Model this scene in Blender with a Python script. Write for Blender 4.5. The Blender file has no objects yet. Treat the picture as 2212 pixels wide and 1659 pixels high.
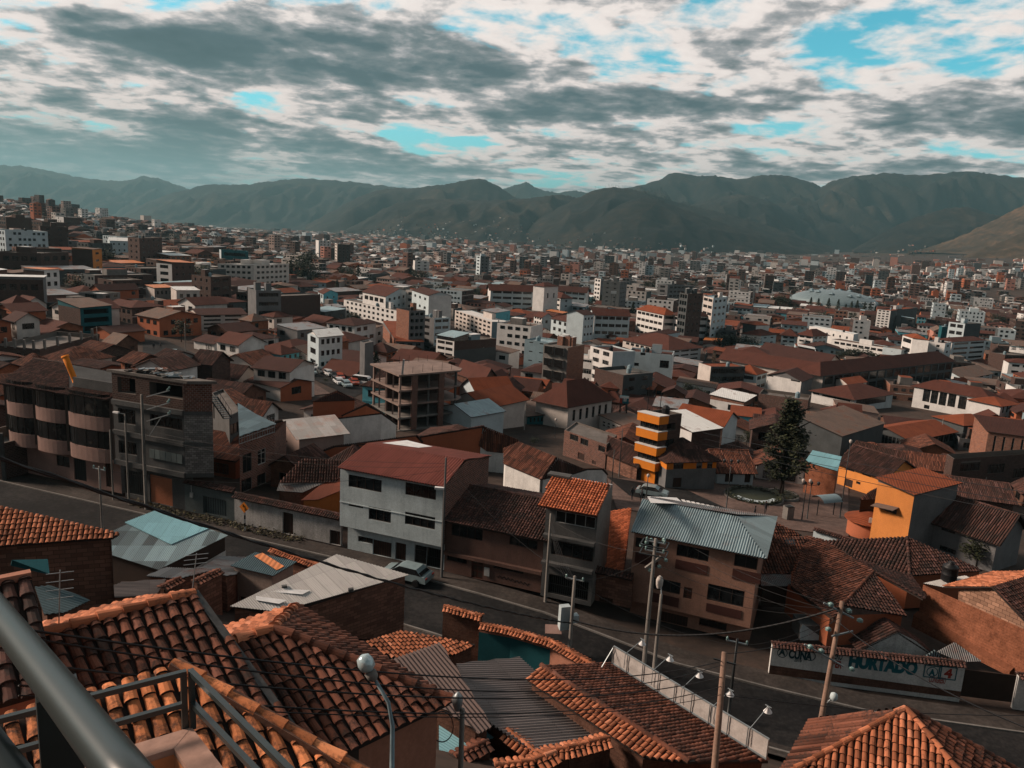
import bpy,math,random
from mathutils import Vector,Matrix,noise
# ---------------------------------------------------------------- camera, sky, sun, exposure
SC=bpy.context.scene
COL=SC.collection
R=math.radians
V=Vector
rnd=random.Random(11)
F,CU,CV=1661.0,1106.0,829.5          # focal length and centre, in 2212 x 1659 picture units
PITCH,ROLL=R(11.2),R(3.1)
CAM=V((0,0,30.0))
_r0=V((1,0,0)); _f=V((0,math.cos(PITCH),-math.sin(PITCH))); _u0=V((0,math.sin(PITCH),math.cos(PITCH)))
RT=_r0*math.cos(ROLL) + _u0*math.sin(ROLL)
UP=_u0*math.cos(ROLL) - _r0*math.sin(ROLL)
cd=bpy.data.cameras.new('camera'); cam=bpy.data.objects.new('camera',cd); COL.objects.link(cam)
cd.sensor_fit='HORIZONTAL'; cd.sensor_width=36; cd.lens=36*F/2212; cd.clip_start=0.1; cd.clip_end=40000
m=Matrix((RT,UP,-_f)).transposed().to_4x4(); m.translation=CAM; cam.matrix_world=m
SC.camera=cam
SC.view_settings.view_transform='Standard'; SC.view_settings.look='None'
SC.view_settings.gamma=1; SC.view_settings.exposure=0.6; SC.view_settings.use_curve_mapping=False
SC.cycles.max_bounces=5; SC.cycles.diffuse_bounces=2; SC.cycles.glossy_bounces=2; SC.cycles.transmission_bounces=2
SC.cycles.volume_bounces=0; SC.cycles.transparent_max_bounces=4; SC.cycles.use_denoising=True
SC.cycles.caustics_reflective=False; SC.cycles.caustics_refractive=False
SUN_AZ,SUN_EL=R(-80),R(30)             # azimuth from +Y (negative = to the left), elevation
sund=bpy.data.lights.new('sun','SUN'); sun=bpy.data.objects.new('sun',sund); COL.objects.link(sun)
sdir=V((math.sin(SUN_AZ)*math.cos(SUN_EL),math.cos(SUN_AZ)*math.cos(SUN_EL),math.sin(SUN_EL)))
sun.rotation_euler=sdir.to_track_quat('Z','Y').to_euler()
sund.energy=4.4; sund.angle=R(12); sund.color=(1.0,0.79,0.64)
def nodes_of(nt):
 """small helper: returns (new-node, link, math) functions for a node tree"""
 def nd(t,**k):
  n=nt.nodes.new(t)
  for a,b in k.items(): setattr(n,a,b)
  return n
 def plug(a,b):
  nt.links.new(a,b)
 def mth(op,a,b=None,c=None,clamp=False):
  n=nd('ShaderNodeMath',operation=op,use_clamp=clamp)
  for i,x in enumerate((a,b,c)):
   if x is None: continue
   if isinstance(x,(int,float)): n.inputs[i].default_value=x
   else: plug(x,n.inputs[i])
  return n.outputs[0]
 return nd,plug,mth
def make_world():
 w=bpy.data.worlds.new('World'); SC.world=w; w.use_nodes=True
 nt=w.node_tree; nt.nodes.clear()
 nd,plug,mth=nodes_of(nt)
 def mix(f,a,b):
  n=nd('ShaderNodeMix',data_type='RGBA')
  for i,x in ((0,f),(6,a),(7,b)):
   if isinstance(x,(int,float)): n.inputs[i].default_value=x
   elif isinstance(x,tuple): n.inputs[i].default_value=(*x,1)
   else: plug(x,n.inputs[i])
  return n.outputs[2]
 tc=nd('ShaderNodeTexCoord'); sep=nd('ShaderNodeSeparateXYZ'); plug(tc.outputs['Generated'],sep.inputs[0])
 x,y,z=sep.outputs
 az=mth('ARCTAN2',x,y)
 zc=mth('MAXIMUM',z,0.0)
 k=mth('DIVIDE',1.0,mth('ADD',zc,0.15))
 px,py=mth('MULTIPLY',x,k),mth('MULTIPLY',y,k)
 def pos(dx=0,dy=0,sx=1,sy=1,w=0):
  c=nd('ShaderNodeCombineXYZ')
  plug(mth('MULTIPLY',mth('ADD',px,dx),sx),c.inputs[0]); plug(mth('MULTIPLY',mth('ADD',py,dy),sy),c.inputs[1]); c.inputs[2].default_value=w
  return c.outputs[0]
 def nz(vec,scale,detail,rough=0.55,dist=0.0):
  n=nd('ShaderNodeTexNoise'); n.inputs['Scale'].default_value=scale; n.inputs['Detail'].default_value=detail
  n.inputs['Roughness'].default_value=rough; n.inputs['Distortion'].default_value=dist
  plug(vec,n.inputs['Vector']); return n.outputs['Fac']
 # weather: broad banks and gaps at compass bearings (degrees: bearing, elevation, width, height, weight, tilt)
 fields=SKY_FIELDS
 deg_a=mth('MULTIPLY',az,57.2958); deg_e=mth('MULTIPLY',mth('ARCSINE',z),57.2958)
 wob=mth('MULTIPLY',mth('SUBTRACT',nz(pos(3.1,1.7),0.9,3),0.5),5.0)
 deg_e2=mth('ADD',deg_e,mth('MULTIPLY',wob,0.35)); deg_a2=mth('ADD',deg_a,wob)
 total=None
 for a0,e0,sa,se,wt,tilt in fields:
  da=mth('SUBTRACT',deg_a2,a0)
  de=mth('SUBTRACT',mth('SUBTRACT',deg_e2,e0),mth('MULTIPLY',da,tilt))
  q=mth('ADD',mth('POWER',mth('DIVIDE',da,sa),2.0),mth('POWER',mth('DIVIDE',de,se),2.0))
  g=mth('MULTIPLY',mth('POWER',2.71828,mth('MULTIPLY',q,-1.0)),wt)
  total=g if total is None else mth('ADD',total,g)
 # heavier unseen deck overhead and behind the viewer, added to cut ambient light
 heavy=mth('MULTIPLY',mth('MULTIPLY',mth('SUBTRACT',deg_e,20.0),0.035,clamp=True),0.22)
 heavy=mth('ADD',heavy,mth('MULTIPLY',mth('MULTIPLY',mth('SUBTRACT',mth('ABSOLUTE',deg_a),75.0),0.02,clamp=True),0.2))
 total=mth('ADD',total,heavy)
 def density(dx,dy):
  big=nz(pos(dx,dy,1,1.0),0.85,2,0.5,0.2)
  fine=nz(pos(dx,dy,1,1.0,4.0),2.4,9,0.56,0.25); mid=nz(pos(dx,dy,1,1.0,9.0),6.5,7,0.55,0.2)
  d=mth('ADD',mth('MULTIPLY',mth('SUBTRACT',big,0.5),0.55),mth('ADD',mth('MULTIPLY',mth('SUBTRACT',fine,0.5),1.5),mth('MULTIPLY',mth('SUBTRACT',mid,0.5),1.0)))
  return d
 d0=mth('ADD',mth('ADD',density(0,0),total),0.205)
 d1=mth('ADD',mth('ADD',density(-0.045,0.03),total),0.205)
 relief=mth('SUBTRACT',d0,d1)                      # > 0 where the side towards the sun is thinner
 # clear sky
 sky=nd('ShaderNodeTexSky',sky_type='NISHITA'); sky.sun_disc=False
 sky.sun_elevation=SUN_EL; sky.sun_rotation=SUN_AZ; sky.altitude=3400; sky.air_density=1.0; sky.dust_density=1.2; sky.ozone_density=3.0
 tint=nd('ShaderNodeMix',data_type='RGBA',blend_type='MULTIPLY'); tint.inputs[0].default_value=1.0
 plug(sky.outputs[0],tint.inputs[6]); tint.inputs[7].default_value=(0.60,1.75,1.25,1)
 pale=mth('SUBTRACT',1.0,mth('MULTIPLY',deg_e,0.085),clamp=True)
 clear=mix(mth('MULTIPLY',pale,0.75),tint.outputs[2],(2.7,4.5,4.75))
 # cloud colour by thickness: lit rims, grey middles, slate bases
 thick=mth('SUBTRACT',d0,mth('MULTIPLY',relief,1.15))
 ramp=nd('ShaderNodeValToRGB'); plug(mth('MULTIPLY',thick,1.0),ramp.inputs[0])
 cr=ramp.color_ramp
 cols=[(0.0,(0.72,0.64,0.60)),(0.16,(0.67,0.59,0.555)),(0.30,(0.29,0.278,0.282)),(0.42,(0.135,0.15,0.157)),(0.60,(0.050,0.076,0.088)),(1.0,(0.030,0.050,0.060))]
 while len(cr.elements) < len(cols): cr.elements.new(0.5)
 for e,(p,c) in zip(cr.elements,cols): e.position=p; e.color=(*c,1)
 sc10=nd('ShaderNodeVectorMath',operation='SCALE'); plug(ramp.outputs[0],sc10.inputs[0]); sc10.inputs['Scale'].default_value=10.0
 # warmer cloud low towards the sun
 warm=mth('MULTIPLY',mth('SUBTRACT',1.0,mth('MULTIPLY',mth('ABSOLUTE',mth('ADD',deg_a,25.0)),0.018),clamp=True),mth('SUBTRACT',1.0,mth('MULTIPLY',deg_e,0.07),clamp=True))
 wm=nd('ShaderNodeMix',data_type='RGBA',blend_type='MULTIPLY'); plug(mth('MULTIPLY',warm,0.9),wm.inputs[0]); plug(sc10.outputs[0],wm.inputs[6]); wm.inputs[7].default_value=(1.05,0.90,0.87,1)
 cover=nd('ShaderNodeMapRange',interpolation_type='SMOOTHSTEP'); plug(d0,cover.inputs[0]); cover.inputs[1].default_value=-0.13; cover.inputs[2].default_value=0.17
 col=mix(cover.outputs[0],clear,wm.outputs[2])
 # murk in the lowest few degrees, thickest to the left, and below the horizon
 low=mth('MULTIPLY',mth('SUBTRACT',1.0,mth('MULTIPLY',mth('SUBTRACT',deg_e,mth('MULTIPLY',deg_a,-0.045)),0.20),clamp=True),mth('SUBTRACT',0.55,mth('MULTIPLY',deg_a,0.016),clamp=True))
 col=mix(mth('MULTIPLY',low,0.9,clamp=True),col,(1.25,1.9,1.95))
 bg=nd('ShaderNodeBackground'); plug(col,bg.inputs[0]); bg.inputs[1].default_value=0.1
 out=nd('ShaderNodeOutputWorld'); plug(bg.outputs[0],out.inputs[0])
 w.cycles.sampling_method='MANUAL'; w.cycles.sample_map_resolution=512
SKY_FIELDS=[  # bearing, elevation, half width, half height, weight, tilt
 (-33,17.2,5,1.4,-0.5,0.0),(-28,14.5,9,1.0,.05,0),(-22,10.6,12,1.5,0.5,-0.08),(-26,14.0,9,1.6,-0.16,0.0),(-4,11.5,9,2.0,0.22,-0.05),
 (-18,8.4,10,0.8,-0.03,-0.02),(-7,6.4,9,0.7,-0.12,-0.09),(-20,5.8,10,1.0,0.30,-0.03),(-31,7.5,6,0.8,-0.12,0.0),(-24,3.6,12,1.0,0.28,-0.04),(-30,5.0,5,0.5,-0.16,0.0),
 (2,8.6,8,1.0,0.26,-0.03),(2,17,3,1.2,-0.30,0.1),(8,12.5,4,1.4,-0.26,0.1),(20.5,12.6,2.6,1.4,-0.2,0.15),(25,14.5,1.8,1.2,-0.25,0.1),(28,10.8,4,.9,-0.3,0.0),(30,15.0,2.5,.9,-0.25,0.1),
 (13,13.2,4,2.0,0.05,0.0),(14,9.2,10,1.0,0.24,-0.02),(24,18.5,9,2.0,0.34,0.0),(30,8.0,6,1.0,0.16,0.0),(27,6.0,7,0.8,-0.24,0.0),(15,5.3,8,0.7,0.14,0.0),(19,3.6,6,0.7,-0.22,0.0),
]
make_world()
# ---------------------------------------------------------------- picture <-> place
def ray(u,v): return _f + RT*((u - CU)/F) - UP*((v - CV)/F)
def P(u,v,d): return CAM + ray(u,v)*d
def pl(u,v,z):
 r=ray(u,v); return CAM + r*((z - CAM.z)/r.z)
def proj(p):
 q=p - CAM; d=q.dot(_f); return CU + F*q.dot(RT)/d,CV - F*q.dot(UP)/d,d
def zat(p,v):
 """height above p's xy at which the picture row is v"""
 lo,hi=-60.0,60.0
 for _ in range(40):
  mid=(lo + hi)/2
  if proj(V((p.x,p.y,mid)))[1] > v: lo=mid
  else: hi=mid
 return (lo + hi)/2
TS=(-0.67,-0.425,-0.18,0.06,0.30,0.67)
TAB=[(6,(0,)*6),(25,(-.5,-.8,-1,-1.2,-1.2,-1.0)),(45,(-1,-2,-3.5,-4,-4,-4)),(90,(0,-3,-6,-7.5,-8,-9)),(150,(0,-4,-9,-14,-14,-14)),(270,(3,-5,-13,-18,-19,-20)),
 (450,(8,-7,-18,-23,-24,-26)),(700,(19,-8,-21,-25,-25,-27)),(1000,(33,-3,-23,-26,-26,-26)),(1400,(22,-2,-26,-27,-25,-16)),(2200,(-20,-32,-29,-30,-20,2)),
 (4000,(-55,-52,-38,-34,-10,46)),(7000,(-80,-70,-60,-50,0,90)),(14000,(-90,-80,-70,-60,0,100))]
SN=V((0.35,0.937,0)); SD=V((0.937,-0.35,0)); S0=V((-9,59,0))     # main street: normal, direction, a point on it
def street_s(x,y): return (x - S0.x)*SN.x + (y - S0.y)*SN.y
HILL=[(-90,34),(-52,22.5),(-42,17.5),(-34,13.2),(-26,8.5),(-18,4.6),(-11,2.0),(-5.5,0.15),(-5,0)]
def _sm(f): return f*f*(3 - 2*f)
def zt(x,y):
 s=street_s(x,y); a=(x - S0.x)*SD.x + (y - S0.y)*SD.y
 drop=-1.25*_sm(min(max((a - 9)/19,0),1))*max(0,1 - max(0,s - 6)/19,0)*max(0,1 - max(0,-5 - s)/9)
 return _zt(x,y,s) + drop
def _zt(x,y,s):
 if s < -5:
  if s <= HILL[0][0]: return HILL[0][1]
  for (a,za),(b,zb) in zip(HILL,HILL[1:]):
   if s <= b: return za + (zb - za)*(s - a)/(b - a)
 if s <= 6: return 0.0
 t=x/max(y,30); t=min(max(t,TS[0]),TS[-1])
 for i in range(5):
  if t <= TS[i + 1]: break
 ft=_sm((t - TS[i])/(TS[i + 1] - TS[i]))
 for (a,ra),(b,rb) in zip(TAB,TAB[1:]):
  if s <= b: break
 fs=min(math.log(s/a)/math.log(b/a),1.0)
 za=ra[i] + (ra[i + 1] - ra[i])*ft; zb=rb[i] + (rb[i + 1] - rb[i])*ft
 return za + (zb - za)*fs
def hit(u,v,h=0.0,far=9000):
 """where the sight line through a picture point meets the ground (raised by h)"""
 r=ray(u,v); d=75.0 if h > 0 else 3.0
 pd=d
 while d < far:
  p=CAM + r*d
  if p.z <= zt(p.x,p.y) + h:
   lo,hi=pd,d
   for _ in range(24):
    mid=(lo + hi)/2; p=CAM + r*mid
    if p.z <= zt(p.x,p.y) + h: hi=mid
    else: lo=mid
   return CAM + r*hi
  pd=d; d *= 1.02; d += 0.05
 return CAM + r*far
def ground(x,y,dz=0.0): return V((x,y,zt(x,y) + dz))
# ---------------------------------------------------------------- materials
MATS={}
def mat(key,build):
 if key not in MATS:
  m=bpy.data.materials.new(key); m.use_nodes=True
  nt=m.node_tree; nt.nodes.clear()
  nd,plug,mth=nodes_of(nt)
  out=nd('ShaderNodeOutputMaterial'); b=nd('ShaderNodeBsdfPrincipled'); plug(b.outputs[0],out.inputs[0])
  b.inputs['Roughness'].default_value=0.8; b.inputs['Specular IOR Level'].default_value=0.3
  build(nd,plug,mth,b); MATS[key]=m
 return MATS[key]
def _noise(nd,plug,vec,scale,detail=4,rough=0.6):
 n=nd('ShaderNodeTexNoise'); n.inputs['Scale'].default_value=scale; n.inputs['Detail'].default_value=detail; n.inputs['Roughness'].default_value=rough
 if vec is not None: plug(vec,n.inputs['Vector'])
 return n.outputs['Fac']
def _ramp(nd,plug,fac,stops):
 r=nd('ShaderNodeValToRGB'); cr=r.color_ramp
 while len(cr.elements) < len(stops): cr.elements.new(0.5)
 for e,(p,c) in zip(cr.elements,stops): e.position=p; e.color=(*c,1)
 plug(fac,r.inputs[0]); return r.outputs[0]
def _mixc(nd,plug,f,a,b,mode='MIX'):
 n=nd('ShaderNodeMix',data_type='RGBA',blend_type=mode)
 for i,x in ((0,f),(6,a),(7,b)):
  if isinstance(x,(int,float)): n.inputs[i].default_value=x
  elif isinstance(x,tuple): n.inputs[i].default_value=(*x,1)
  else: plug(x,n.inputs[i])
 return n.outputs[2]
def _bump(nd,plug,b,h,strength=0.4,dist=0.05):
 n=nd('ShaderNodeBump'); n.inputs['Strength'].default_value=strength; n.inputs['Distance'].default_value=dist
 plug(h,n.inputs['Height']); plug(n.outputs[0],b.inputs['Normal'])
def _pos(nd): return nd('ShaderNodeNewGeometry').outputs['Position']
def _scale(nd,plug,vec,s):
 n=nd('ShaderNodeVectorMath',operation='MULTIPLY'); plug(vec,n.inputs[0]); n.inputs[1].default_value=s; return n.outputs[0]
def dim(c,k): return tuple(x*k for x in c)
def plain(key,c,rough=0.7,metal=0.0,spec=0.3):
 def f(nd,plug,mth,b):
  g=_pos(nd); n=_noise(nd,plug,g,1.7,5)
  plug(_ramp(nd,plug,n,[(0.3,dim(c,0.78)),(0.7,dim(c,1.12))]),b.inputs['Base Color'])
  b.inputs['Roughness'].default_value=rough; b.inputs['Metallic'].default_value=metal; b.inputs['Specular IOR Level'].default_value=spec
 return mat(key,f)
def plaster(c,dirt=0.5,key=None):
 key=key or 'plaster_%02x%02x%02x_%d' % (*(int(255*min(x,1)) for x in c),int(dirt*100))
 def f(nd,plug,mth,b):
  g=_pos(nd)
  big=_noise(nd,plug,g,0.45,5,0.65)
  streak=_noise(nd,plug,_scale(nd,plug,g,(2.2,2.2,0.16)),1.0,5,0.7)
  fine=_noise(nd,plug,g,9.0,3)
  a=_ramp(nd,plug,big,[(0.32,dim(c,1 - 0.45*dirt)),(0.62,dim(c,1.08))])
  d=mth('MULTIPLY',mth('SUBTRACT',streak,0.50,clamp=True),2.6*dirt,clamp=True)
  a=_mixc(nd,plug,d,a,tuple(0.35*x + 0.012 for x in c))
  a=_mixc(nd,plug,0.18*dirt + 0.05,a,_ramp(nd,plug,fine,[(0.3,(0,0,0)),(0.7,(1,1,1))]),'OVERLAY')
  plug(a,b.inputs['Base Color']); b.inputs['Roughness'].default_value=0.9; b.inputs['Specular IOR Level'].default_value=0.15
  _bump(nd,plug,b,fine,0.25,0.02)
 return mat(key,f)
def brickwork(c,mortar=(0.22,0.20,0.185),bw=0.40,bh=0.20,key=None,wear=0.5):
 key=key or 'brickwork_%02x%02x%02x_%d' % (*(int(255*min(x,1)) for x in c),int(bh*100))
 def f(nd,plug,mth,b):
  uv=nd('ShaderNodeUVMap').outputs[0]; g=_pos(nd)
  t=nd('ShaderNodeTexBrick'); plug(uv,t.inputs['Vector'])
  t.inputs['Scale'].default_value=1.0; t.inputs['Brick Width'].default_value=bw; t.inputs['Row Height'].default_value=bh
  t.inputs['Mortar Size'].default_value=0.018; t.inputs['Mortar Smooth'].default_value=0.3; t.inputs['Bias'].default_value=-0.1
  t.inputs['Color1'].default_value=(*dim(c,0.62),1); t.inputs['Color2'].default_value=(*dim(c,1.25),1); t.inputs['Mortar'].default_value=(*mortar,1)
  big=_noise(nd,plug,g,0.6,5,0.7)
  a=_mixc(nd,plug,mth('MULTIPLY',mth('SUBTRACT',big,0.42,clamp=True),2.2*wear,clamp=True),t.outputs['Color'],tuple(0.45*x + 0.02 for x in c))
  plug(a,b.inputs['Base Color']); b.inputs['Roughness'].default_value=0.92; b.inputs['Specular IOR Level'].default_value=0.1
  _bump(nd,plug,b,mth('SUBTRACT',1.0,t.outputs['Fac']),0.5,0.03)
 return mat(key,f)
def tilemat(c,key,moss=0.35,dark=0.35):
 def f(nd,plug,mth,b):
  geo=nd('ShaderNodeNewGeometry'); g=geo.outputs['Position']; ri=geo.outputs['Random Per Island']
  a=_ramp(nd,plug,ri,[(0.0,dim(c,dark)),(0.25,dim(c,0.62)),(0.6,dim(c,0.95)),(0.9,(c[0]*1.25,c[1]*1.3,c[2]*1.35)),(1.0,(c[0]*1.35,c[1]*1.6,c[2]*1.9))])
  sp=_noise(nd,plug,g,6.5,6,0.75); big=_noise(nd,plug,g,0.7,3)
  mm=mth('MULTIPLY',mth('SUBTRACT',mth('ADD',mth('MULTIPLY',sp,0.6),mth('MULTIPLY',big,0.4)),0.60 - 0.22*moss,clamp=True),9.0,clamp=True)
  a=_mixc(nd,plug,mth('MULTIPLY',mm,0.85),a,(0.022,0.018,0.016))
  plug(a,b.inputs['Base Color']); b.inputs['Roughness'].default_value=0.88; b.inputs['Specular IOR Level'].default_value=0.2
  _bump(nd,plug,b,sp,0.3,0.02)
 return mat(key,f)
def tilebed(c,key):
 return plain(key,c,0.95)
def stripes(c,key,pitch=0.26,rust=0.0,metal=False,dark=0.55,rowlen=0.42):
 """far roofs: ribs or tile courses carried by bump and colour in roof UV metres"""
 def f(nd,plug,mth,b):
  uv=nd('ShaderNodeUVMap').outputs[0]; g=_pos(nd); sep=nd('ShaderNodeSeparateXYZ'); plug(uv,sep.inputs[0])
  wv=mth('ADD',mth('MULTIPLY',mth('SINE',mth('MULTIPLY',sep.outputs[0],6.2832/pitch)),0.5),0.5)
  n1=_noise(nd,plug,g,0.35,5,0.7); n2=_noise(nd,plug,_scale(nd,plug,uv,(1/pitch,0.35,1)),1.0,4,0.7)
  a=_ramp(nd,plug,mth('ADD',mth('MULTIPLY',n1,0.5),mth('MULTIPLY',n2,0.5)),[(0.3,dim(c,dark)),(0.52,c),(0.72,dim(c,1.3))])
  a=_mixc(nd,plug,mth('MULTIPLY',mth('SUBTRACT',1.0,wv),0.45 if not metal else 0.2),a,dim(c,0.25))
  if rust: a=_mixc(nd,plug,mth('MULTIPLY',mth('SUBTRACT',n1,0.58 - rust*0.2,clamp=True),7.0,clamp=True),a,(0.13,0.05,0.028))
  plug(a,b.inputs['Base Color']); b.inputs['Roughness'].default_value=0.5 if metal else 0.9
  b.inputs['Specular IOR Level'].default_value=0.4 if metal else 0.15
  _bump(nd,plug,b,wv,0.6,0.05)
 return mat(key,f)
def sheetmat(c,key,rust=0.3,patch=0.25,rough=0.55,spec=0.4):
 """corrugated sheeting whose ribs are modelled: each sheet its own tone, rust runs"""
 def f(nd,plug,mth,b):
  uv=nd('ShaderNodeUVMap').outputs[0]; g=_pos(nd)
  t=nd('ShaderNodeTexBrick'); plug(uv,t.inputs['Vector']); t.offset=0.0
  t.inputs['Scale'].default_value=1.0; t.inputs['Brick Width'].default_value=0.9; t.inputs['Row Height'].default_value=2.4; t.inputs['Mortar Size'].default_value=0.012
  t.inputs['Color1'].default_value=(*dim(c,1 - patch),1); t.inputs['Color2'].default_value=(*dim(c,1 + patch),1); t.inputs['Mortar'].default_value=(*dim(c,0.62),1)
  n1=_noise(nd,plug,g,0.5,6,0.7); run=_noise(nd,plug,_scale(nd,plug,uv,(5,0.5,1)),1.0,5,0.7)
  a=_mixc(nd,plug,mth('MULTIPLY',mth('SUBTRACT',run,0.5,clamp=True),1.6,clamp=True),t.outputs['Color'],dim(c,0.45))
  a=_mixc(nd,plug,mth('MULTIPLY',mth('SUBTRACT',n1,0.62 - 0.18*rust,clamp=True),6*rust,clamp=True),a,(0.16,0.055,0.03))
  plug(a,b.inputs['Base Color']); b.inputs['Roughness'].default_value=rough; b.inputs['Specular IOR Level'].default_value=spec
 return mat(key,f)
def adobe(c,key):
 def f(nd,plug,mth,b):
  g=_pos(nd); uv=nd('ShaderNodeUVMap').outputs[0]
  n=_noise(nd,plug,g,1.1,7,0.75); n2=_noise(nd,plug,g,7.0,5,0.7)
  a=_ramp(nd,plug,n,[(0.3,dim(c,0.45)),(0.5,c),(0.7,dim(c,1.35))])
  t=nd('ShaderNodeTexBrick'); plug(uv,t.inputs['Vector']); t.inputs['Scale'].default_value=1; t.inputs['Brick Width'].default_value=0.5; t.inputs['Row Height'].default_value=0.22; t.inputs['Mortar Size'].default_value=0.03; t.inputs['Mortar Smooth'].default_value=1.0
  a=_mixc(nd,plug,mth('MULTIPLY',t.outputs['Fac'],0.45),a,dim(c,0.4))
  a=_mixc(nd,plug,mth('MULTIPLY',mth('SUBTRACT',n2,0.5,clamp=True),3.0,clamp=True),a,dim(c,0.35))
  plug(a,b.inputs['Base Color']); b.inputs['Roughness'].default_value=0.97; b.inputs['Specular IOR Level'].default_value=0.05
  _bump(nd,plug,b,n2,0.6,0.06)
 return mat(key,f)
def foliage(c,key,var=0.6):
 def f(nd,plug,mth,b):
  geo=nd('ShaderNodeNewGeometry')
  plug(_ramp(nd,plug,geo.outputs['Random Per Island'],[(0,dim(c,1 - var)),(0.6,c),(1,(c[0]*(1 + var),c[1]*(1 + var),c[2]*(1 + 0.4*var)))]),b.inputs['Base Color'])
  b.inputs['Roughness'].default_value=0.7; b.inputs['Specular IOR Level'].default_value=0.2
 return mat(key,f)
def glassmat():
 def f(nd,plug,mth,b):
  g=_pos(nd); n=_noise(nd,plug,g,0.9,2)
  plug(_ramp(nd,plug,n,[(0.35,(0.006,0.007,0.008)),(0.62,(0.014,0.015,0.016)),(0.72,(0.05,0.045,0.04))]),b.inputs['Base Color'])
  b.inputs['Roughness'].default_value=0.12; b.inputs['Specular IOR Level'].default_value=0.35
  nb=_noise(nd,plug,g,2.5,1); _bump(nd,plug,b,nb,0.06,0.1)
 return mat('window_glass',f)
GLASS=glassmat()
DARK=plain('interior_shade_paint',(0.009,0.008,0.008),0.95,spec=0.05)  # near-black paint standing for the unlit space behind openings
M={
'wood': plain('dark_wood',(0.030,0.017,0.012),0.7),'door': plain('red_brown_door',(0.060,0.018,0.012),0.6),'frame': plain('window_frame',(0.05,0.035,0.028),0.6),
'lframe': plain('pale_frame',(0.34,0.34,0.33),0.6),'steel': plain('dark_steel',(0.022,0.025,0.026),0.45,0.3),'galv': plain('galvanised_steel',(0.26,0.29,0.30),0.45,0.5),'black': plain('black_rubber',(0.006,0.006,0.007),0.55),
'pole': plaster((0.17,0.155,0.14),0.5,'pole_concrete'),'polewarm': plaster((0.22,0.14,0.105),0.6,'pole_stained'),
'concrete': plaster((0.155,0.145,0.135),0.7,'bare_concrete'),'dconcrete': plaster((0.075,0.075,0.074),0.6,'dark_concrete'),'slab': plaster((0.13,0.115,0.105),0.8,'slab_concrete'),
'brick': brickwork((0.125,0.05,0.034)),'dbrick': brickwork((0.062,0.033,0.027),(0.11,0.095,0.085)),'obrick': brickwork((0.22,0.085,0.048)),'block': brickwork((0.20,0.185,0.175),(0.06,0.055,0.05),0.42,0.22,'grey_block',0.3),
'adobeblock': brickwork((0.17,0.085,0.06),(0.07,0.04,0.03),0.55,0.24,'adobe_block',0.6),'paleblock': brickwork((0.30,0.17,0.115),(0.07,0.035,0.025),0.55,0.3,'pale_block',0.2),
'adobe': adobe((0.22,0.085,0.048),'adobe_red'),'dadobe': adobe((0.11,0.058,0.042),'adobe_dark'),
'tile': tilemat((0.145,0.052,0.031),'clay_tile',0.5),'btile': tilemat((0.37,0.125,0.060),'clay_tile_bright',0.3,0.5),'dtile': tilemat((0.085,0.037,0.028),'clay_tile_dark',0.6),'ntile': tilemat((0.42,0.115,0.048),'clay_tile_new',0.05,0.75),'otile': tilemat((0.56,0.19,0.075),'clay_tile_mossy',0.58,0.6),  # bright clay tile doubles as the sunlit copy of plain clay tile
'bed': tilebed((0.028,0.019,0.016),'tile_bed'),'rbed': tilebed((0.09,0.032,0.02),'tile_bed_red'),
'rtile': stripes((0.085,0.030,0.021),'far_clay_tile',0.3),'rtile2': stripes((0.057,0.024,0.019),'far_clay_tile_dark',0.3),'rtile3': stripes((0.20,0.052,0.022),'far_clay_tile_red',0.3),'rzinc': stripes((0.20,0.21,0.215),'far_zinc',0.35,0.5,True),'rzincb': stripes((0.24,0.34,0.37),'far_zinc_blue',0.35,0.1,True),'rorange': stripes((0.50,0.16,0.045),'far_orange_sheet',0.4,0.0,True,0.8),
'rwhite': stripes((0.62,0.62,0.60),'far_white_sheet',0.5,0.1,True,0.8),'rfibre': stripes((0.15,0.105,0.085),'far_fibre_cement',0.4,0.2),
'foliage': foliage((0.030,0.034,0.020),'foliage_dark'),'foliage2': foliage((0.050,0.044,0.024),'foliage_brown'),'bark': plain('bark',(0.035,0.025,0.02),0.95),
}
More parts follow.
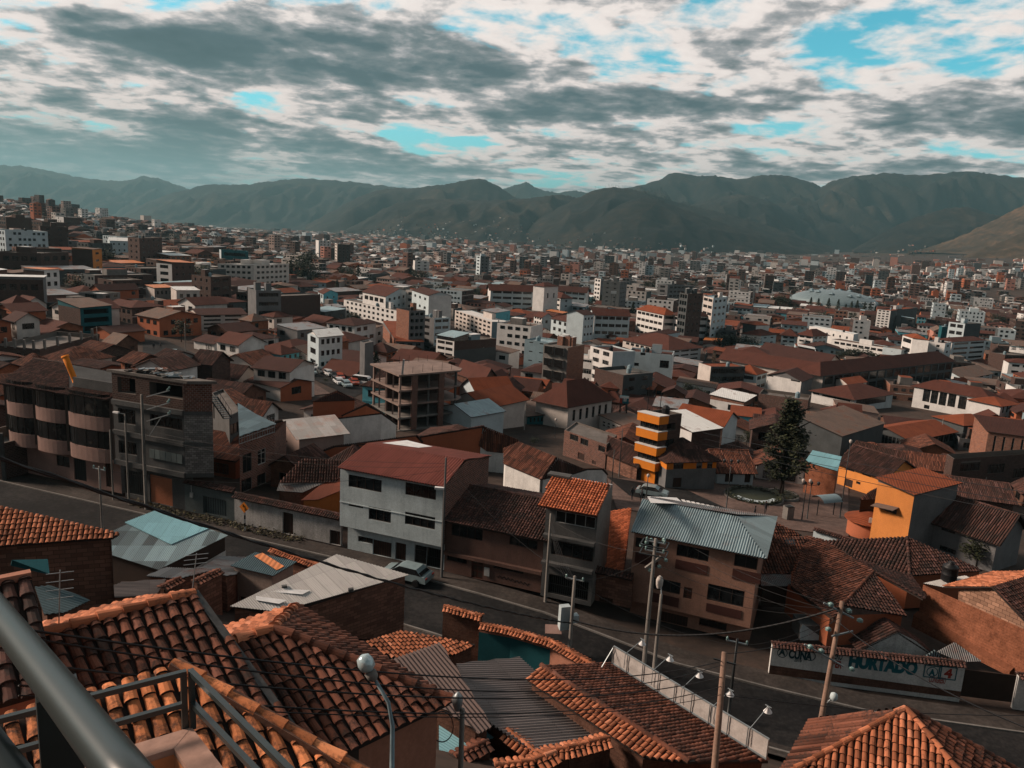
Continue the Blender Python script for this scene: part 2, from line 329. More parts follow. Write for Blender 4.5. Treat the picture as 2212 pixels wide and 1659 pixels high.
# ---------------------------------------------------------------- mesh building
class MB:
 def __init__(s): s.v=[]; s.f=[]; s.m=[]; s.uv=[]; s.mats=[]
 def mi(s,m):
  if m not in s.mats: s.mats.append(m)
  return s.mats.index(m)
 def face(s,pts,m,uv=None):
  n=len(s.v); s.v += [tuple(p) for p in pts]; s.f.append(tuple(range(n,n + len(pts)))); s.m.append(s.mi(m))
  s.uv.append(uv if uv else [(0,0)]*len(pts))
 def quads(s,vs,fs,m):
  n=len(s.v); k=s.mi(m); s.v += [tuple(p) for p in vs]
  for f in fs: s.f.append(tuple(i + n for i in f)); s.m.append(k); s.uv.append([(vs[i][0]*0.7 + vs[i][1]*0.7,vs[i][2]) for i in f])
 def wallface(s,a,b,z0,z1,m):
  L=(V((b.x,b.y,0)) - V((a.x,a.y,0))).length; o=a.x*0.31 + a.y*0.17
  s.face([V((a.x,a.y,z0)),V((b.x,b.y,z0)),V((b.x,b.y,z1)),V((a.x,a.y,z1))],m,[(o,z0),(o + L,z0),(o + L,z1),(o,z1)])
 def poly_wall(s,pts,m):
  """upright polygon, UV along its length"""
  a=pts[0]; d=V((pts[1].x - a.x,pts[1].y - a.y,0))
  d=d.normalized() if d.length > 1e-6 else V((1,0,0))
  s.face(pts,m,[((p - a).dot(d),p.z) for p in pts])
 def prism(s,poly,z0,z1,m,top=None,bottom=True):
  n=len(poly)
  for i in range(n): s.wallface(poly[i],poly[(i + 1) % n],z0,z1,m)
  s.face([V((p.x,p.y,z1)) for p in poly],top or m,[(p.x,p.y) for p in poly])
  if bottom: s.face([V((p.x,p.y,z0)) for p in reversed(poly)],m)
 def box(s,c,dx,dy,dz,m,yaw=0.0,M3=None):
  """box centred at c with full sizes"""
  if M3 is None: M3=Matrix.Rotation(yaw,3,'Z')
  vs=[c + M3 @ V((sx*dx/2,sy*dy/2,sz*dz/2)) for sz in (-1,1) for sx,sy in ((-1,-1),(1,-1),(1,1),(-1,1))]
  s.quads(vs,[(3,2,1,0),(4,5,6,7),(0,1,5,4),(1,2,6,5),(2,3,7,6),(3,0,4,7)],m)
 def bar(s,a,b,w,h,m):
  d=b - a; L=d.length
  if L < 1e-6: return
  q=d.to_track_quat('X','Z').to_matrix(); s.box((a + b)/2,L,w,h,m,M3=q)
 def tube(s,pts,r,m,n=6,cap=True):
  rs=r if isinstance(r,(list,tuple)) else [r]*len(pts)
  vs,fs=[],[]
  for i,p in enumerate(pts):
   d=(pts[min(i + 1,len(pts) - 1)] - pts[max(i - 1,0)]).normalized()
   a=d.cross(V((0,0,1)));  a=a.normalized() if a.length > 1e-3 else V((1,0,0)); b=d.cross(a)
   for k in range(n):
    t=2*math.pi*k/n; vs.append(p + (a*math.cos(t) + b*math.sin(t))*rs[i])
  for i in range(len(pts) - 1):
   for k in range(n): fs.append((i*n + k,i*n + (k + 1) % n,(i + 1)*n + (k + 1) % n,(i + 1)*n + k))
  if cap: fs += [tuple(range(n)),tuple(range((len(pts) - 1)*n,len(pts)*n))]
  s.quads(vs,fs,m)
 def lathe(s,c,prof,m,n=12,M3=None):
  vs,fs=[],[]
  for r,z in prof:
   for k in range(n):
    t=2*math.pi*k/n; q=V((r*math.cos(t),r*math.sin(t),z)); vs.append(c + (M3 @ q if M3 else q))
  for i in range(len(prof) - 1):
   for k in range(n): fs.append((i*n + k,i*n + (k + 1) % n,(i + 1)*n + (k + 1) % n,(i + 1)*n + k))
  fs.append(tuple(range((len(prof) - 1)*n,len(prof)*n)))
  s.quads(vs,fs,m)
 def mesh(s,name,smooth=False):
  me=bpy.data.meshes.new(name); me.from_pydata(s.v,[],s.f)
  for m in s.mats: me.materials.append(m)
  me.polygons.foreach_set('material_index',s.m)
  uvl=me.uv_layers.new(name='UVMap'); flat=[c for f in s.uv for p in f for c in p]; uvl.data.foreach_set('uv',flat)
  if smooth: me.polygons.foreach_set('use_smooth',[True]*len(s.f))
  me.update(); return me
 def obj(s,name,parent=None,smooth=False):
  if not s.f: return None
  o=bpy.data.objects.new(name,s.mesh(name,smooth)); COL.objects.link(o)
  if parent is not None:
   o.parent=parent; o.matrix_parent_inverse=parent.matrix_basis.inverted()
  return o
LABELS={}
def tag(o,label,cat,group=None):
 o['label']=label; o['category']=cat
 if group: o['group']=group
 return o
def thing(name,label,cat,loc,group=None,rz=0.0):
 o=bpy.data.objects.new(name,None); COL.objects.link(o); o.location=loc; o.rotation_euler=(0,0,rz); o.empty_display_size=0.3
 return tag(o,label,cat,group)
def structure(o): o['kind']='structure'; return o
def copy_tree(o,parent=None):
 c=o.copy(); COL.objects.link(c)
 if parent is not None: c.parent=parent
 for ch in list(o.children): copy_tree(ch,c)
 return c
def plane_frame(pts):
 """X along the contour, Y up the slope, N up normal, for a planar polygon"""
 n=V((0,0,0))
 for i in range(len(pts)): n += pts[i].cross(pts[(i + 1) % len(pts)]) if False else (pts[i] - pts[0]).cross(pts[(i + 1) % len(pts)] - pts[0])
 n.normalize()
 if n.z < 0: n=-n
 x=V((0,0,1)).cross(n)
 if x.length < 1e-4: x=V((1,0,0))
 x.normalize(); y=n.cross(x).normalized()
 if y.z < 0: y=-y; x=-x
 return x,y,n
def span(p2,x):
 """lowest and highest y of a convex polygon at abscissa x"""
 ys=[]
 for i in range(len(p2)):
  (xa,ya),(xb,yb)=p2[i],p2[(i + 1) % len(p2)]
  if (xa <= x <= xb) or (xb <= x <= xa):
   if abs(xb - xa) < 1e-9: ys += [ya,yb]
   else: ys.append(ya + (yb - ya)*(x - xa)/(xb - xa))
 return (min(ys),max(ys)) if len(ys) > 1 else None
def slab(mb,pts,m,th=0.1,edge=None):
 x,y,n=plane_frame(pts); o=pts[0]; uv=[((p - o).dot(x),(p - o).dot(y)) for p in pts]
 mb.face(pts,m,uv); dn=V((0,0,-th)); mb.face([p + dn for p in reversed(pts)],edge or m)
 for i in range(len(pts)):
  a,b=pts[i],pts[(i + 1) % len(pts)]; mb.face([b,a,a + dn,b + dn],edge or m)
def tiles(mb,pts,m,bed,sp=0.25,tl=0.40,seg=5,lod=0,jit=1.0,th=0.12):
 slab(mb,pts,bed,th,bed)
 X,Y,N=plane_frame(pts); o=pts[0]; p2=[((p - o).dot(X),(p - o).dot(Y)) for p in pts]
 x0,x1=min(p[0] for p in p2),max(p[0] for p in p2)
 nc=max(1,int((x1 - x0)/sp)); sp=(x1 - x0)/nc; r=sp*0.40; k=mb.mi(m)
 for c in range(nc):
  xc=x0 + (c + 0.5)*sp; s=span(p2,xc)
  if not s or s[1] - s[0] < 0.12: continue
  y=s[0] - 0.06 - rnd.random()*0.05*jit; step=tl*0.86 if lod==0 else 1.3
  wob=rnd.uniform(-1,1)*0.015*jit
  while y < s[1] - 0.04:
   e=min(y + (tl if lod==0 else step),s[1] + 0.03)
   ra,rb=r*rnd.uniform(0.93,1.15),r*rnd.uniform(.8,.92)
   ha,hb=(0.045 + rnd.random()*0.012*jit,0.012) if lod==0 else (0.03,0.03)
   xa,xb=xc + wob + rnd.uniform(-1,1)*0.02*jit,xc + wob + rnd.uniform(-1,1)*0.012*jit
   if lod==0 and rnd.random() < .035*jit: xa += rnd.uniform(-.05,.05); xb += rnd.uniform(-.03,.03); ha += rnd.uniform(0,.03); y_=y - rnd.uniform(0,.12)
   else: y_=y
   n=len(mb.v)
   for (xx,yy,rr,hh) in ((xa,y_,ra,ha),(xb,e,rb,hb)):
    b0=o + X*xx + Y*yy
    for i in range(seg + 1):
     t=math.pi*i/seg; mb.v.append(tuple(b0 + X*(rr*math.cos(t)) + N*(hh + rr*0.74*math.sin(t))))
   for i in range(seg):
    mb.f.append((n + i,n + i + 1,n + seg + 2 + i,n + seg + 1 + i)); mb.m.append(k); mb.uv.append([(0,0)]*4)
   if lod==0:
    mb.f.append(tuple(n + i for i in range(seg + 1))); mb.m.append(mb.mi(bed)); mb.uv.append([(0,0)]*(seg + 1))
   y += step
def ridge(mb,a,b,m,r=0.13,tl=0.42,seg=6):
 """row of cap tiles along a ridge or hip"""
 d=b - a; L=d.length; n=max(1,int(L/tl)); d.normalize(); s=d.cross(V((0,0,1))).normalized(); up=s.cross(d); k=mb.mi(m)
 for i in range(n):
  p,q=a + d*(L*i/n - 0.03),a + d*(L*(i + 1)/n + 0.02); i0=len(mb.v); j=rnd.uniform(-.012,.012)
  k1=rnd.uniform(1.0,1.2)
  for pt,rr,h in ((p,r*k1,0.02 + .03*rnd.random()),(q,r*0.93,0.0)):
   for t in range(seg + 1):
    an=math.pi*t/seg; mb.v.append(tuple(pt + s*(rr*math.cos(an) + j) + up*(rr*math.sin(an) + h)))
  for t in range(seg): mb.f.append((i0 + t,i0 + t + 1,i0 + seg + 2 + t,i0 + seg + 1 + t)); mb.m.append(k); mb.uv.append([(0,0)]*4)
  mb.f.append(tuple(i0 + t for t in range(seg + 1))); mb.m.append(k); mb.uv.append([(0,0)]*(seg + 1))
def corr(mb,pts,m,pitch=0.15,amp=0.03,th=0.03,sub=6,under=None):
 """modelled corrugated sheeting running down the slope"""
 X,Y,N=plane_frame(pts); o=pts[0]; p2=[((p - o).dot(X),(p - o).dot(Y)) for p in pts]
 x0,x1=min(p[0] for p in p2),max(p[0] for p in p2); n=int((x1 - x0)/pitch*sub); prev=None
 slab(mb,[p - V((0,0,amp + 0.02)) for p in pts],under or m,th)
 for i in range(n + 1):
  xx=x0 + (x1 - x0)*i/n; s=span(p2,min(max(xx,x0 + 1e-4),x1 - 1e-4))
  if not s: prev=None; continue
  h=amp*math.sin(2*math.pi*i/sub)
  a,b=o + X*xx + Y*(s[0] - 0.04) + N*h,o + X*xx + Y*s[1] + N*h
  if prev: mb.face([prev[0],a,b,prev[1]],m,[(prev[2],prev[3]),(xx,s[0]),(xx,s[1]),(prev[2],prev[4])])
  prev=(a,b,xx,s[0],s[1])
def roofplane(mb,pts,kind,lod=0,under=None):
 """kind: a key of M. tiles, corrugated sheets (dict SHEETS) or far stripes"""
 if kind in SHEETS:
  pit,amp,mm=SHEETS[kind]; corr(mb,pts,mm,pit,amp,under=under or M['wood'])
 elif kind in ('tile','btile','dtile','ntile','otile'):
  tiles(mb,pts,M[kind],M['rbed'] if kind=='ntile' else M['bed'],lod=lod,seg=5 if lod==0 else 3)
 else: slab(mb,pts,M[kind],0.12,M['wood'])
SHEETS={
's_red': (0.27,0.06,sheetmat((0.29,0.098,0.072),'sheet_red',0.2,0.12,0.75,0.2)),
's_blue': (0.2,0.05,sheetmat((0.20,0.265,0.285),'sheet_blue_grey',0.35,0.2)),
's_grey': (0.2,0.05,sheetmat((0.20,0.17,0.16),'sheet_fibre_grey',0.15,0.12,0.8,0.2)),
's_brown': (0.2,0.05,sheetmat((0.115,0.085,0.078),'sheet_fibre_brown',0.2,0.08,0.85,0.2)),
's_white': (0.15,0.018,sheetmat((0.42,0.40,0.38),'sheet_white',0.12,0.16,0.7,0.3)),
's_cyan': (0.14,0.02,sheetmat((0.20,0.40,0.45),'sheet_cyan',0.02,0.12,0.5)),
's_patch': (0.14,0.02,sheetmat((0.13,0.185,0.20),'sheet_patched',0.18,0.75,0.55)),
's_teal': (0.16,0.025,sheetmat((0.045,0.085,0.098),'sheet_teal',0.03,0.1,0.6)),
's_rust': (0.16,0.03,sheetmat((0.165,0.165,0.165),'sheet_rusty_zinc',0.75,0.3)),
's_rusty': (0.11,0.02,sheetmat((0.23,0.062,0.030),'sheet_rusty_orange',0.4,0.2,0.75)),
}
# ---------------------------------------------------------------- walls with real openings, windows, doors
WINCACHE={}
def window_mesh(kind,w,h,near):
 key=(kind,round(w,2),round(h,2),near)
 if key in WINCACHE: return WINCACHE[key]
 mb=MB(); pane=MB(); fm={'win': M['frame'],'lwin': M['lframe'],'band': M['frame'],'wwin': M['wood']}.get(kind,M['frame'])
 t=0.05 if w > 0.7 else 0.035
 if kind in ('win','lwin','band','wwin'):
  pane.face([V((0,0.03,0)),V((w,0.03,0)),V((w,0.03,h)),V((0,0.03,h))],GLASS)
  if near < 2:
   for x0,x1,z0,z1 in ((0,w,0,t),(0,w,h - t,h),(0,t,t,h - t),(w - t,w,t,h - t)):
    mb.box(V(((x0 + x1)/2,0,(z0 + z1)/2)),x1 - x0,0.05,z1 - z0,fm)
   n=max(1,round(w/0.85))
   for i in range(1,n): mb.box(V((w*i/n,0.002,h/2)),t*0.8,0.045,h - 2*t,fm)
   if h > 1.5: mb.box(V((w/2,0.004,h*0.72)),w - 2*t,0.04,t*0.8,fm)
 elif kind=='door':
  mb.box(V((w/2,0.02,h/2)),w,0.05,h,M['door'])
  for i in range(2):
   for j in range(3): mb.box(V((w*(0.27 + 0.46*i),-0.01,h*(0.2 + 0.3*j))),w*0.34,0.02,h*0.22,M['wood'])
 elif kind=='garage':
  mb.box(V((w/2,0.03,h/2)),w,0.05,h,M['steel'])
  for i in range(int(w/0.3)): mb.box(V((0.15 + i*0.3,-0.005,h/2)),0.05,0.03,h*0.98,M['steel'])
 elif kind=='wdoor':
  mb.box(V((w/2,0.03,h/2)),w,0.05,h,M['wood'])
  for i in range(max(1,int(w/0.25))): mb.box(V((0.12 + i*0.25,-0.005,h/2)),0.03,0.03,h*0.98,M['door'])
 elif kind=='oshut':
  mb.box(V((w/2,0.03,h/2)),w,0.05,h,M['oshut'])
  for i in range(int(h/0.16)): mb.box(V((w/2,-0.005,0.08 + i*0.16)),w,0.03,0.05,M['oshut'])
 elif kind=='grille':
  pane.face([V((0,0.25,0)),V((w,0.25,0)),V((w,0.25,h)),V((0,0.25,h))],DARK)
  for i in range(int(w/0.18) + 1): mb.box(V((min(0.02 + i*0.18,w - 0.02),0,h/2)),0.03,0.03,h,M['steel'])
  for z in (0.1,h/2,h - 0.1): mb.box(V((w/2,0.0,z)),w,0.035,0.04,M['steel'])
 else:  # open: bare opening, closed by a near-black pane painted as room darkness
  pane.face([V((0,0.0,0)),V((w,0.0,0)),V((w,0.0,h)),V((0,0.0,h))],DARK)
 if near==0 or not mb.f: res=(mb.mesh('window') if mb.f else None,pane.mesh('pane') if pane.f else None)
 else:
  n=len(mb.v); mb.v += pane.v
  for f,mm in zip(pane.f,pane.m): mb.f.append(tuple(i + n for i in f)); mb.m.append(mb.mi(pane.mats[mm])); mb.uv.append([(0,0)]*len(f))
  res=(mb.mesh('window'),None)
 WINCACHE[key]=res; return res
PARTNAME={'win': 'window','lwin': 'window','band': 'window','wwin': 'window','door': 'door','garage': 'garage_door','wdoor': 'door','oshut': 'garage_door','grille': 'gate','open': 'opening'}
def put_part(name,me,root,a,d,n,z):
 o=bpy.data.objects.new(name,me); COL.objects.link(o)
 m=Matrix((d,-n,V((0,0,1)))).transposed().to_4x4(); m.translation=V((a.x,a.y,z))
 o.parent=root; o.matrix_parent_inverse=root.matrix_basis.inverted(); o.matrix_basis=m; return o
def facade(mb,root,a,b,z0,z1,m,ops=(),near=1,depth=0.16,band=None):
 """upright wall a->b (outside on the right hand of travel seen from above is outward for CCW rings) with openings
    ops: (x0, x1, za, zb, kind) in metres along / above z0"""
 d=V((b.x - a.x,b.y - a.y,0)); L=d.length
 if L < 0.05: return
 d.normalize(); n=V((d.y,-d.x,0))
 ops=[(max(0.02,x0),min(L - 0.02,x1),max(0.0,q0),min(z1 - z0 - 0.02,q1),k) for x0,x1,q0,q1,k in ops]
 ops=[q for q in ops if q[1] - q[0] > 0.12 and q[3] - q[2] > 0.12]
 xs=sorted({0.0,L,*(q[0] for q in ops),*(q[1] for q in ops)}); zs=sorted({0.0,z1 - z0,*(q[2] for q in ops),*(q[3] for q in ops)})
 off=a.x*0.31 + a.y*0.17
 def pt(x,z,y=0.0): return V((a.x,a.y,z0 + z)) + d*x - n*y
 for i in range(len(xs) - 1):
  xm=(xs[i] + xs[i + 1])/2; j=0
  while j < len(zs) - 1:
   inside=lambda j: any(q[0] < xm < q[1] and q[2] < (zs[j] + zs[j + 1])/2 < q[3] for q in ops)
   if inside(j): j += 1; continue
   k=j
   while k + 1 < len(zs) - 1 and not inside(k + 1): k += 1
   mb.face([pt(xs[i],zs[j]),pt(xs[i + 1],zs[j]),pt(xs[i + 1],zs[k + 1]),pt(xs[i],zs[k + 1])],m,[(off + xs[i],z0 + zs[j]),(off + xs[i + 1],z0 + zs[j]),(off + xs[i + 1],z0 + zs[k + 1]),(off + xs[i],z0 + zs[k + 1])])
   j=k + 1
 for x0,x1,q0,q1,k in ops:
  dp=0.9 if k=='open' else depth
  A,B,C,D=(x0,q0),(x1,q0),(x1,q1),(x0,q1)
  for (p,q) in ((A,B),(B,C),(C,D),(D,A)): mb.face([pt(*q),pt(*p),pt(*p,dp),pt(*q,dp)],m)
  w1,p1=window_mesh(k,x1 - x0,q1 - q0,near); nm=PARTNAME[k]; a0=pt(x0,0,dp)
  if w1:
   wo=put_part(nm,w1,root,a0,d,n,z0 + q0)
   if p1:
    po=bpy.data.objects.new('pane',p1); COL.objects.link(po); po.parent=wo
  elif p1: put_part(nm,p1,root,a0,d,n,z0 + q0)
def grid_ops(L,H,rows,cols,w=0.55,h=0.5,sill=0.3,kind='win',mx=0.06,skip0=0,prob=1.0,ground='win'):
 """regular windows. w, h: share of the bay and the storey"""
 out=[]; bw=L*(1 - 2*mx)/cols; sh=H/rows
 for r in range(skip0,rows):
  for c in range(cols):
   if prob < 1 and rnd.random() > prob: continue
   x=L*mx + c*bw + bw*(1 - w)/2; z=r*sh + sh*sill
   if r==0 and ground=='door' and c==cols // 2: out.append((x,x + min(bw*w,1.3),0.0,sh*0.78,'door'))
   else: out.append((x,x + bw*w,z,z + sh*h,kind))
 return out
def frac(a,b,H,lst):
 """openings given as shares of the wall: (s0, s1, h0, h1, kind) with h measured up from the base"""
 L=(V((b.x,b.y,0)) - V((a.x,a.y,0))).length
 return [(s0*L,s1*L,h0*H,h1*H,k) for s0,s1,h0,h1,k in lst]
def gable_roof(mb,wmb,foot,z,rise,axis,kind,over=0.35,lod=0,wm=None,caps=True,gover=None):
 """foot L, N, R, B (CCW). axis 0: ridge parallel to L-N; axis 1: parallel to N-R"""
 L,N,R_,B=foot
 if axis==1: L,N,R_,B=B,L,N,R_          # now the eaves are L-N and R-B ... rotate ring so ridge is parallel to (L,N)
 go=over if gover is None else gover
 d=(N - L); d.z=0; d.normalize(); w=(R_ - N); wl=w.length; w.normalize()
 z_e=z - rise*over/(wl/2)
 def at(p,q,zz): return V((p.x,p.y,zz)) + d*q
 m1,m2=(L + B)/2,(N + R_)/2
 e1,e2=at(L,-go,z_e) - w*over,at(N,go,z_e) - w*over
 f1,f2=at(B,-go,z_e) + w*over,at(R_,go,z_e) + w*over
 r1,r2=at(m1,-go,z + rise),at(m2,go,z + rise)
 for p in ([e1,e2,r2,r1],[f2,f1,r1,r2]): roofplane(mb,p,kind,lod)
 if caps and kind in ('tile','btile','dtile','ntile','otile'): ridge(mb,r1,r2,M[kind])
 if wm is not None:
  wmb.poly_wall([V((N.x,N.y,z)),V((R_.x,R_.y,z)),V((m2.x,m2.y,z + rise - 0.14))],wm)
  wmb.poly_wall([V((B.x,B.y,z)),V((L.x,L.y,z)),V((m1.x,m1.y,z + rise - 0.14))],wm)
def hip_roof(mb,foot,z,rise,kind,over=0.35,lod=0,axis=None):
 L,N,R_,B=[V((p.x,p.y,0)) for p in foot]
 if axis is None: axis=0 if (N - L).length > (R_ - N).length else 1
 if axis==1: L,N,R_,B=B,L,N,R_
 c=(L + N + R_ + B)/4
 def out(p):
  q=(p - c); return p + q.normalized()*over*1.3
 wl=(R_ - N).length; ln=(N - L).length; ze=z - 0.05
 A=[out(p) + V((0,0,ze)) for p in (L,N,R_,B)]
 d=(N - L).normalized(); t=min(wl/2,ln/2 - 0.01)
 m1=(L + B)/2 + d*t + V((0,0,z + rise)); m2=(N + R_)/2 - d*t + V((0,0,z + rise))
 for p in ([A[0],A[1],m2,m1],[A[1],A[2],m2],[A[2],A[3],m1,m2],[A[3],A[0],m1]): roofplane(mb,p,kind,lod)
 if kind in ('tile','btile','dtile','ntile','otile') and lod==0:
  for a,b in ((A[0],m1),(A[3],m1),(A[1],m2),(A[2],m2),(m1,m2)): ridge(mb,a,b,M[kind])
def flat_roof(mb,foot,z,par,wm,top,th=0.18):
 """slab a little below the wall top with a parapet ring"""
 c=sum(foot,V((0,0,0)))/len(foot)
 ins=[p + (c - p).normalized()*th*1.4 for p in foot]
 for i in range(len(foot)):
  a,b,c2,d2=foot[i],foot[(i + 1) % len(foot)],ins[(i + 1) % len(foot)],ins[i]
  mb.face([V((a.x,a.y,z)),V((b.x,b.y,z)),V((c2.x,c2.y,z)),V((d2.x,d2.y,z))],wm)
  mb.face([V((d2.x,d2.y,z)),V((c2.x,c2.y,z)),V((c2.x,c2.y,z - par)),V((d2.x,d2.y,z - par))],wm)
 mb.face([V((p.x,p.y,z - par)) for p in ins],top,[(p.x,p.y) for p in ins])
def quad_px(Lp,Np,Rp,z):
 """footprint ring from three picture corners that lie at height z"""
 l,n,r=pl(*Lp,z),pl(*Np,z),pl(*Rp,z); return [l,n,r,l + r - n]
def box_foot(n,yaw,wl,wr):
 """ring L, N, R, B from the near corner: wl metres to the left-back, wr metres to the right-back. yaw turns the left side (degrees from -X)"""
 a=R(yaw); dl=V((-math.cos(a),math.sin(a),0)); dr=V((math.sin(a),math.cos(a),0))
 return [n + dl*wl,n.copy(),n + dr*wr,n + dl*wl + dr*wr]
# ---------------------------------------------------------------- ground, hills
def gmat(key,stops,scale=0.05,rough=0.95,bump=0.0,s2=0.9):
 def f(nd,plug,mth,b):
  g=_pos(nd); n=mth('ADD',mth('MULTIPLY',_noise(nd,plug,g,scale,7,0.7),0.6),mth('MULTIPLY',_noise(nd,plug,g,s2,5,0.7),0.4))
  plug(_ramp(nd,plug,n,stops),b.inputs['Base Color']); b.inputs['Roughness'].default_value=rough; b.inputs['Specular IOR Level'].default_value=0.1
  if bump: _bump(nd,plug,b,n,bump,0.3)
 return mat(key,f)
M['earth']=gmat('town_earth',[(0.35,(0.026,0.021,0.019)),(0.5,(0.05,0.037,0.031)),(0.62,(0.078,0.052,0.042))],0.04)
M['asphalt']=gmat('asphalt',[(0.40,(0.007,0.007,0.0076)),(0.5,(0.0125,0.0125,0.013)),(0.6,(0.026,0.0245,0.024))],0.12,0.85,0.0,2.5)
M['pave']=gmat('pavement',[(0.36,(0.019,0.017,0.016)),(0.5,(0.040,0.034,0.031)),(0.64,(0.07,0.059,0.053))],0.3,0.92,0.1,3.0)
M['plaza']=gmat('plaza_paving',[(0.35,(0.06,0.042,0.037)),(0.5,(0.10,0.068,0.058)),(0.65,(0.15,0.10,0.085))],0.25,0.9,0.0,2.0)
M['hill']=gmat('hill_scrub_shaded',[(0.38,(0.004,0.004,0.004)),(0.48,(0.010,0.0092,0.0078)),(0.56,(0.020,0.016,0.012)),(0.66,(0.055,0.039,0.027))],0.0022,0.98,1.0,0.02)  # base colour darkened to put cloud shadow on the hills
M['hilldry']=gmat('hill_dry_grass',[(0.36,(0.022,0.018,0.013)),(0.5,(0.055,0.038,0.025)),(0.62,(0.13,0.078,0.046))],0.003,0.98,0.4,0.03)
M['field']=gmat('dry_field',[(0.36,(0.10,0.062,0.034)),(0.5,(0.20,0.125,0.066)),(0.64,(0.30,0.20,0.11))],0.004,0.98,0.0,0.05)
def make_ground():
 ts=[-1.6 + 3.2*i/150 for i in range(151)]; ys=[-60,-30,-15,-6]
 y=0.0
 while y < 15000: ys.append(y); y += max(1.6,y*0.028)
 vs,fs=[],[]
 for y in ys:
  for t in ts:
   x=t*(max(y,0) + 45); vs.append((x,y,zt(x,y) - (0.35 if abs(street_s(x,y)) < 12 else 0.05)))
 n=len(ts)
 for j in range(len(ys) - 1):
  for i in range(n - 1): fs.append((j*n + i,j*n + i + 1,(j + 1)*n + i + 1,(j + 1)*n + i))
 me=bpy.data.meshes.new('ground'); me.from_pydata(vs,[],fs); me.materials.append(M['earth']); me.materials.append(M['hill'])
 for p in me.polygons:
  p.use_smooth=True
  if p.center.y > 5200: p.material_index=1
 structure_o=bpy.data.objects.new('ground',me); COL.objects.link(structure_o); structure(structure_o)
make_ground()
HILLS=[]
def hill(name,crest,run,base,m,rows=44,cols=210,gully=0.75,seed=0,convex=0.85,rough=1.0,back=0.6):
 """crest: (u, v, distance) along the skyline; the slope runs down towards the valley over `run` metres"""
 pts=[]
 for i in range(cols + 1):
  f=i/cols*(len(crest) - 1); k=min(int(f),len(crest) - 2); t=f - k
  g=lambda q: tuple(crest[max(0,min(q,len(crest) - 1))])
  p0,p1,p2,p3=g(k - 1),g(k),g(k + 1),g(k + 2)
  pts.append([0.5*(2*p1[c] + (p2[c] - p0[c])*t + (2*p0[c] - 5*p1[c] + 4*p2[c] - p3[c])*t*t + (3*p1[c] - p0[c] - 3*p2[c] + p3[c])*t ** 3) for c in range(3)])
 vs,fs=[],[]; grid=[]
 nb=8
 for u,v,d in pts:
  c=P(u,v,d); hz=V((c.x,c.y,0)); dist=hz.length; dr=hz/dist; ztop=c.z; rowp=[]
  side=V((dr.y,-dr.x,0))
  b0=base if not callable(base) else base(u)
  Hh=max(ztop - b0,5)
  rn=run*min(1.0,0.35 + Hh/420)
  for j in range(-nb,rows + 1):
   if j < 0:
    q=-j/nb; p=hz + dr*(rn*back*q); z=b0 + Hh*(1 - q) ** 1.1
   else:
    q=j/rows; p=hz - dr*(rn*q)
    s1=noise.noise(V((p.x*0.0016 + seed,p.y*0.0007,seed*1.7))); s2=noise.noise(V((p.x*0.0045,p.y*0.002,seed + 5)))
    rid=1 - abs(s1)*2.2; rid2=1 - abs(s2)*2.0
    prof=(1 - q) ** (1/convex)
    env=math.sin(math.pi*min(q*1.0,1)) ** 0.8*min(1,q*6)
    s3=1 - 2*abs(noise.noise(V((p.x*0.0075,p.y*0.0028,seed + 9)))); z=b0 + Hh*(prof + gully*env*(0.36*(rid - 0.55) + 0.22*(rid2 - 0.5) + 0.12*(s3 - .5)))
    z += rough*env*(14*noise.noise(V((p.x*0.009,p.y*0.009,seed))) + 8*noise.noise(V((p.x*0.022,p.y*0.022,seed))))
    if 0 < j: z=min(z,ztop - Hh*0.04*q*3)
   if j <= 1 and j >= 0: z += rough*(9*noise.noise(V((u*0.06,seed,0))) + 5*noise.noise(V((u*.21,seed,4))) + 3*noise.noise(V((u*.7,seed,4))))*(d/5000)
   rowp.append(V((p.x,p.y,z)))
  grid.append(rowp)
 n=nb + rows + 1
 for r in grid: vs += [tuple(p) for p in r]
 for i in range(cols):
  for j in range(n - 1): fs.append((i*n + j,(i + 1)*n + j,(i + 1)*n + j + 1,i*n + j + 1))
 me=bpy.data.meshes.new(name); me.from_pydata(vs,[],fs); me.materials.append(m)
 me.polygons.foreach_set('use_smooth',[True]*len(fs)); me.update()
 o=structure(bpy.data.objects.new(name,me)); COL.objects.link(o); HILLS.append((name,grid,nb)); return o
def cr(d,*uv): return [(u,v,d) for u,v in uv]
hill('mountain',cr(11500,(-260,380),(-120,350),(0,357),(60,360),(130,374),(200,387),(270,390),(310,381),(350,388),(390,402),(430,415),(520,440),(600,470)),3000,-80,M['hill'],seed=1)
hill('mountain',cr(8800,(250,474),(300,445),(350,424),(410,408),(455,398),(520,399),(590,391),(650,386),(740,391),(820,400),(900,410),(1000,424),(1060,450)),2400,-70,M['hill'],seed=2)
hill('mountain',cr(9500,(1020,430),(1070,415),(1110,401),(1135,394),(1160,406),(1200,416),(1240,412),(1290,420),(1330,415),(1370,425),(1420,440)),2200,-60,M['hill'],seed=3)
hill('mountain',cr(6300,(660,486),(720,455),(770,428),(830,408),(880,407),(930,402),(980,395),(1035,386),(1075,402),(1120,428),(1180,440),(1240,450),(1300,480)),1900,-55,M['hill'],seed=4)
hill('mountain',cr(6900,(1280,430),(1330,412),(1375,402),(1425,388),(1455,373),(1500,379),(1540,380),(1600,386),(1650,378),(1700,380),(1745,392),(1775,402),(1800,390),(1850,380),(1920,374),(1980,378),(2040,374),(2090,370),(2150,377),(2230,384),(2400,380)),2300,-20,M['hill'],seed=5,gully=0.9)
hill('mountain',cr(5600,(1440,460),(1500,440),(1560,425),(1600,420),(1640,428),(1700,450),(1780,475),(1900,505),(1960,530)),1300,-10,M['hill'],seed=6,gully=0.9)
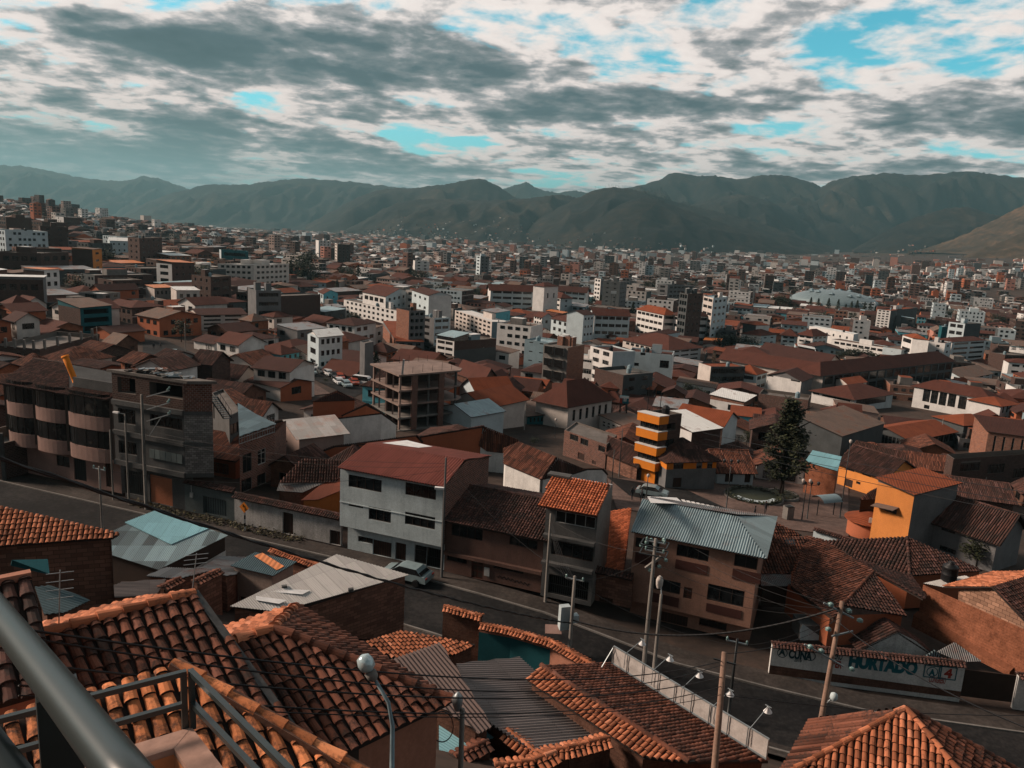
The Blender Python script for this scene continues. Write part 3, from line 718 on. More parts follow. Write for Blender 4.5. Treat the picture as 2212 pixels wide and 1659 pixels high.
hill('mountain',cr(5000,(740,500),(790,474),(840,446),(890,432),(950,430),(1020,432),(1090,432),(1150,427),(1210,421),(1250,428),(1320,450),(1400,490)),1250,-38,M['hill'],seed=7,gully=0.9)
hill('mountain',cr(4500,(1060,520),(1120,490),(1180,462),(1235,434),(1285,411),(1335,405),(1385,413),(1440,430),(1500,446),(1570,462),(1640,482),(1720,508),(1800,535)),1150,-30,M['hill'],seed=8,gully=0.55,rough=0.8)
hill('mountain',cr(3900,(1170,532),(1215,512),(1260,490),(1305,462),(1345,440),(1380,429),(1415,430),(1460,446),(1520,468),(1590,492),(1660,516),(1740,545)),700,-28,M['hill'],seed=9,gully=0.5,rough=0.8,convex=1.0)
hill('mountain',cr(4700,(1840,540),(1890,512),(1940,486),(1990,466),(2040,452),(2090,448),(2140,462),(2200,470),(2300,440)),900,20,M['hill'],seed=10,gully=0.5)
hill('mountain',cr(3900,(1960,548),(2010,533),(2070,512),(2130,484),(2190,454),(2250,425),(2350,390)),800,38,M['hilldry'],seed=11,gully=0.5)
hill('mountain',cr(3000,(2060,563),(2115,540),(2175,518),(2215,498),(2260,470),(2350,430)),420,18,M['hilldry'],seed=12,gully=0.4,rows=24,cols=60)
# ---------------------------------------------------------------- picture readings
CROPS={'B1': (0,800,2206),'B2': (625,800,2206),'B3': (1250,800,2206),'B4': (1875,800,2206),'c1': (0,1150,2212),'c2': (625,1100,2212),'c3': (1250,1100,2206),'c4': (1875,1150,2206),
  'c5': (0,1400,2183),'c6': (625,1400,2183),'c7': (1250,1400,2183),'c8': (1875,1400,2183),'D1': (0,400,2206),'D2': (625,400,2206),'D3': (1250,400,2206),'D4': (1875,400,2206),'o': (0,0,0)}
def K(c,x,y):
 if c in ('E1','E2','E3','E4'):
  x0,y0,s={'E1': (830,720,420),'E2': (1250,660,500),'E3': (1750,640,500),'E4': (2100,700,400)}[c]
  return ((x0 + x*s/2212)*0.8848,(y0 + y*s/2212)*0.8848)
 x0,y0,w=CROPS[c]
 if not w: return (x,y)
 return ((x0 + x*625/w)*0.8848,(y0 + y*625/w)*0.8848)
def KL(c,x,y,z): return pl(*K(c,x,y),z)
def SP(c,x,y,s):
 """on the upright plane parallel to the main street at offset s"""
 r=ray(*K(c,x,y)); k=(s - street_s(CAM.x,CAM.y))/(r.x*SN.x + r.y*SN.y); return CAM + r*k
def VP(c,x,y,a,b):
 """on the upright plane through ground points a, b"""
 d=V((b.x - a.x,b.y - a.y,0)); n=V((d.y,-d.x,0)); r=ray(*K(c,x,y)); k=((a - CAM).dot(n))/r.dot(n); return CAM + r*k
def RP(c,x,y,p):
 """on the plane through three points"""
 n=(p[1] - p[0]).cross(p[2] - p[0]); r=ray(*K(c,x,y)); return CAM + r*((p[0] - CAM).dot(n)/r.dot(n))
def px_ops(a,b,z0,lst):
 """openings read as picture corners (crop, x0, y0, x1, y1, kind): top left and bottom right"""
 d=V((b.x - a.x,b.y - a.y,0)).normalized(); out=[]
 for c,x0,y0,x1,y1,k in lst:
  p,q=VP(c,x0,y0,a,b),VP(c,x1,y1,a,b)
  x=sorted(((p - a).dot(d),(q - a).dot(d))); z=sorted((p.z - z0,q.z - z0)); out.append((x[0],x[1],z[0],z[1],k))
 return out
def HT(c,x,y,h=0.0): return hit(*K(c,x,y),h)
M['rail']=plain('railing_paint',(0.018,0.026,0.026),0.3,0.0,0.6)
M['peach']=plaster((0.30,0.135,0.090),0.25,'peach_plaster'); M['orangewall']=plaster((0.42,0.17,0.075),0.2,'orange_plaster'); M['parapet']=plaster((0.30,0.185,0.145),0.6,'parapet_render')
M['mortar']=plaster((0.16,0.085,0.06),0.8,'mortar'); M['banner']=plaster((0.36,0.33,0.31),0.35,'banner_cloth'); M['white']=plaster((0.50,0.49,0.47),0.55,'white_plaster'); M['teal']=plaster((0.012,0.075,0.088),0.2,'teal_paint')
# ---------------------------------------------------------------- balcony handrail and terrace railing
t=thing('balcony_railing','thick round steel handrail on a wide dark post crossing the nearest corner of the view','railing',P(122,1500,1.42))
mb=MB(); a,b=P(0,1330,1.78),P(262,1664,1.06); mb.tube([a + (a - b)*1.2,a,b,b + (b - a)*0.3],0.031,M['rail'],24,True); mb.obj('handrail',t,True)
mb=MB(); p=P(122,1470,1.45); mb.box(p + V((0,0.0,-0.64)),0.07,0.07,1.25,M['rail'],R(35)); mb.obj('post',t)
mb=MB(); a,b=P(-30,1590,1.6),P(60,1720,1.25); mb.tube([a + (a - b),b + (b - a)],0.028,M['rail'],16); mb.obj('lower_rail',t,True)
zr=P(396,1454,6.0).z; corner=pl(396,1454,zr); corner2=pl(413,1452,zr)
ul=(pl(0,1555,zr) - corner).normalized(); ur=(pl(624,1662,zr) - corner2).normalized()
zl=zr - 0.27; zp=zr - 0.47
t=thing('terrace_railing','thin square tube railing with two rails turning the corner of the terrace parapet','railing',V((corner.x,corner.y,zp)))
for nm,q,d,ln in (('top_rail',0.0,ul,4.0),('top_rail',0.0,ur,4.0),('middle_rail',-0.27,ul,4.0),('middle_rail',-0.27,ur,4.0)):
 mb=MB(); o=(corner if d is ul else corner2) + V((0,0,q)); mb.bar(o,o + d*ln,0.042,0.042,M['rail']); mb.obj(nm,t)
for o in (corner,corner2,corner + ul*1.55,corner2 + ur*1.6):
 mb=MB(); mb.box(V((o.x,o.y,zr - 0.235)),0.044,0.044,0.51,M['rail'],math.atan2(ul.y,ul.x)); mb.obj('post',t)
t=thing('terrace_parapet','low pinkish rendered parapet wall around the sunken terrace below the square railing','parapet',V((corner.x,corner.y,zp - 1.5)))
O=KL('c5',1600,1318,zp); ul2=(KL('c5',1130,1460,zp) - O).normalized(); ur2=(KL('c5',1860,1657,zp) - O).normalized(); th=0.2
O=O - ul2*0.03; inn=O + (ul2 + ur2)*th
A1,B1=O + ul2*4,O + ur2*4
mb=MB(); mb.prism([A1,A1 + ur2*th,inn,O],zp - 1.6,zp,M['parapet']); mb.prism([O,inn,B1 + ul2*th,B1],zp - 1.6,zp - 0.002,M['parapet']); mb.obj('wall',t)
mb=MB(); mb.face([V((q.x,q.y,zp - 1.2)) for q in (inn,A1 + ur2*th,A1 + ur2*3.5,B1 + ul2*th)][::-1],M['parapet']); mb.obj('floor',t)
mb=MB(); mb.face([V((q.x,q.y,z)) + (ul2 + ur2)*0.004 for q,z in ((inn,zp - 1.19),(B1 + ul2*th,zp - 1.19),(B1 + ul2*th,zp - 0.05),(inn,zp - 0.05))],M['orangewall'])
mb.face([V((q.x,q.y,z)) + (ul2 + ur2)*0.004 for q,z in ((A1 + ur2*th,zp - 1.19),(inn,zp - 1.19),(inn,zp - 0.05),(A1 + ur2*th,zp - 0.05))],M['orangewall']); mb.obj('inner_face',t)
# ---------------------------------------------------------------- the near tiled roofs
def drop_walls(mb,poly,zb,m,inset=0.25):
 """walls hung below a roof outline, a little inside it"""
 c=sum(poly,V((0,0,0)))/len(poly); q=[p + V((c.x - p.x,c.y - p.y,0)).normalized()*inset for p in poly]
 for i in range(len(q)):
  a,b=q[i],q[(i + 1) % len(q)]; mb.poly_wall([V((a.x,a.y,zb)),V((b.x,b.y,zb)),V((b.x,b.y,b.z - 0.12)),V((a.x,a.y,a.z - 0.12))],m)
ROOFS=[]
def roofed(name,label,planes,kind,caps=(),walls=None,lod=0,wallm='peach',group=None,sp=0.25,capr=0.13,cat='house',jit=1.0):
 base=planes[0][0]; t=thing(name,label,cat,V((base.x,base.y,zt(base.x,base.y))),group)
 mb=MB(); q=[p for pl_ in planes for p in pl_]; X0,X1,Y0,Y1=(f((p - S0).dot(d) for p in q) for d in (SD,SN) for f in (min,max)); ROOFS.append([S0 + SD*x + SN*y for x,y in ((X0,Y1),(X0,Y0),(X1,Y0),(X1,Y1))])
 for p in planes:
  if kind in SHEETS: roofplane(mb,p,kind)
  else: tiles(mb,p,M[kind],M['rbed'] if kind=='ntile' else M['bed'],sp=sp,lod=lod,jit=jit)
 for a,b in caps: ridge(mb,a,b,M[kind],capr)
 mb.obj('roof',t)
 if walls:
  w=MB()
  for poly,zb in walls: drop_walls(w,poly,zb,M[wallm])
  w.obj('wall',t)
 return t
# mossy roof right under the terrace
a=P(375,1444,11.0); l=pl(-140,1590,a.z); b=P(735,1654,10.5); b=a + (b - a)*1.5; bl=l + (b - a)
t=roofed('tile_roof_house','bright orange mossy clay tile roof directly below the terrace railing',[[bl,b,a,l]],'otile',walls=[([bl,b,a,l],a.z - 4)],sp=0.215,wallm='orangewall')
mb=MB(); up=V((0,0,0.07)); mb.bar(a + up,b + up,0.20,0.13,M['mortar']); ridge(mb,b + up,a + up,M['otile'],0.09); mb.obj('verge',t)
# dark roof at the frame edge
a,b=pl(-120,1284,23.4),pl(67,1246,23.4); b2=P(125,1480,12.5); a2=a + (b2 - b); mv=V((b.x - b2.x,b.y - b2.y,b2.z - b.z)); a3,b3=a + mv,b + mv
t=roofed('tile_roof_house','dark clay tile roof with one pale ridge board beside the thick handrail',[[a2,b2,b,a],[b3,a3,a,b]],'dtile',walls=[([a2,b2,b3,a3],17)],sp=0.24)
mb=MB(); mb.bar(a + V((0,0,0.05)),b + V((0,0,0.05)),0.16,0.14,M['peach']); mb.obj('ridge_board',t)
# gable; far slope coloured as sunlit, near slope darker for shade and weathering
a,b=pl(114,1365,21.8),pl(420,1282,21.8); e=P(499,1391,16.2) - b; mv=V((-e.x,-e.y,e.z))*1.85; e=e*2.7
a -= (b - a)*0.05
t=roofed('tile_roof_house','gabled clay tile roof with a weathered shaded near slope and sunlit orange far slope',[[a + e,b + e,b,a]],'tile',walls=[([a + e,b + e,b + mv,a + mv],15)],sp=0.235)
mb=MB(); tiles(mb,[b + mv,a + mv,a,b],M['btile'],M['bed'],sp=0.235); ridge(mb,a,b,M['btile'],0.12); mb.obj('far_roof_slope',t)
mb=MB(); mb.bar(b + V((0,0,0.02)),b + e,0.16,0.10,M['dconcrete']); mb.obj('verge',t)
# hipped roof next to it; brighter tile paints sunlight on its far slope
z1,z2=20.85,19.6
Kp,J=pl(501,1391,z1),pl(591,1359,z1); E=pl(970,1514,z2); A=pl(640,1310,z2); W=pl(720,1634,z2); dr=(E - W).normalized(); W=E - dr*9; A2=A - dr*8; K2=J - dr*6
t=roofed('tile_roof_house','hipped clay tile roof with pale hip caps behind the round street lamp',[[W,E,J,K2]],'tile',caps=[(E,J)],walls=[([W,E,A,A2],14)],sp=0.235)
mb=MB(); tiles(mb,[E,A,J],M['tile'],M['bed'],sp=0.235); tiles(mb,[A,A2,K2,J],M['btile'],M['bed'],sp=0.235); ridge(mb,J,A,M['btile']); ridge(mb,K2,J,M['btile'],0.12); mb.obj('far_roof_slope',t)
c=(W + E + A + A2)/4; fa,fb=W + (c - W).normalized()*0.25,E + (c - E).normalized()*0.25
mb=MB(); d=(fb - fa).normalized(); n=V((d.y,-d.x,0)); q=VP('c6',700,1640,fa,fb)
mb.box(V((q.x,q.y,q.z)) + n*0.02,0.9,0.08,0.9,M['wood'],math.atan2(d.y,d.x)); mb.obj('window',t)
# pyramid roof bottom right; brighter tile on one face paints the sunlight
ap=P(1956,1530,30); ze=ap.z - 2.1; Lc,Nc,Rc=pl(1680,1684,ze),pl(2224,1850,ze),pl(2235,1686,ze); Fc=Lc + Rc - Nc
t=roofed('tile_roof_house','pyramid clay tile roof with one sunlit orange face beside the road',[[Lc,Nc,ap]],'btile',caps=[(Nc,ap)],walls=[([Lc,Nc,Rc,Fc],2)],sp=0.25)
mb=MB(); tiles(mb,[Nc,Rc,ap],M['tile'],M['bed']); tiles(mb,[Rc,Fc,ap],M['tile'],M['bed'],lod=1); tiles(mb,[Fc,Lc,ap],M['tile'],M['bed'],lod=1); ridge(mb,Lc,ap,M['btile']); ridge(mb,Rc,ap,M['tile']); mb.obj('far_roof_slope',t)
# white corrugated shed roof on a brick wall
Q=[pl(497,1309,5.7),pl(598,1330,4.8),pl(883,1241,4.8),pl(725,1206,5.7)]
t=thing('shed','long shed with a pale corrugated sheet roof and block side wall beside the road','shed',ground(Q[2].x,Q[2].y))
mb=MB(); pn=[Q[0],Q[2],Q[3]]
corr(mb,Q,SHEETS['s_white'][2],0.15,0.018,under=M['wood']); mb.obj('roof',t)
mb=MB(); c=sum(Q,V())/4
q=[p + V((c.x - p.x,c.y - p.y,0)).normalized()*0.3 for p in Q]
for i in range(4):
 a,b=q[i],q[(i + 1) % 4]; mb.poly_wall([V((a.x,a.y,zt(a.x,a.y) - .3)),V((b.x,b.y,zt(b.x,b.y) - .3)),V((b.x,b.y,b.z - 0.1)),V((a.x,a.y,a.z - 0.1))],M['adobeblock'])
mb.obj('wall',t)
for x,y in ((245,1190),(820,1215)):
 mb=MB(); p=RP('c2',x,y,[Q[0],Q[2],Q[3]]); mb.box(p + V((0,0,0.1)),0.35,0.25,0.22,M['dconcrete'],0.4); mb.obj('roof_weight',t)
def sheets_on(name,t,plane,lst,c,m,h=0.07):
 for pts in lst:
  mb=MB(); slab(mb,[RP(c,x,y,plane) + V((0,0,h)) for x,y in pts],m,0.02); mb.obj(name,t)
M['palesheet']=plain('pale_sheet',(0.62,0.61,0.60),0.6); M['oshut']=plaster((0.36,0.14,0.075),0.25,'orange_shutter')
sheets_on('roof_patch',t,[Q[0],Q[2],Q[3]],[[(110,1195),(470,1215),(400,1250),(80,1225)],[(0,1265),(270,1300),(200,1332),(0,1300)]],'c2',M['palesheet'])
# garden walls with tile coping
def coping(name,label,pts,hgt,wm,kind='tile',th=0.3,group=None,foot=None,sp=0.24,w=0.42):
 """wall running through top points pts (inside its coping) with a little two sided tile roof"""
 t=thing(name,label,'wall',V((pts[0].x,pts[0].y,pts[0].z - hgt)),group); mw,mr=MB(),MB()
 for a,b in zip(pts,pts[1:]):
  d=V((b.x - a.x,b.y - a.y,0)).normalized(); n=V((d.y,-d.x,0))
  qa,qb=(a + n*th/2,b + n*th/2); ra,rb=(a - n*th/2,b - n*th/2)
  za,zb=(zt(a.x,a.y) - 0.3,zt(b.x,b.y) - 0.3) if foot is None else (a.z - hgt,b.z - hgt)
  mw.poly_wall([V((qa.x,qa.y,za)),V((qb.x,qb.y,zb)),qb - V((0,0,.12)),qa - V((0,0,.12))],wm); mw.poly_wall([V((rb.x,rb.y,zb)),V((ra.x,ra.y,za)),ra - V((0,0,.12)),rb - V((0,0,.12))],wm)
  mw.poly_wall([V((qb.x,qb.y,zb)),V((rb.x,rb.y,zb)),rb - V((0,0,.12)),qb - V((0,0,.12))],wm); mw.poly_wall([V((ra.x,ra.y,za)),V((qa.x,qa.y,za)),qa - V((0,0,.12)),ra - V((0,0,.12))],wm)
  dz=V((0,0,-0.16))
  tiles(mr,[a + n*w + dz,b + n*w + dz,b,a],M[kind],M['bed'],sp=sp,th=0.06); tiles(mr,[b - n*w + dz,a - n*w + dz,a,b],M[kind],M['bed'],sp=sp,th=0.06); ridge(mr,a,b,M[kind],0.11)
 mw.obj('wall',t); mr.obj('coping',t); return t
coping('garden_wall','short clay tile coped wall beside the shed with the orange striped roof',[pl(586,1183,3.6),pl(708,1228,3.3)],3,M['adobeblock'],'btile')
t=coping('garden_wall','adobe courtyard wall with clay tile coping and teal painted inside by the road',[KL('c2',1625,1345,3.9),KL('c2',1950,1432,3.7)],3,M['dadobe'],'btile')
wl=[pl(1037,1348,3.4),pl(1106,1361,3.4),pl(1192,1386,3.4),pl(1268,1429,3.4),pl(1300,1452,3.4)]
t=coping('garden_wall','long kinked courtyard wall with clay tile coping and a teal painted panel',wl,3,M['peach'],'btile')
mb=MB(); a,b=VP('c6',1755,560,wl[0],wl[1]),VP('c7',305,660,wl[1],wl[2]); n=V((-0.3,-0.95,0))*-0.0
d=V((wl[2].x - wl[0].x,wl[2].y - wl[0].y,0)).normalized(); n=V((d.y,-d.x,0))
for (p,q) in ((wl[0] + (wl[1] - wl[0])*0.0,wl[1]),(wl[1],wl[2])):
 d=V((q.x - p.x,q.y - p.y,0)).normalized(); n=V((d.y,-d.x,0))*0.165
 mb.poly_wall([V((p.x,p.y,0.5)) + n,V((q.x,q.y,0.5)) + n,V((q.x,q.y,q.z - 0.5)) + n,V((p.x,p.y,p.z - 0.5)) + n],M['teal'])
mb.obj('painted_panel',t)
# small bright roof in the courtyard
p3=[KL('c6',1240,490,6.3),KL('c6',1000,600,6.3),KL('c6',1870,605,5.4)]
pp=[RP('c6',x,y,p3) for x,y in ((1140,715),(1690,690),(1870,605),(1240,490),(935,585))]
roofed('tile_roof_house','small lean-to with bright clay tiles inside the courtyard with the teal panel',[pp],'btile',walls=[(pp,2.5)],wallm='dadobe',sp=0.24)
# grey corrugated yard roofs
p3=[KL('c6',1150,735,10.4),KL('c6',1570,585,10.4),KL('c6',2010,1300,9.2)]
pp=[RP('c6',x,y,p3) for x,y in ((1150,735),(1570,585),(1800,865),(2010,1300),(1800,1440),(1400,1440))]
pp=[RP('c6',x,y,p3) for x,y in ((1050,770),(1570,585),(2012,1300),(1900,1360))]
roofed('yard_roof','steep brown fibre cement corrugated yard roof behind the round street lamp',[pp],'s_brown',walls=[(pp,6.5)],wallm='dadobe',cat='shed')
p3=[KL('c6',1740,760,8.75),KL('c7',190,1510,8.75),KL('c7',760,1420,7.9)]
pp=[RP('c7',x,y,p3) for x,y in ((-480,770),(-300,1200),(190,1530),(760,1420),(190,830),(60,715))]
roofed('yard_roof','wide grey corrugated yard roof between the dark sheet roof and the tiled roof with the banner',[pp],'s_grey',walls=[(pp,5)],wallm='dadobe',cat='shed')
p3=[KL('c6',1640,1250,8.6),KL('c6',2040,1390,8.2),KL('c6',1640,1520,8.4)]
pp=[RP('c6',x,y,p3) for x,y in ((1560,1235),(1960,1300),(2040,1390),(1560,1560))]
roofed('yard_roof','small light blue corrugated roof patch low beside the peach wall',[pp],'s_cyan',walls=[(pp,6)],wallm='dadobe',cat='shed')
# tiled roof that carries the banner
zr_,ze_=9.0,7.4
a,b=KL('c7',250,790,zr_),KL('c7',1190,1400,zr_); fa,fb=KL('c7',815,762,ze_),KL('c7',2185,1600,ze_); b=b + (b - a)*0.28; nb_=KL('c7',870,1395,8.7); na=KL('c7',130,905,8.7); nb_=nb_ + (nb_ - na)*0.3
t=roofed('tile_roof_house','long clay tile roof whose far slope runs down to the banner along the road',[[fb,fa,a,b]],'tile',caps=[(a,b)],walls=[([na,nb_,fb,fa],3.5)],sp=0.25,wallm='dadobe')
mb=MB(); tiles(mb,[na,nb_,b,a],M['btile'],M['bed'],sp=0.25); mb.obj('near_roof_slope',t)
# banner with its lamps
t=thing('advertising_banner','long pale cloth banner on a steel frame seen from behind above the tiled roof','banner',fa)
b0,b1=KL('c7',858,766,7.75),KL('c7',2172,1585,7.75); d=(b1 - b0); L=d.length; d.normalize(); n=V((d.y,-d.x,0)); H=1.0
mb=MB(); vs=[]; fs=[]; nx=90; nz_=8
for i in range(nx + 1):
 for j in range(nz_ + 1):
  x=i/nx*L; z=j/nz_; w=0.05*noise.noise(V((x*1.1 + z*0.9,z*1.2,3))) + 0.03*noise.noise(V((x*3.0 - z*2.6,z*3,8)))
  vs.append(b0 + d*x + V((0,0,0.05 + z*(H - 0.06))) + n*w*math.sin(math.pi*min(z*1.1,1)))
for i in range(nx):
 for j in range(nz_): q=i*(nz_ + 1) + j; fs.append((q,q + nz_ + 1,q + nz_ + 2,q + 1))
mb.quads(vs,fs,M['banner']); mb.obj('cloth',t,True)
mb=MB()
for z in (0.0,H): mb.bar(b0 + V((0,0,z)),b1 + V((0,0,z)),0.06,0.06,M['galv'])
k=9
for i in range(k + 1):
 p=b0 + d*(L*i/k) + n*0.06; mb.bar(p,p + V((0,0,H)),0.04,0.04,M['galv'])
mb.bar(b0 + V((0,0,H)),b0 + n*0.9,0.03,0.03,M['galv']); mb.obj('frame',t)
heads=[(975,690,1110,590),(1210,830,1350,718),(1460,975,1600,875),(1720,1140,1880,1020),(2040,1290,2165,1165)]
words5=['farthest along the banner top','second farthest along the banner top','middle one of the row','just behind the stained pole','nearest along the banner top']
for i,(x0,y0,x1,y1) in enumerate(heads):
 p=VP('c7',x0,y0,b0,b1); q=p - n*1.1 + V((0,0,0.55)) + d*0.1
 lt=thing('floodlight','small white floodlight on a thin bent arm, ' + words5[i],'lamp',V((p.x,p.y,b0.z + H)),'floodlights along the banner')
 mb=MB(); p0=V((p.x,p.y,b0.z + 0.2)) + n*0.1; mb.tube([p0,V((p.x,p.y,b0.z + H)) + n*0.08,q],0.02,M['galv'],6); mb.obj('arm',lt)
 mb=MB(); mb.bar(q - d*0.16,q + d*0.16,0.04,0.03,M['galv']); mb.obj('bracket',lt)
 mb=MB(); mb.lathe(q + V((0,0,-0.28)),[(0.20,0.0),(0.17,0.05),(0.07,0.18),(0.05,0.26)],M['palesheet'],12); mb.obj('shade',lt,True)
# coped walls in front of it
coping('garden_wall','tile coped yard wall running below the grey corrugated roof to the tiled roof',[KL('c7',-40,1340,8.8),KL('c7',200,1530,8.7),KL('c7',480,1490,8.8),KL('c7',830,1400,8.9)],3,M['dadobe'],'btile')
coping('garden_wall','small tile coping stepping down over a white wall under the tiled roof',[KL('c7',1180,1470,8.0),KL('c7',1330,1420,8.0)],3,M['white'],'btile')
coping('garden_wall','short tile coping on a white wall just in front of the stained pole',[KL('c7',1350,1520,7.6),KL('c7',1500,1450,7.6)],3,M['white'],'btile')
coping('garden_wall','mossy tile coping at the lower edge next to the light blue sheet',[KL('c6',1700,1560,8.9),KL('c6',1980,1430,8.9)],4,M['dadobe'],'tile')
coping('garden_wall','tile coped wall end below the wide grey corrugated roof',[KL('c6',2040,1640,9.2),KL('c7',190,1600,9.2),KL('c7',370,1520,9.2)],4,M['dadobe'],'btile')
# ---------------------------------------------------------------- left edge: adobe house, small roofs
zh=12.4; a,b=pl(-90,1184,zh),pl(243,1161,zh); c=pl(262,1150,zh); r0=pl(-90,1074,14.2)
t=thing('adobe_house','adobe house with a plain mud block side and weathered orange tile roof','house',ground(b.x,b.y))
c=RP('o',258,1152,[a,b,r0]); mb=MB(); tiles(mb,[a,b,c,r0],M['btile'],M['bed'],sp=0.25); mb.obj('roof',t)
mb=MB(); bb=b + V((-0.25,0.25,0)); aa=a + V((0.0,0.3,0)); cc=V((bb.x,bb.y,0)) + V((1.0,9,0))
mb.poly_wall([V((aa.x,aa.y,3)),V((bb.x,bb.y,3)),V((bb.x,bb.y,zh - .1)),V((aa.x,aa.y,zh - .1))],M['adobeblock']); e2=V((c.x - 0.3,c.y - 0.3,0)); mb.poly_wall([V((bb.x,bb.y,3)),V((e2.x,e2.y,3)),V((e2.x,e2.y,zh - .15)),V((bb.x,bb.y,zh - .1))],M['dadobe']); mb.obj('wall',t)
p3=[KL('c1',420,860,14.6),KL('c1',760,1110,14.0),KL('c1',380,1220,14.2)]
pp=[RP('c1',x,y,p3) for x,y in ((310,1010),(440,985),(770,1110),(500,1205),(380,1230))]
t=roofed('yard_roof','dull teal corrugated lean-to roof below the adobe house',[[RP('c1',x,y,p3) for x,y in ((380,1235),(560,1215),(775,1110),(440,985),(300,1000))]],'s_teal',walls=[(pp,11)],wallm='dadobe',cat='shed')
p4=[V(q) + V((0,0,0.5)) for q in (KL('c1',100,905,14.8),KL('c1',435,985,14.6),KL('c1',420,855,14.9),KL('c1',110,865,15.1))]
mb=MB(); slab(mb,p4,M['teal'],0.05); mb.obj('upper_sheet',t)
# blue grey shed
p3=[KL('c1',1350,345,4.9),KL('c1',1970,555,4.5),KL('c1',1370,850,4.0)]
pp=[RP('c1',x,y,p3) for x,y in ((700,640),(1370,850),(1970,555),(1350,345))]
t=roofed('shed','shed by the road with a patched grey and light cyan corrugated roof',[pp],'s_patch',walls=[(pp,0.2)],wallm='wood',cat='shed')
mb=MB(); corr(mb,[RP('c1',x,y,p3) + V((0,0,0.09)) for x,y in ((1080,450),(1480,640),(1810,500),(1350,345))],SHEETS['s_cyan'][2],0.14,0.02); mb.obj('roof_patch',t)
mb=MB(); c=sum(pp,V())/4; q=[p + V((c.x - p.x,c.y - p.y,0)).normalized()*0.22 for p in pp]; a,b=q[1],q[2]
n=V((b - a).y,-(b - a).x,0) if False else V(((b - a).y,-(b - a).x,0)).normalized()
mb.poly_wall([V((a.x,a.y,0.2)) + n*.03,V((b.x,b.y,0.2)) + n*.03,V((b.x,b.y,b.z - 1.3)) + n*.03,V((a.x,a.y,a.z - 1.6)) + n*.03],M['white']); mb.obj('white_wall_base',t)
# striped little house
zq=4.4; q=[KL('c1',1990,815,zq),KL('c2',150,1080,zq),KL('c2',355,958,zq),KL('c2',140,848,zq + .5)]
t=thing('small_house','small house with a grey sheet roof crossed by one orange stripe','house',ground(q[1].x,q[1].y))
mb=MB(); pn=[q[0],q[1],q[2]]; qq=q[:3] + [q[0] + q[2] - q[1]]
corr(mb,qq,SHEETS['s_teal'][2],0.16,0.025,under=M['wood']); mb.obj('roof',t)
sheets_on('roof_stripe',t,pn,[[(-15,915),(55,888),(245,1005),(180,1038)]],'c2',M['rorange'],0.06)
mb=MB(); c=sum(qq,V())/4; w=[p + V((c.x - p.x,c.y - p.y,0)).normalized()*0.3 for p in qq]
for i in range(4):
 a,b=w[i],w[(i + 1) % 4]
 facade(mb,t,a,b,0.0,zq - 0.05,plaster((0.26,0.20,0.17),0.4),([(0.4,1.3,0.05,2.0,'door'),(2.3,3.2,1.2,2.1,'win')] if i in (0,1) else []),0)
mb.obj('wall',t)
for nm,lab,z,kind,pts in (('yard_roof','rusty brown old sheet roof between the patched shed and the striped house',4.6,'s_rust',((1260,905),(1540,930),(1860,850),(1430,832))),('yard_roof','flat grey sheet roof under the patched shed',5.2,'s_grey',((940,1010),(930,1085),(1340,1085),(1430,935),(1050,960))),
       ('yard_roof','pale dusty flat sheet roof behind the short coped wall',4.2,'s_rust',((1730,840),(1960,905),(2040,890),(2180,745),(1900,735)))):
 pp=[KL('c1',x,y,z + 0.3*(i in (0,1))) for i,(x,y) in enumerate(pts)]; pn=[KL('c1',*pts[0],z + .35),KL('c1',*pts[1],z + .35),KL('c1',*pts[2],z)]
 pp=[RP('c1',x,y,pn) for x,y in pts]; roofed(nm,lab,[pp],kind,walls=[(pp,z - 2.6)],wallm='adobeblock',cat='shed')
coping('garden_wall','crumbling tile coping with loose tiles over the mud wall',[KL('c1',1400,1000,5.8),KL('c1',1560,920,5.8)],3,M['dadobe'],'tile')
coping('garden_wall','mud brick wall with a slanting tile coping between shed and striped house',[KL('c1',1690,950,5.6),KL('c1',1900,850,5.6)],3,M['adobeblock'],'tile')
# ---------------------------------------------------------------- streets
def sheet(name,pts,m,dz):
 """ground sheet through ground points, draped"""
 mb=MB(); c=sum(pts,V())/len(pts); n=len(pts)
 mb.face([V((p.x,p.y,p.z + dz)) for p in pts],m); return structure(mb.obj(name))
def road(name,path,w,m,dz,step=4.0):
 vs,fs=[],[]; pts=[]
 for a,b in zip(path,path[1:]):
  k=max(1,int((b - a).length/step))
  pts += [a + (b - a)*(i/k) for i in range(k)]
 pts.append(path[-1])
 for i,p in enumerate(pts):
  d=pts[min(i + 1,len(pts) - 1)] - pts[max(i - 1,0)]; d.z=0; d.normalize(); n=V((d.y,-d.x,0)); ww=w(i/(len(pts) - 1)) if callable(w) else w
  for j in range(-4,5): q=p + n*(ww*j/8); vs.append((q.x,q.y,max(zt(q.x,q.y),zt(p.x,p.y) - 0.3) + dz))
 for i in range(len(pts) - 1):
  for j in range(8): q=i*9 + j; fs.append((q,q + 1,q + 10,q + 9))
 mb=MB(); mb.quads(vs,fs,m); return structure(mb.obj(name,None,True))
def st(a,s): p=S0 + SD*a + SN*s; return V((p.x,p.y,0))
main_path=[st(-110,0),st(-60,0),st(-30,0),st(0,0),V((2,54,0)),V((12,49,0)),V((25,44.2,0)),V((60,38,0))]
road('pavement',[p + SN*0.4 for p in main_path],lambda f: 11.5 + 5*max(0,f - .75),M['pave'],0.02)
road('main_street',main_path,lambda f: 7.4 + 7*max(0,f - .75),M['asphalt'],0.026)
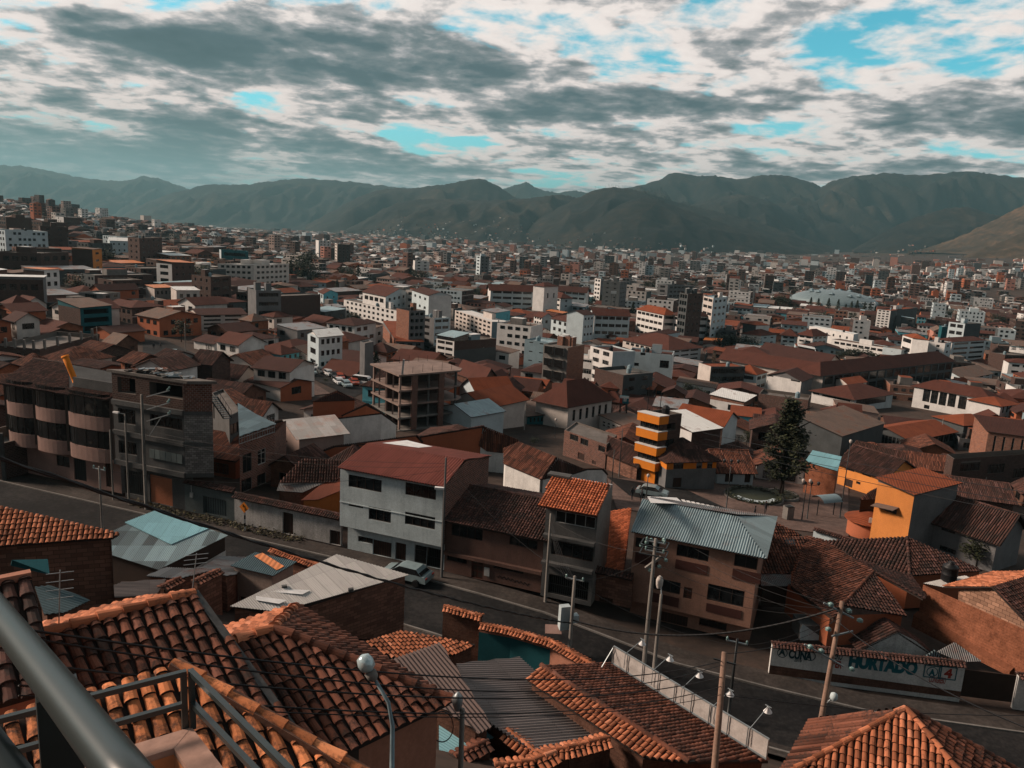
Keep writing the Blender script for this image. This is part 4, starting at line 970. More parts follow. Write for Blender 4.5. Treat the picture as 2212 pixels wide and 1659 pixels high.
def kerbs():
 mb=MB()
 for sg in (-1,1):
  pts=[]
  for i,p in enumerate(main_path):
   d=main_path[min(i + 1,7)] - main_path[max(i - 1,0)]; d.normalize(); n=V((d.y,-d.x,0)); f=[0,.25,.45,.6,.66,.72,.8,1][i]; pts.append(p + n*sg*(3.75 + 3.6*max(0,f - .75)))
  for a,b in zip(pts,pts[1:]):
   k=max(1,int((b - a).length/5)); q=[a + (b - a)*(i/k) for i in range(k + 1)]; q=[ground(e.x,e.y,.07) for e in q]
   for e,f in zip(q,q[1:]): mb.bar(e,f,0.16,0.16,M['concrete'])
 structure(mb.obj('kerb'))
kerbs()
HOLES=[]
def bld(name,label,cat,foot,z0,z1,wm,fac=None,roof=None,near=0,lod=0,group=None,depth=0.09,base=None,gm=None):
 """a building on a ring L, N, R, B. fac: {edge index: list of openings or ('px', [...])}; wm may be a list of four materials"""
 n=foot[1]; t=thing(name,label,cat,V((n.x,n.y,z0)),group); mb=MB(); zb=z0 if base is None else base
 for i in range(4):
  a,b=foot[i],foot[(i + 1) % 4]; m=wm[i] if isinstance(wm,(list,tuple)) else wm; ops=(fac or {}).get(i,[])
  L=(V((a.x,a.y,0)) - V((b.x,b.y,0))).length
  if isinstance(ops,tuple) and ops[0]=='px': ops=px_ops(a,b,z0,ops[1])
  elif isinstance(ops,tuple): ops=grid_ops(L,z1 - z0,*ops[1:-1],**ops[-1])
  facade(mb,t,a,b,z0,z1,m,ops,near,depth)
  if zb < z0: mb.wallface(a,b,zb,z0,m)
 rb=MB()
 if roof:
  k=roof[0]; gm=gm or (wm[1] if isinstance(wm,(list,tuple)) else wm)
  if k=='gable': gable_roof(rb,mb,foot,z1,roof[2],roof[1],roof[3],roof[4] if len(roof) > 4 else 0.4,lod,gm)
  elif k=='hip': hip_roof(rb,foot,z1,roof[1],roof[2],roof[3] if len(roof) > 3 else 0.4,lod)
  elif k=='flat': flat_roof(rb,foot,z1,roof[1],gm,roof[2])
  elif k=='shed':
   pts=[V((p.x,p.y,z1 + h)) for p,h in zip(foot,roof[1])]; c=sum(pts,V())/4; pts=[p + V((p.x - c.x,p.y - c.y,0)).normalized()*0.45 for p in pts]; roofplane(rb,pts,roof[2],lod)
   for i in range(4):
    a,b=foot[i],foot[(i + 1) % 4]; ha,hb=roof[1][i],roof[1][(i + 1) % 4]
    if max(ha,hb) > 0.15: mb.poly_wall([V((a.x,a.y,z1)),V((b.x,b.y,z1)),V((b.x,b.y,z1 + hb - .1)),V((a.x,a.y,z1 + ha - .1))],gm)
 mb.obj('wall',t)
 rb.obj('roof',t); return t
def band(t,a,b,z0,z1,out,m,name='ledge',ext=0.0):
 """horizontal course standing proud of a wall a-b"""
 mb=MB(); d=V((b.x - a.x,b.y - a.y,0)).normalized(); n=V((d.y,-d.x,0)); c=(a + b)/2; L=V((b.x - a.x,b.y - a.y,0)).length + 2*ext
 mb.box(V((c.x,c.y,(z0 + z1)/2)) + n*out/2,L,out,z1 - z0,m,math.atan2(d.y,d.x)); return mb.obj(name,t)
def wall_poly(t,a,b,c,lst,m,name,out=0.012):
 """painted panel read from picture corners on the wall plane a-b"""
 d=V((b.x - a.x,b.y - a.y,0)).normalized(); n=V((d.y,-d.x,0)); mb=MB()
 for x0,y0,x1,y1 in lst:
  p,q=VP(c,x0,y0,a,b),VP(c,x1,y1,a,b); e=[V((p.x,p.y,q.z)),V((q.x,q.y,q.z)),V((q.x,q.y,p.z)),V((p.x,p.y,p.z))]
  mb.quads([v + n*o for o in (out,0.001) for v in e],[(0,1,2,3),(0,4,5,1),(1,5,6,2),(2,6,7,3),(3,7,4,0)],m)
 return mb.obj(name,t)
M['bluewhite']=plaster((0.37,0.43,0.445),0.5,'pale_blue_plaster'); M['brownwall']=plaster((0.115,0.065,0.052),0.6,'brown_plaster'); M['tan']=plaster((0.245,0.135,0.098),0.5,'tan_plaster'); M['brownpanel']=plaster((0.055,0.022,0.018),0.3,'brown_panel')
M['beige']=plaster((0.27,0.20,0.175),0.3,'beige_plaster'); M['pinkbeige']=plaster((0.26,0.165,0.14),0.25,'pink_beige_plaster'); M['greyteal']=plaster((0.085,0.10,0.10),0.35,'grey_teal_plaster')
M['yellow']=plaster((0.55,0.21,0.055),0.15,'yellow_orange_plaster'); M['ochre']=plaster((0.44,0.165,0.045),0.2,'ochre_plaster'); M['oorange']=plaster((0.50,0.155,0.018),0.12,'strong_orange_plaster'); M['terracotta']=plaster((0.27,0.085,0.042),0.2,'terracotta_plaster')
# --- white three-storey house
FU,FG,BK=5.3,6.2,15.5
def col(c,x,y,s): p=SP(c,x,y,s); return V((p.x,p.y,0)),p.z
a,za=col('c2',728,195,FU); b,zb_=col('c2',1618,345,FU)
_,zfl=col('c2',1600,833,FU)
e0,e1=SP('B2',700,1212,FU - .45),SP('B2',1622,1362,FU - .45); zE=(e0.z + e1.z)/2; r0_,r1_=SP('B2',958,1005,FU + 4.6),SP('B2',1800,1128,FU + 4.6); zR=(r0_.z + r1_.z)/2
foot=[a,b,b + SN*(BK - FU),a + SN*(BK - FU)]
t=bld('apartment_house','white three-storey house with a red corrugated roof and white sedan parked below','house',foot,zfl,zE - 0.1,[M['bluewhite'],M['brick'],M['brick'],M['brick']],
  {0: ('px',[('c2',800,205,1084,365,'wwin'),('c2',1292,272,1553,430,'wwin'),('c2',800,455,926,503,'wwin'),('c2',975,480,1164,630,'wwin'),('c2',1288,527,1545,686,'wwin')])},None)
mb=MB(); e0.z=e1.z=zE; r0_.z=r1_.z=zR
far0,far1=e0 + SN*10.6,e1 + SN*10.6; far0.z=far1.z=zR - 1.0
roofplane(mb,[e0,e1,r1_,r0_],'s_red'); roofplane(mb,[far1,far0,r0_,r1_],'s_red'); mb.obj('roof',t)
mb=MB(); slab(mb,[RP('B2',x,y,[far0,r0_,r1_]) + V((0,0,0.08)) for x,y in ((1090,1000),(1400,1040),(1520,1030),(1300,975))],M['palesheet'],0.02); mb.obj('roof_sheet',t)
for q,dd in ((foot[1],0),(foot[0],0)):
 mb=MB(); p1_,p2_,p3_=q,q + SN*4.6,q + SN*(BK - FU); mb.poly_wall([V((p1_.x,p1_.y,zE - .1)),V((p3_.x,p3_.y,zE - .1)),V((p3_.x,p3_.y,zR - 1.1)),V((p2_.x,p2_.y,zR - .12))],M['brick']); mb.obj('gable',t)
g0,g1=foot[0] + SN*(FG - FU) + SD*.3,foot[1] + SN*(FG - FU); mb=MB()
facade(mb,t,g0,g1,0,zfl + .02,M['bluewhite'],px_ops(g0,g1,0,[('c2',882,735,1008,812,'win'),('c2',1010,765,1168,955,'wdoor'),('c2',1205,790,1293,965,'wdoor'),('c2',1372,810,1470,990,'win'),('c2',1475,830,1593,1055,'grille')]),0)
mb.wallface(g1,foot[2],0,zfl,M['dconcrete']); mb.obj('ground_floor',t)
mb=MB(); mb.face([V((q.x,q.y,zfl)) for q in (foot[0],g0,g1,foot[1])],M['bluewhite']); mb.obj('overhang',t)
_,zm=col('c2',735,437,FU); band(t,foot[0],foot[1],zm - .08,zm,0.06,M['bluewhite'])
HOLES.append(foot)
# --- brown two-storey house
a,_=col('c2',1640,620,6.0); b,_=col('c3',278,780,6.0)
e0,e1,r0_=SP('c2',1600,590,5.5),SP('c3',245,757,5.5),SP('c2',1835,318,10.5); zE=(e0.z + e1.z)/2; zR=r0_.z
foot=[a,b,b + SN*10,a + SN*10]
t=bld('town_house','brown two-storey house with dark clay tiles between the white house and narrow grey house','house',foot,0,zE,M['brownwall'],
  {0: ('px',[('c2',1690,628,1956,786,'wwin'),('c2',2192,735,2430,860,'wwin'),('c2',1650,880,1820,985,'wwin'),('c2',1867,918,1956,1135,'door'),('c2',2050,958,2310,1070,'wwin')])},('gable',0,zR - zE,'dtile',0.5),0)
_,zm=col('c2',1640,860,6.0); band(t,a,b,zm - .3,zm,0.35,M['brownwall'],'floor_ledge')
mb=MB(); d=V((b.x - a.x,b.y - a.y,0)).normalized(); p=VP('c2',1998,1045,a,b); mb.box(p - SN*.06,.5,.12,.75,M['lframe'],math.atan2(d.y,d.x)); mb.obj('meter_box',t)
mb=MB()
for i in range(26):
 p=VP('c2',2080 + i*11,1085 + i*3.0 + 14*math.sin(i*1.9),a,b); q=VP('c2',2080 + i*11 + 12,1085 + i*3.0 + 14*math.sin(i*1.9 + 2.2),a,b); mb.bar(p - SN*.01,q - SN*.01,.02,.05,M['black'])
mb.obj('painted_scrawl',t); HOLES.append(foot)
# --- narrow grey house with new orange tiles
a,_=col('c3',285,620,5.6); b,_=col('c3',728,700,5.6)
e0,e1,r0_,r1_=SP('c3',222,483,5.0),SP('c3',735,553,5.0),SP('c3',352,235,9.6),SP('c3',850,265,9.6); zE=(e0.z + e1.z)/2; zR=(r0_.z + r1_.z)/2
foot=[a,b,b + SN*4.7,a + SN*4.7]
t=bld('narrow_house','narrow bare concrete three-storey house with a steep roof of new orange tiles','house',foot,0,zE,[M['dconcrete'],M['concrete'],M['dconcrete'],M['dconcrete']],
  {0: ('px',[('c3',378,515,715,680,'lwin'),('c3',342,770,694,965,'wwin'),('c3',318,1060,650,1300,'grille')])},None)
mb=MB(); e0.z=e1.z=zE; r0_.z=r1_.z=zR; roofplane(mb,[e0,e1,r1_,r0_],'ntile'); f0,f1=r0_ + SN*.9,r1_ + SN*.9; f0.z=f1.z=zR - .25; slab(mb,[f1,f0,r0_,r1_],M['palesheet'],.06); mb.obj('roof',t)
mb=MB(); p=r0_ + (r1_ - r0_)*.12 + V((0,0,.1)); mb.box(p,2.0,.9,.16,M['dconcrete'],math.atan2(SD.y,SD.x)); mb.obj('water_tank_slab',t)
for q in (foot[1],foot[0]):
 mb=MB(); p2_,p3_=q + SN*4.0,q + SN*4.7; mb.poly_wall([V((q.x,q.y,zE)),V((p3_.x,p3_.y,zE)),V((p3_.x,p3_.y,zR - .3)),V((p2_.x,p2_.y,zR - .12))],M['concrete']); mb.obj('gable',t)
for y0,y1 in ((645,780),(880,1060)):
 _,z1_=col('c3',290,y0,5.6); _,z2_=col('c3',290,y0 + 60,5.6); band(t,a,b,z2_ - .25,z2_,.5,M['dconcrete'],'balcony_ledge')
HOLES.append(foot)
# --- orange roof sloping to the road, little gate wall
e0,e1=SP('c3',755,1105,8.0),SP('c3',962,1115,8.0); r0_,r1_=SP('c3',800,560,19),SP('c3',1030,495,19)
t=roofed('tile_roof_house','long orange tile roof sloping down between the narrow grey house and tan house',[[e0,e1,r1_,r0_]],'ntile',walls=[([e0,e1,r1_,r0_],0)],wallm='dadobe')
a,b=SP('c3',680,1215,6.8),SP('c3',1025,1330,6.8); a.z=b.z=0
t=thing('gate_wall','low adobe gate wall with a brown wooden door beside the narrow grey house','wall',a); mb=MB(); facade(mb,t,a,b,0,2.7,M['adobeblock'],px_ops(a,b,0,[('c3',755,1255,858,1420,'wdoor')]),0); mb.wallface(b,b + SN*.3,0,2.7,M['adobeblock']); mb.obj('wall',t)
mb=MB(); u=V((0,0,2.75)); tiles(mb,[a - SN*.5 + u,b - SN*.5 + u,b + SN*.1 + u + V((0,0,.3)),a + SN*.1 + u + V((0,0,.3))],M['dtile'],M['bed']); mb.obj('coping',t)
# --- tan three-storey house
A0,B0=KL('c3',1022,1312,-.3),KL('c3',2040,1650,-1.25); dv=V((B0.x - A0.x,B0.y - A0.y,0)).normalized(); nv=V((dv.y,-dv.x,0))
A0=V((A0.x,A0.y,0)); B0=V((B0.x,B0.y,0)); A0p,B0p=A0 + nv*.9,B0 + nv*.9
zfl=VP('c3',2060,1530,A0p,B0p).z; zfl=VP('c3',1030,1330,A0p,B0p).z
zfl=(VP('c3',1290,1360,A0p,B0p).z + VP('c3',2060,1530,A0p,B0p).z)/2
e0,e1=VP('c3',1025,715,A0p + nv*.5,B0p + nv*.5),VP('c3',2195,908,A0p + nv*.5,B0p + nv*.5); zE=(e0.z + e1.z)/2
foot=[A0p,B0p,B0p - nv*9,A0p - nv*9]
t=bld('tan_house','tan three-storey house with brown panels and a blue grey corrugated roof','house',foot,zfl,zE,M['tan'],
  {0: ('px',[('c3',1425,805,1690,962,'wwin'),('c3',1922,890,2138,1040,'wwin'),('c3',1068,745,1265,870,'wwin'),('c3',1202,1085,1445,1245,'wwin'),('c3',1482,1172,1545,1285,'door'),('c3',1692,1145,1990,1355,'wwin')])},None)
for x0,y0,x1,y1 in ((1412,935,1680,1072),(1905,1012,2138,1152),(1065,868,1255,1005),(1197,1218,1432,1352),(1677,1312,1972,1452)): wall_poly(t,A0p,B0p,'c3',[(x0,y0,x1,y1)],M['brownpanel'],'panel',.05)
mb=MB(); e0.z=e1.z=zE; r0_,r1_=VP('c3',1122,440,A0p - nv*5.2,B0p - nv*5.2),VP('c3',1940,542,A0p - nv*5.2,B0p - nv*5.2); zR=(r0_.z + r1_.z)/2; r0_.z=r1_.z=zR
roofplane(mb,[e0,e1,r1_,r0_],'s_blue'); mb.obj('roof',t)
mb=MB(); f0,f1=r0_ - nv*4,V((e1.x,e1.y,0)) - nv*10.2; f0.z=zR - 1.2; f1.z=zE; roofplane(mb,[f1,f0,r0_,r1_],'s_rust'); roofplane(mb,[e1,f1,r1_],'s_blue'); mb.obj('far_roof_slope',t)
mb=MB(); slab(mb,[RP('c3',x,y,[r0_,r1_,f0]) + V((0,0,.12)) for x,y in ((1195,462),(1480,470),(1420,415),(1165,405))],M['palesheet'],.02); mb.obj('roof_sheet',t)
mb=MB(); facade(mb,t,A0,B0,-1.3,zfl + .02,M['tan'],px_ops(A0,B0,-1.3,[('c3',1278,1380,1500,1600,'wdoor'),('c3',1615,1440,1845,1560,'wwin')]),0); mb.wallface(B0,foot[2],-1.5,zfl,M['tan']); mb.wallface(foot[3],A0,-1.5,zfl,M['tan']); mb.obj('ground_floor',t)
mb=MB(); mb.face([V((q.x,q.y,zfl)) for q in (A0p,A0,B0,B0p)],M['tan']); mb.obj('overhang',t)
for q in ((1500,1560,1615,1640),(1850,1600,2035,1660)): wall_poly(t,A0,B0,'c3',[q],M['brownpanel'],'painted_base',.02)
HOLES.append(foot)
# --- tiled roofs right of it
pT2=[KL('c4',200,990,2.7),KL('c4',570,1270,2.7),KL('c4',910,865,4.4)]
T2=[RP('c4',x,y,pT2) for x,y in ((200,990),(570,1270),(645,1150),(910,865),(470,590),(330,560))]
t=roofed('tile_roof_house','hipped clay tile roof with an orange ridge cap behind the wall of painted lettering',[T2],'tile',caps=[(T2[2],T2[3])],sp=0.27,lod=0)
pT3=[T2[2],T2[3],KL('c4',1200,1245,2.5)]; T3=[RP('c4',x,y,pT3) for x,y in ((660,1190),(1200,1248),(920,880))]
mb=MB(); tiles(mb,[T2[2],T3[1],T2[3]],M['dtile'],M['bed'],sp=.27); mb.obj('far_roof_slope',t)
w=MB();
for a,b in ((T2[0],T2[1]),(T2[1],T3[1])):
 a2,b2=V((a.x,a.y,0)) ,V((b.x,b.y,0)); q=V((0,.7,0)); w.poly_wall([V((a.x,a.y,0)) + q,V((b.x,b.y,0)) + q,b + q - V((0,0,.15)),a + q - V((0,0,.15))],M['terracotta'])
w.obj('wall',t)
mb=MB(); mb.bar(T2[0] - V((0,0,.12)),T2[1] - V((0,0,.12)),.1,.2,M['wood']); mb.obj('fascia',t)
e5=2.3; p5=[KL('c4',740,750,e5),KL('c4',1220,897,e5),KL('c4',1200,568,e5 + 2.0)]
q5=[RP('c4',x,y,p5) for x,y in ((740,752),(1220,897),(1200,568),(490,600))]
p6=[q5[1],KL('c4',1850,855,e5),q5[2]]
t=roofed('tile_roof_house','broad hipped dark clay tile roof in front of the orange house with grey lower walls',[q5,[q5[1],p6[1],q5[2]]],'dtile',walls=[([q5[0],q5[1],p6[1],q5[2]],-1)],wallm='terracotta',sp=.28,caps=[(q5[1],q5[2])])
p7=[KL('c4',930,880,3.8),KL('c4',1340,1095,3.2),KL('c4',1225,900,2.6)]
t=roofed('tile_roof_house','mossy dark roof strip with ragged tile edge beside the red adobe wall',[[RP('c4',x,y,p7) for x,y in ((930,885),(1335,1105),(1350,1075),(1225,905),(740,755),(640,680))]],'dtile',caps=[(p7[0],p7[1])],sp=.28)
p8=[KL('c4',0,880,2.4),KL('c4',190,875,2.4),KL('c4',320,570,4.4)]
q8=[RP('c4',x,y,p8) for x,y in ((-60,880),(195,880),(325,570),(-60,556))]
t=roofed('tile_roof_house','reddish clay tile roof with a small skylight next to the blue grey corrugated roof',[q8],'tile',walls=[(q8,0)],wallm='terracotta',sp=.27)
sheets_on('skylight',t,p8,[[(135,590),(225,592),(240,645),(160,640)]],'c4',GLASS,.12)
p9=[KL('c4',0,555,3.0),KL('c4',290,550,2.8),KL('c4',60,440,3.8)]
q9=[RP('c4',x,y,p9) for x,y in ((-60,555),(290,550),(60,440),(-40,410))]
roofed('tile_roof_house','small clay tile roof tucked between the blue grey corrugated roof and plaza',[q9],'tile',walls=[(q9,-1)],wallm='terracotta',sp=.28)
pa=[KL('c4',-50,985,2.0),KL('c4',190,990,2.0),KL('c4',190,880,2.4)]
qa=[RP('c4',x,y,pa) for x,y in ((-60,985),(195,992),(200,892),(-60,880))]; roofed('awning','rusty sheet awning over the dark yard right of the tan house',[qa],'s_rust',walls=[(qa,0)],wallm='wood',cat='awning')
# --- painted wall
wa,wb=KL('c8',5,830,-1.1),KL('c8',1630,1040,-1.15); wa.z=wb.z=-1.15
t=coping('painted_wall','long white wall with big painted election lettering under a clay tile coping',[V((wa.x,wa.y,VP('c8',30,590,wa,wb).z)),V((wb.x,wb.y,VP('c8',1640,755,wa,wb).z))],3,M['white'],'dtile',foot=None)
d=V((wb.x - wa.x,wb.y - wa.y,0)).normalized(); n=V((d.y,-d.x,0)); fo=wa + n*.165
M['pteal']=plain('paint_teal',(0.010,0.10,0.125),.8); M['pdark']=plain('paint_dark_teal',(0.012,0.045,0.055),.8); M['pred']=plain('paint_red',(0.27,0.035,0.022),.8)
def lettering(t,txt,c,x0,y0,x1,y1,m,a,b,name='lettering',bold=0.012):
 """painted words between the lower left and upper right picture corners on a wall plane"""
 p,q=VP(c,x0,y0,a,b),VP(c,x1,y1,a,b); dd=V((b.x - a.x,b.y - a.y,0)).normalized(); nn=V((dd.y,-dd.x,0))
 cu=bpy.data.curves.new(name,'FONT'); cu.body=txt; cu.size=1; cu.offset=bold; o=bpy.data.objects.new(name,cu); COL.objects.link(o); bpy.context.view_layer.update()
 w,h=o.dimensions.x,o.dimensions.y; me=bpy.data.meshes.new_from_object(o); bpy.data.objects.remove(o); me.materials.clear(); me.materials.append(m)
 W,H_=(q - p).dot(dd),q.z - p.z; miny=min(v.co.y for v in me.vertices); minx=min(v.co.x for v in me.vertices)
 for v in me.vertices: v.co=V(((v.co.x - minx)/w*W,0,(v.co.y - miny)/h*H_))
 o=bpy.data.objects.new(name,me); COL.objects.link(o); mm=Matrix((dd,-nn,V((0,0,1)))).transposed().to_4x4(); pp=p + nn*.012; mm.translation=pp
 o.parent=t; o.matrix_parent_inverse=t.matrix_basis.inverted(); o.matrix_basis=mm; return o
f0,f1=fo,wb + n*.165
for txt,x0,y0,x1,y1,m,bo in (('A',88,695,155,645,'pdark',.05),('CUÑA',172,722,385,655,'pdark',.05),('2016',222,750,290,722,'pdark',.02),('MERO',535,728,640,712,'pdark',.02),('IBER',530,800,635,782,'pred',.04),('HURTADO',682,800,1285,790,'pteal',.07),('A',1368,868,1432,818,'pteal',.06),('4',1495,888,1580,815,'pred',.05),('CONGRESO',1370,925,1520,915,'pred',.02)):
 h={'MERO': 34,'IBER': 34,'HURTADO': 100,'CONGRESO': 26}.get(txt,0)
 lettering(t,txt,'c8',x0,y0,x1,y1 - h + (62 if txt=='HURTADO' else 0),M[m],f0,f1,bold=bo)
mb=MB()
def ring(cx,cy,rx,m):
 p=VP('c8',cx,cy,f0,f1); r=abs((VP('c8',cx + rx,cy,f0,f1) - p).dot(d)); pr=None
 for i in range(25):
  q=p + d*(r*math.cos(i*.2618)) + V((0,0,r*math.sin(i*.2618))) + n*.015
  if pr: mb.bar(pr,q,.02,.05,m)
  pr=q
ring(122,678,42,M['pdark']); ring(362,705,42,M['pdark']); ring(1400,838,46,M['pteal'])
def frame_px(x0,y0,x1,y1,m):
 a_,b_=VP('c8',x0,y0,f0,f1) + n*.013,VP('c8',x1,y1,f0,f1) + n*.013
 for p,q in ((V((a_.x,a_.y,a_.z)),V((b_.x,b_.y,a_.z))),(V((a_.x,a_.y,b_.z)),V((b_.x,b_.y,b_.z))),(V((a_.x,a_.y,a_.z)),V((a_.x,a_.y,b_.z))),(V((b_.x,b_.y,a_.z)),V((b_.x,b_.y,b_.z)))): mb.bar(p,q,.02,.07,m)
frame_px(1342,780,1465,895,M['pteal']); frame_px(1468,790,1595,910,M['pteal']); mb.obj('painted_frame',t)
mb=MB(); mb.poly_wall([fo + n*.006 + V((0,0,-.1)),f1 + n*.006 + V((0,0,-.1)),f1 + n*.006 + V((0,0,.42)),fo + n*.006 + V((0,0,.62))],M['dadobe']); mb.obj('bare_base',t)
t=coping('gate_pier_wall','short whitewashed wall with tile coping and a dark gate at the end of the lettered wall',[V((wb.x,wb.y,1.1)) + d*3.6,V((wb.x,wb.y,.95)) + d*7.6],2.4,M['white'],'dtile')
mb=MB(); mb.box(wb + d*1.75 + V((0,0,1.05)),3.5,.1,2.1,M['wood'],math.atan2(d.y,d.x)); mb.obj('gate',t)
# whitewashed gable and scrap roofs behind it
z8=0.9; pts=[KL('c8',775,660,z8 - .5),KL('c8',1400,690,z8 - .5)]; dd=V((pts[1].x - pts[0].x,pts[1].y - pts[0].y,0)); ap_=VP('c8',1105,500,pts[0],pts[1]); b1_=V((0,0,-2.5))
t=thing('shed','rough whitewashed gable wall of a shed behind the lettered wall','shed',V((pts[0].x,pts[0].y,0)))
mb=MB(); mid=[VP('c8',x,y,pts[0],pts[1]) for x,y in ((920,585),(1105,500),(1250,570))]; back=dd.cross(V((0,0,1))).normalized()*-2.5
mb.poly_wall([pts[0] + b1_,pts[1] + b1_,pts[1],mid[2],mid[1],mid[0],pts[0]],plaster((0.42,0.43,0.42),1.0)); mb.obj('wall',t)
mb=MB()
for a,b in ((pts[0],mid[1]),(mid[1],pts[1])): tiles(mb,[a,a + back,b + back,b] if a.z < b.z else [b,b + back,a + back,a],M['dtile'],M['bed'],sp=.28)
mb.obj('roof',t)
pp=[KL('c8',1330,715,.7),KL('c8',1480,705,.7),KL('c8',1420,655,1.2)]; roofed('shed','small corrugated scrap roof leaning beside the whitewashed gable',[[RP('c8',x,y,pp) for x,y in ((1310,720),(1480,712),(1420,650))]],'s_blue',cat='shed')
pp=[KL('c8',1440,660,1.1),KL('c8',1680,740,.7),KL('c8',1590,585,1.6)]; roofed('shed','shed roof of loose weathered boards beside the red adobe wall',[[RP('c8',x,y,pp) for x,y in ((1440,665),(1640,750),(1820,745),(1590,585))]],'s_rust',cat='shed')
a,b=KL('c8',270,600,-.3),KL('c8',500,600,-.3); t=thing('shed','small pale rendered hut wall in the dark yard behind the lettered wall','shed',V((a.x,a.y,0))); mb=MB(); mb.poly_wall([V((a.x,a.y,0)),V((b.x,b.y,0)),VP('c8',500,575,a,b),VP('c8',295,430,a,b),VP('c8',272,480,a,b)],M['bluewhite']); mb.prism([a + V((0,.05,0)),b + V((0,.05,0)),b + V((0,2,0)),a + V((0,2,0))],0,1.2,M['dconcrete']); mb.obj('wall',t)
# --- red adobe compound at the right edge
a,b=KL('c4',1290,1260,.5),KL('c8',2300,900,.3); a.z=b.z=0
za=VP('c4',1352,985,a,b).z; zb_=VP('c4',1650,1075,a,b).z; p2_=VP('c4',1650,1075,a,b)
t=thing('adobe_house','large rough red adobe wall of a roofed compound at the right edge','house',a)
mb=MB(); e2=b + (b - a)*.6; mb.poly_wall([V((a.x,a.y,-.5)),V((e2.x,e2.y,-.5)),V((e2.x,e2.y,za + .1)),V((a.x,a.y,za))],M['adobe']); mb.obj('wall',t)
q0=VP('c4',1290,1205,a,b); q1=VP('c8',2100,800,a,b); d=(b - a).normalized(); n=V((d.y,-d.x,0)); mb=MB(); mb.face([q0,q1,q1 + n*.5 - V((0,0,.25)),q0 + n*.5 - V((0,0,.25))],M['adobe'])
mb.poly_wall([V((q0.x,q0.y,-.3)) + n*.5,V((q1.x,q1.y,-.3)) + n*.5,q1 + n*.5 - V((0,0,.25)),q0 + n*.5 - V((0,0,.25))],M['adobe']); mb.obj('buttress',t)
g=[KL('c4',x,y,za - .6) for x,y in ((1645,1085),(2206,1330))]; o_=-n*.05
mb=MB(); gp=[VP('c4',x,y,a,b) - n*.25 for x,y in ((1640,1030),(1940,1000),(2300,1400),(2300,1420),(1640,1090))]; g0,g1,g2=VP('c4',1640,1080,a,b) + o_,VP('c4',1640,1022,a,b) + o_,VP('c4',1945,1002,a,b) + o_; g3,g4=VP('c4',2230,1300,a,b) + o_,VP('c4',2230,1370,a,b) + o_
mb.poly_wall([g0 - V((0,0,.4)),g4 - V((0,0,.4)),g3,g2,g1],M['paleblock']); mb.obj('block_gable',t)
mb=MB(); back=-n*7 + V((0,0,.0)); r=g2 + V((0,0,.1)); l_=VP('c4',1530,1000,a,b) + V((0,0,.1)) + n*.3
tiles(mb,[l_,r + n*.3,r + back,l_ + back][::1],M['btile'],M['bed'],sp=.27,lod=0); tiles(mb,[g3 + n*.3 + V((0,0,.1)),g3 + back + V((0,0,.1)),r + back,r + n*.3],M['dtile'],M['bed'],sp=.27); mb.obj('roof',t)
wt=thing('water_tank','black plastic water tank standing on the sheet roof by the red adobe wall','tank',KL('c4',1555,940,za + .1)); mb=MB(); mb.lathe(KL('c4',1555,940,za + .1),[(.6,0),(.6,.5),(.63,.55),(.6,.6),(.6,1.1),(.63,1.15),(.55,1.3),(.25,1.45),(.25,1.55)],M['black'],16); mb.obj('body',wt,True)
mb=MB();
for i,(z,s) in enumerate(((1.5,.27),(1.58,.2))): mb.lathe(KL('c4',1555,940,za + .1) + V((0,0,z)),[(s,0),(s,.06),(.05,.1)],M['black'],12)
mb.obj('lid',wt,True)
pp=[KL('c4',1340,965,za),KL('c4',1520,1000,za - .05),KL('c4',1800,940,za + .1)]
roofed('yard_roof','flat sheet roof with white strips below the black water tank',[[RP('c4',x,y,pp) for x,y in ((1340,965),(1520,1000),(1800,940),(1700,900),(1500,930))]],'s_white',cat='shed')
# ---------------------------------------------------------------- buildings along the far side of the street, left half
def bow(t,a,b,z0,z1,out,m,name,n=8,cap=True,thick=None):
 """bowed front panel between ground points a and b"""
 d=V((b.x - a.x,b.y - a.y,0)); L=d.length; d.normalize(); nn=V((d.y,-d.x,0)); mb=MB(); pts=[a + d*(L*i/n) + nn*out*(math.sin(math.pi*min(max(i/n,0),1)) ** 0.45) for i in range(n + 1)]
 for p,q in zip(pts,pts[1:]): mb.wallface(p,q,z0,z1,m)
 if cap:
  for z,f in ((z1,1),(z0,-1)):
   ring_=[V((p.x,p.y,z)) for p in pts]; mb.face(ring_[::f],m)
 return mb.obj(name,t,m is GLASS)
# beige bow-fronted apartments
s0=7.0; sf=6.4
a,_=col('B1',62,700,sf); b,_=col('B1',968,850,sf); mid1,_=col('B1',305,720,sf); mid2,_=col('B1',583,760,sf)
zt_=(SP('B1',300,500,sf).z + SP('B1',60,470,sf).z)/2; zlow=SP('B1',900,1120,sf).z
ga,gb=a + SN*.8,b + SN*.8
foot=[ga,gb,gb + SN*9,ga + SN*9]
t=bld('apartment_house','beige apartment house with bowed dark glass bands and a dark tiled roof','house',foot,0,zt_ - .3,[M['pinkbeige'],M['dconcrete'],M['beige'],M['beige']],
  {0: ('px',[('B1',485,1095,602,1210,'win'),('B1',632,1120,748,1330,'garage'),('B1',905,1150,968,1380,'wdoor')])},None)
lev=[(SP('B1',583,520,sf).z,SP('B1',583,712,sf).z,SP('B1',583,825,sf).z),(SP('B1',583,830,sf).z,SP('B1',583,975,sf).z,SP('B1',583,1090,sf).z)]
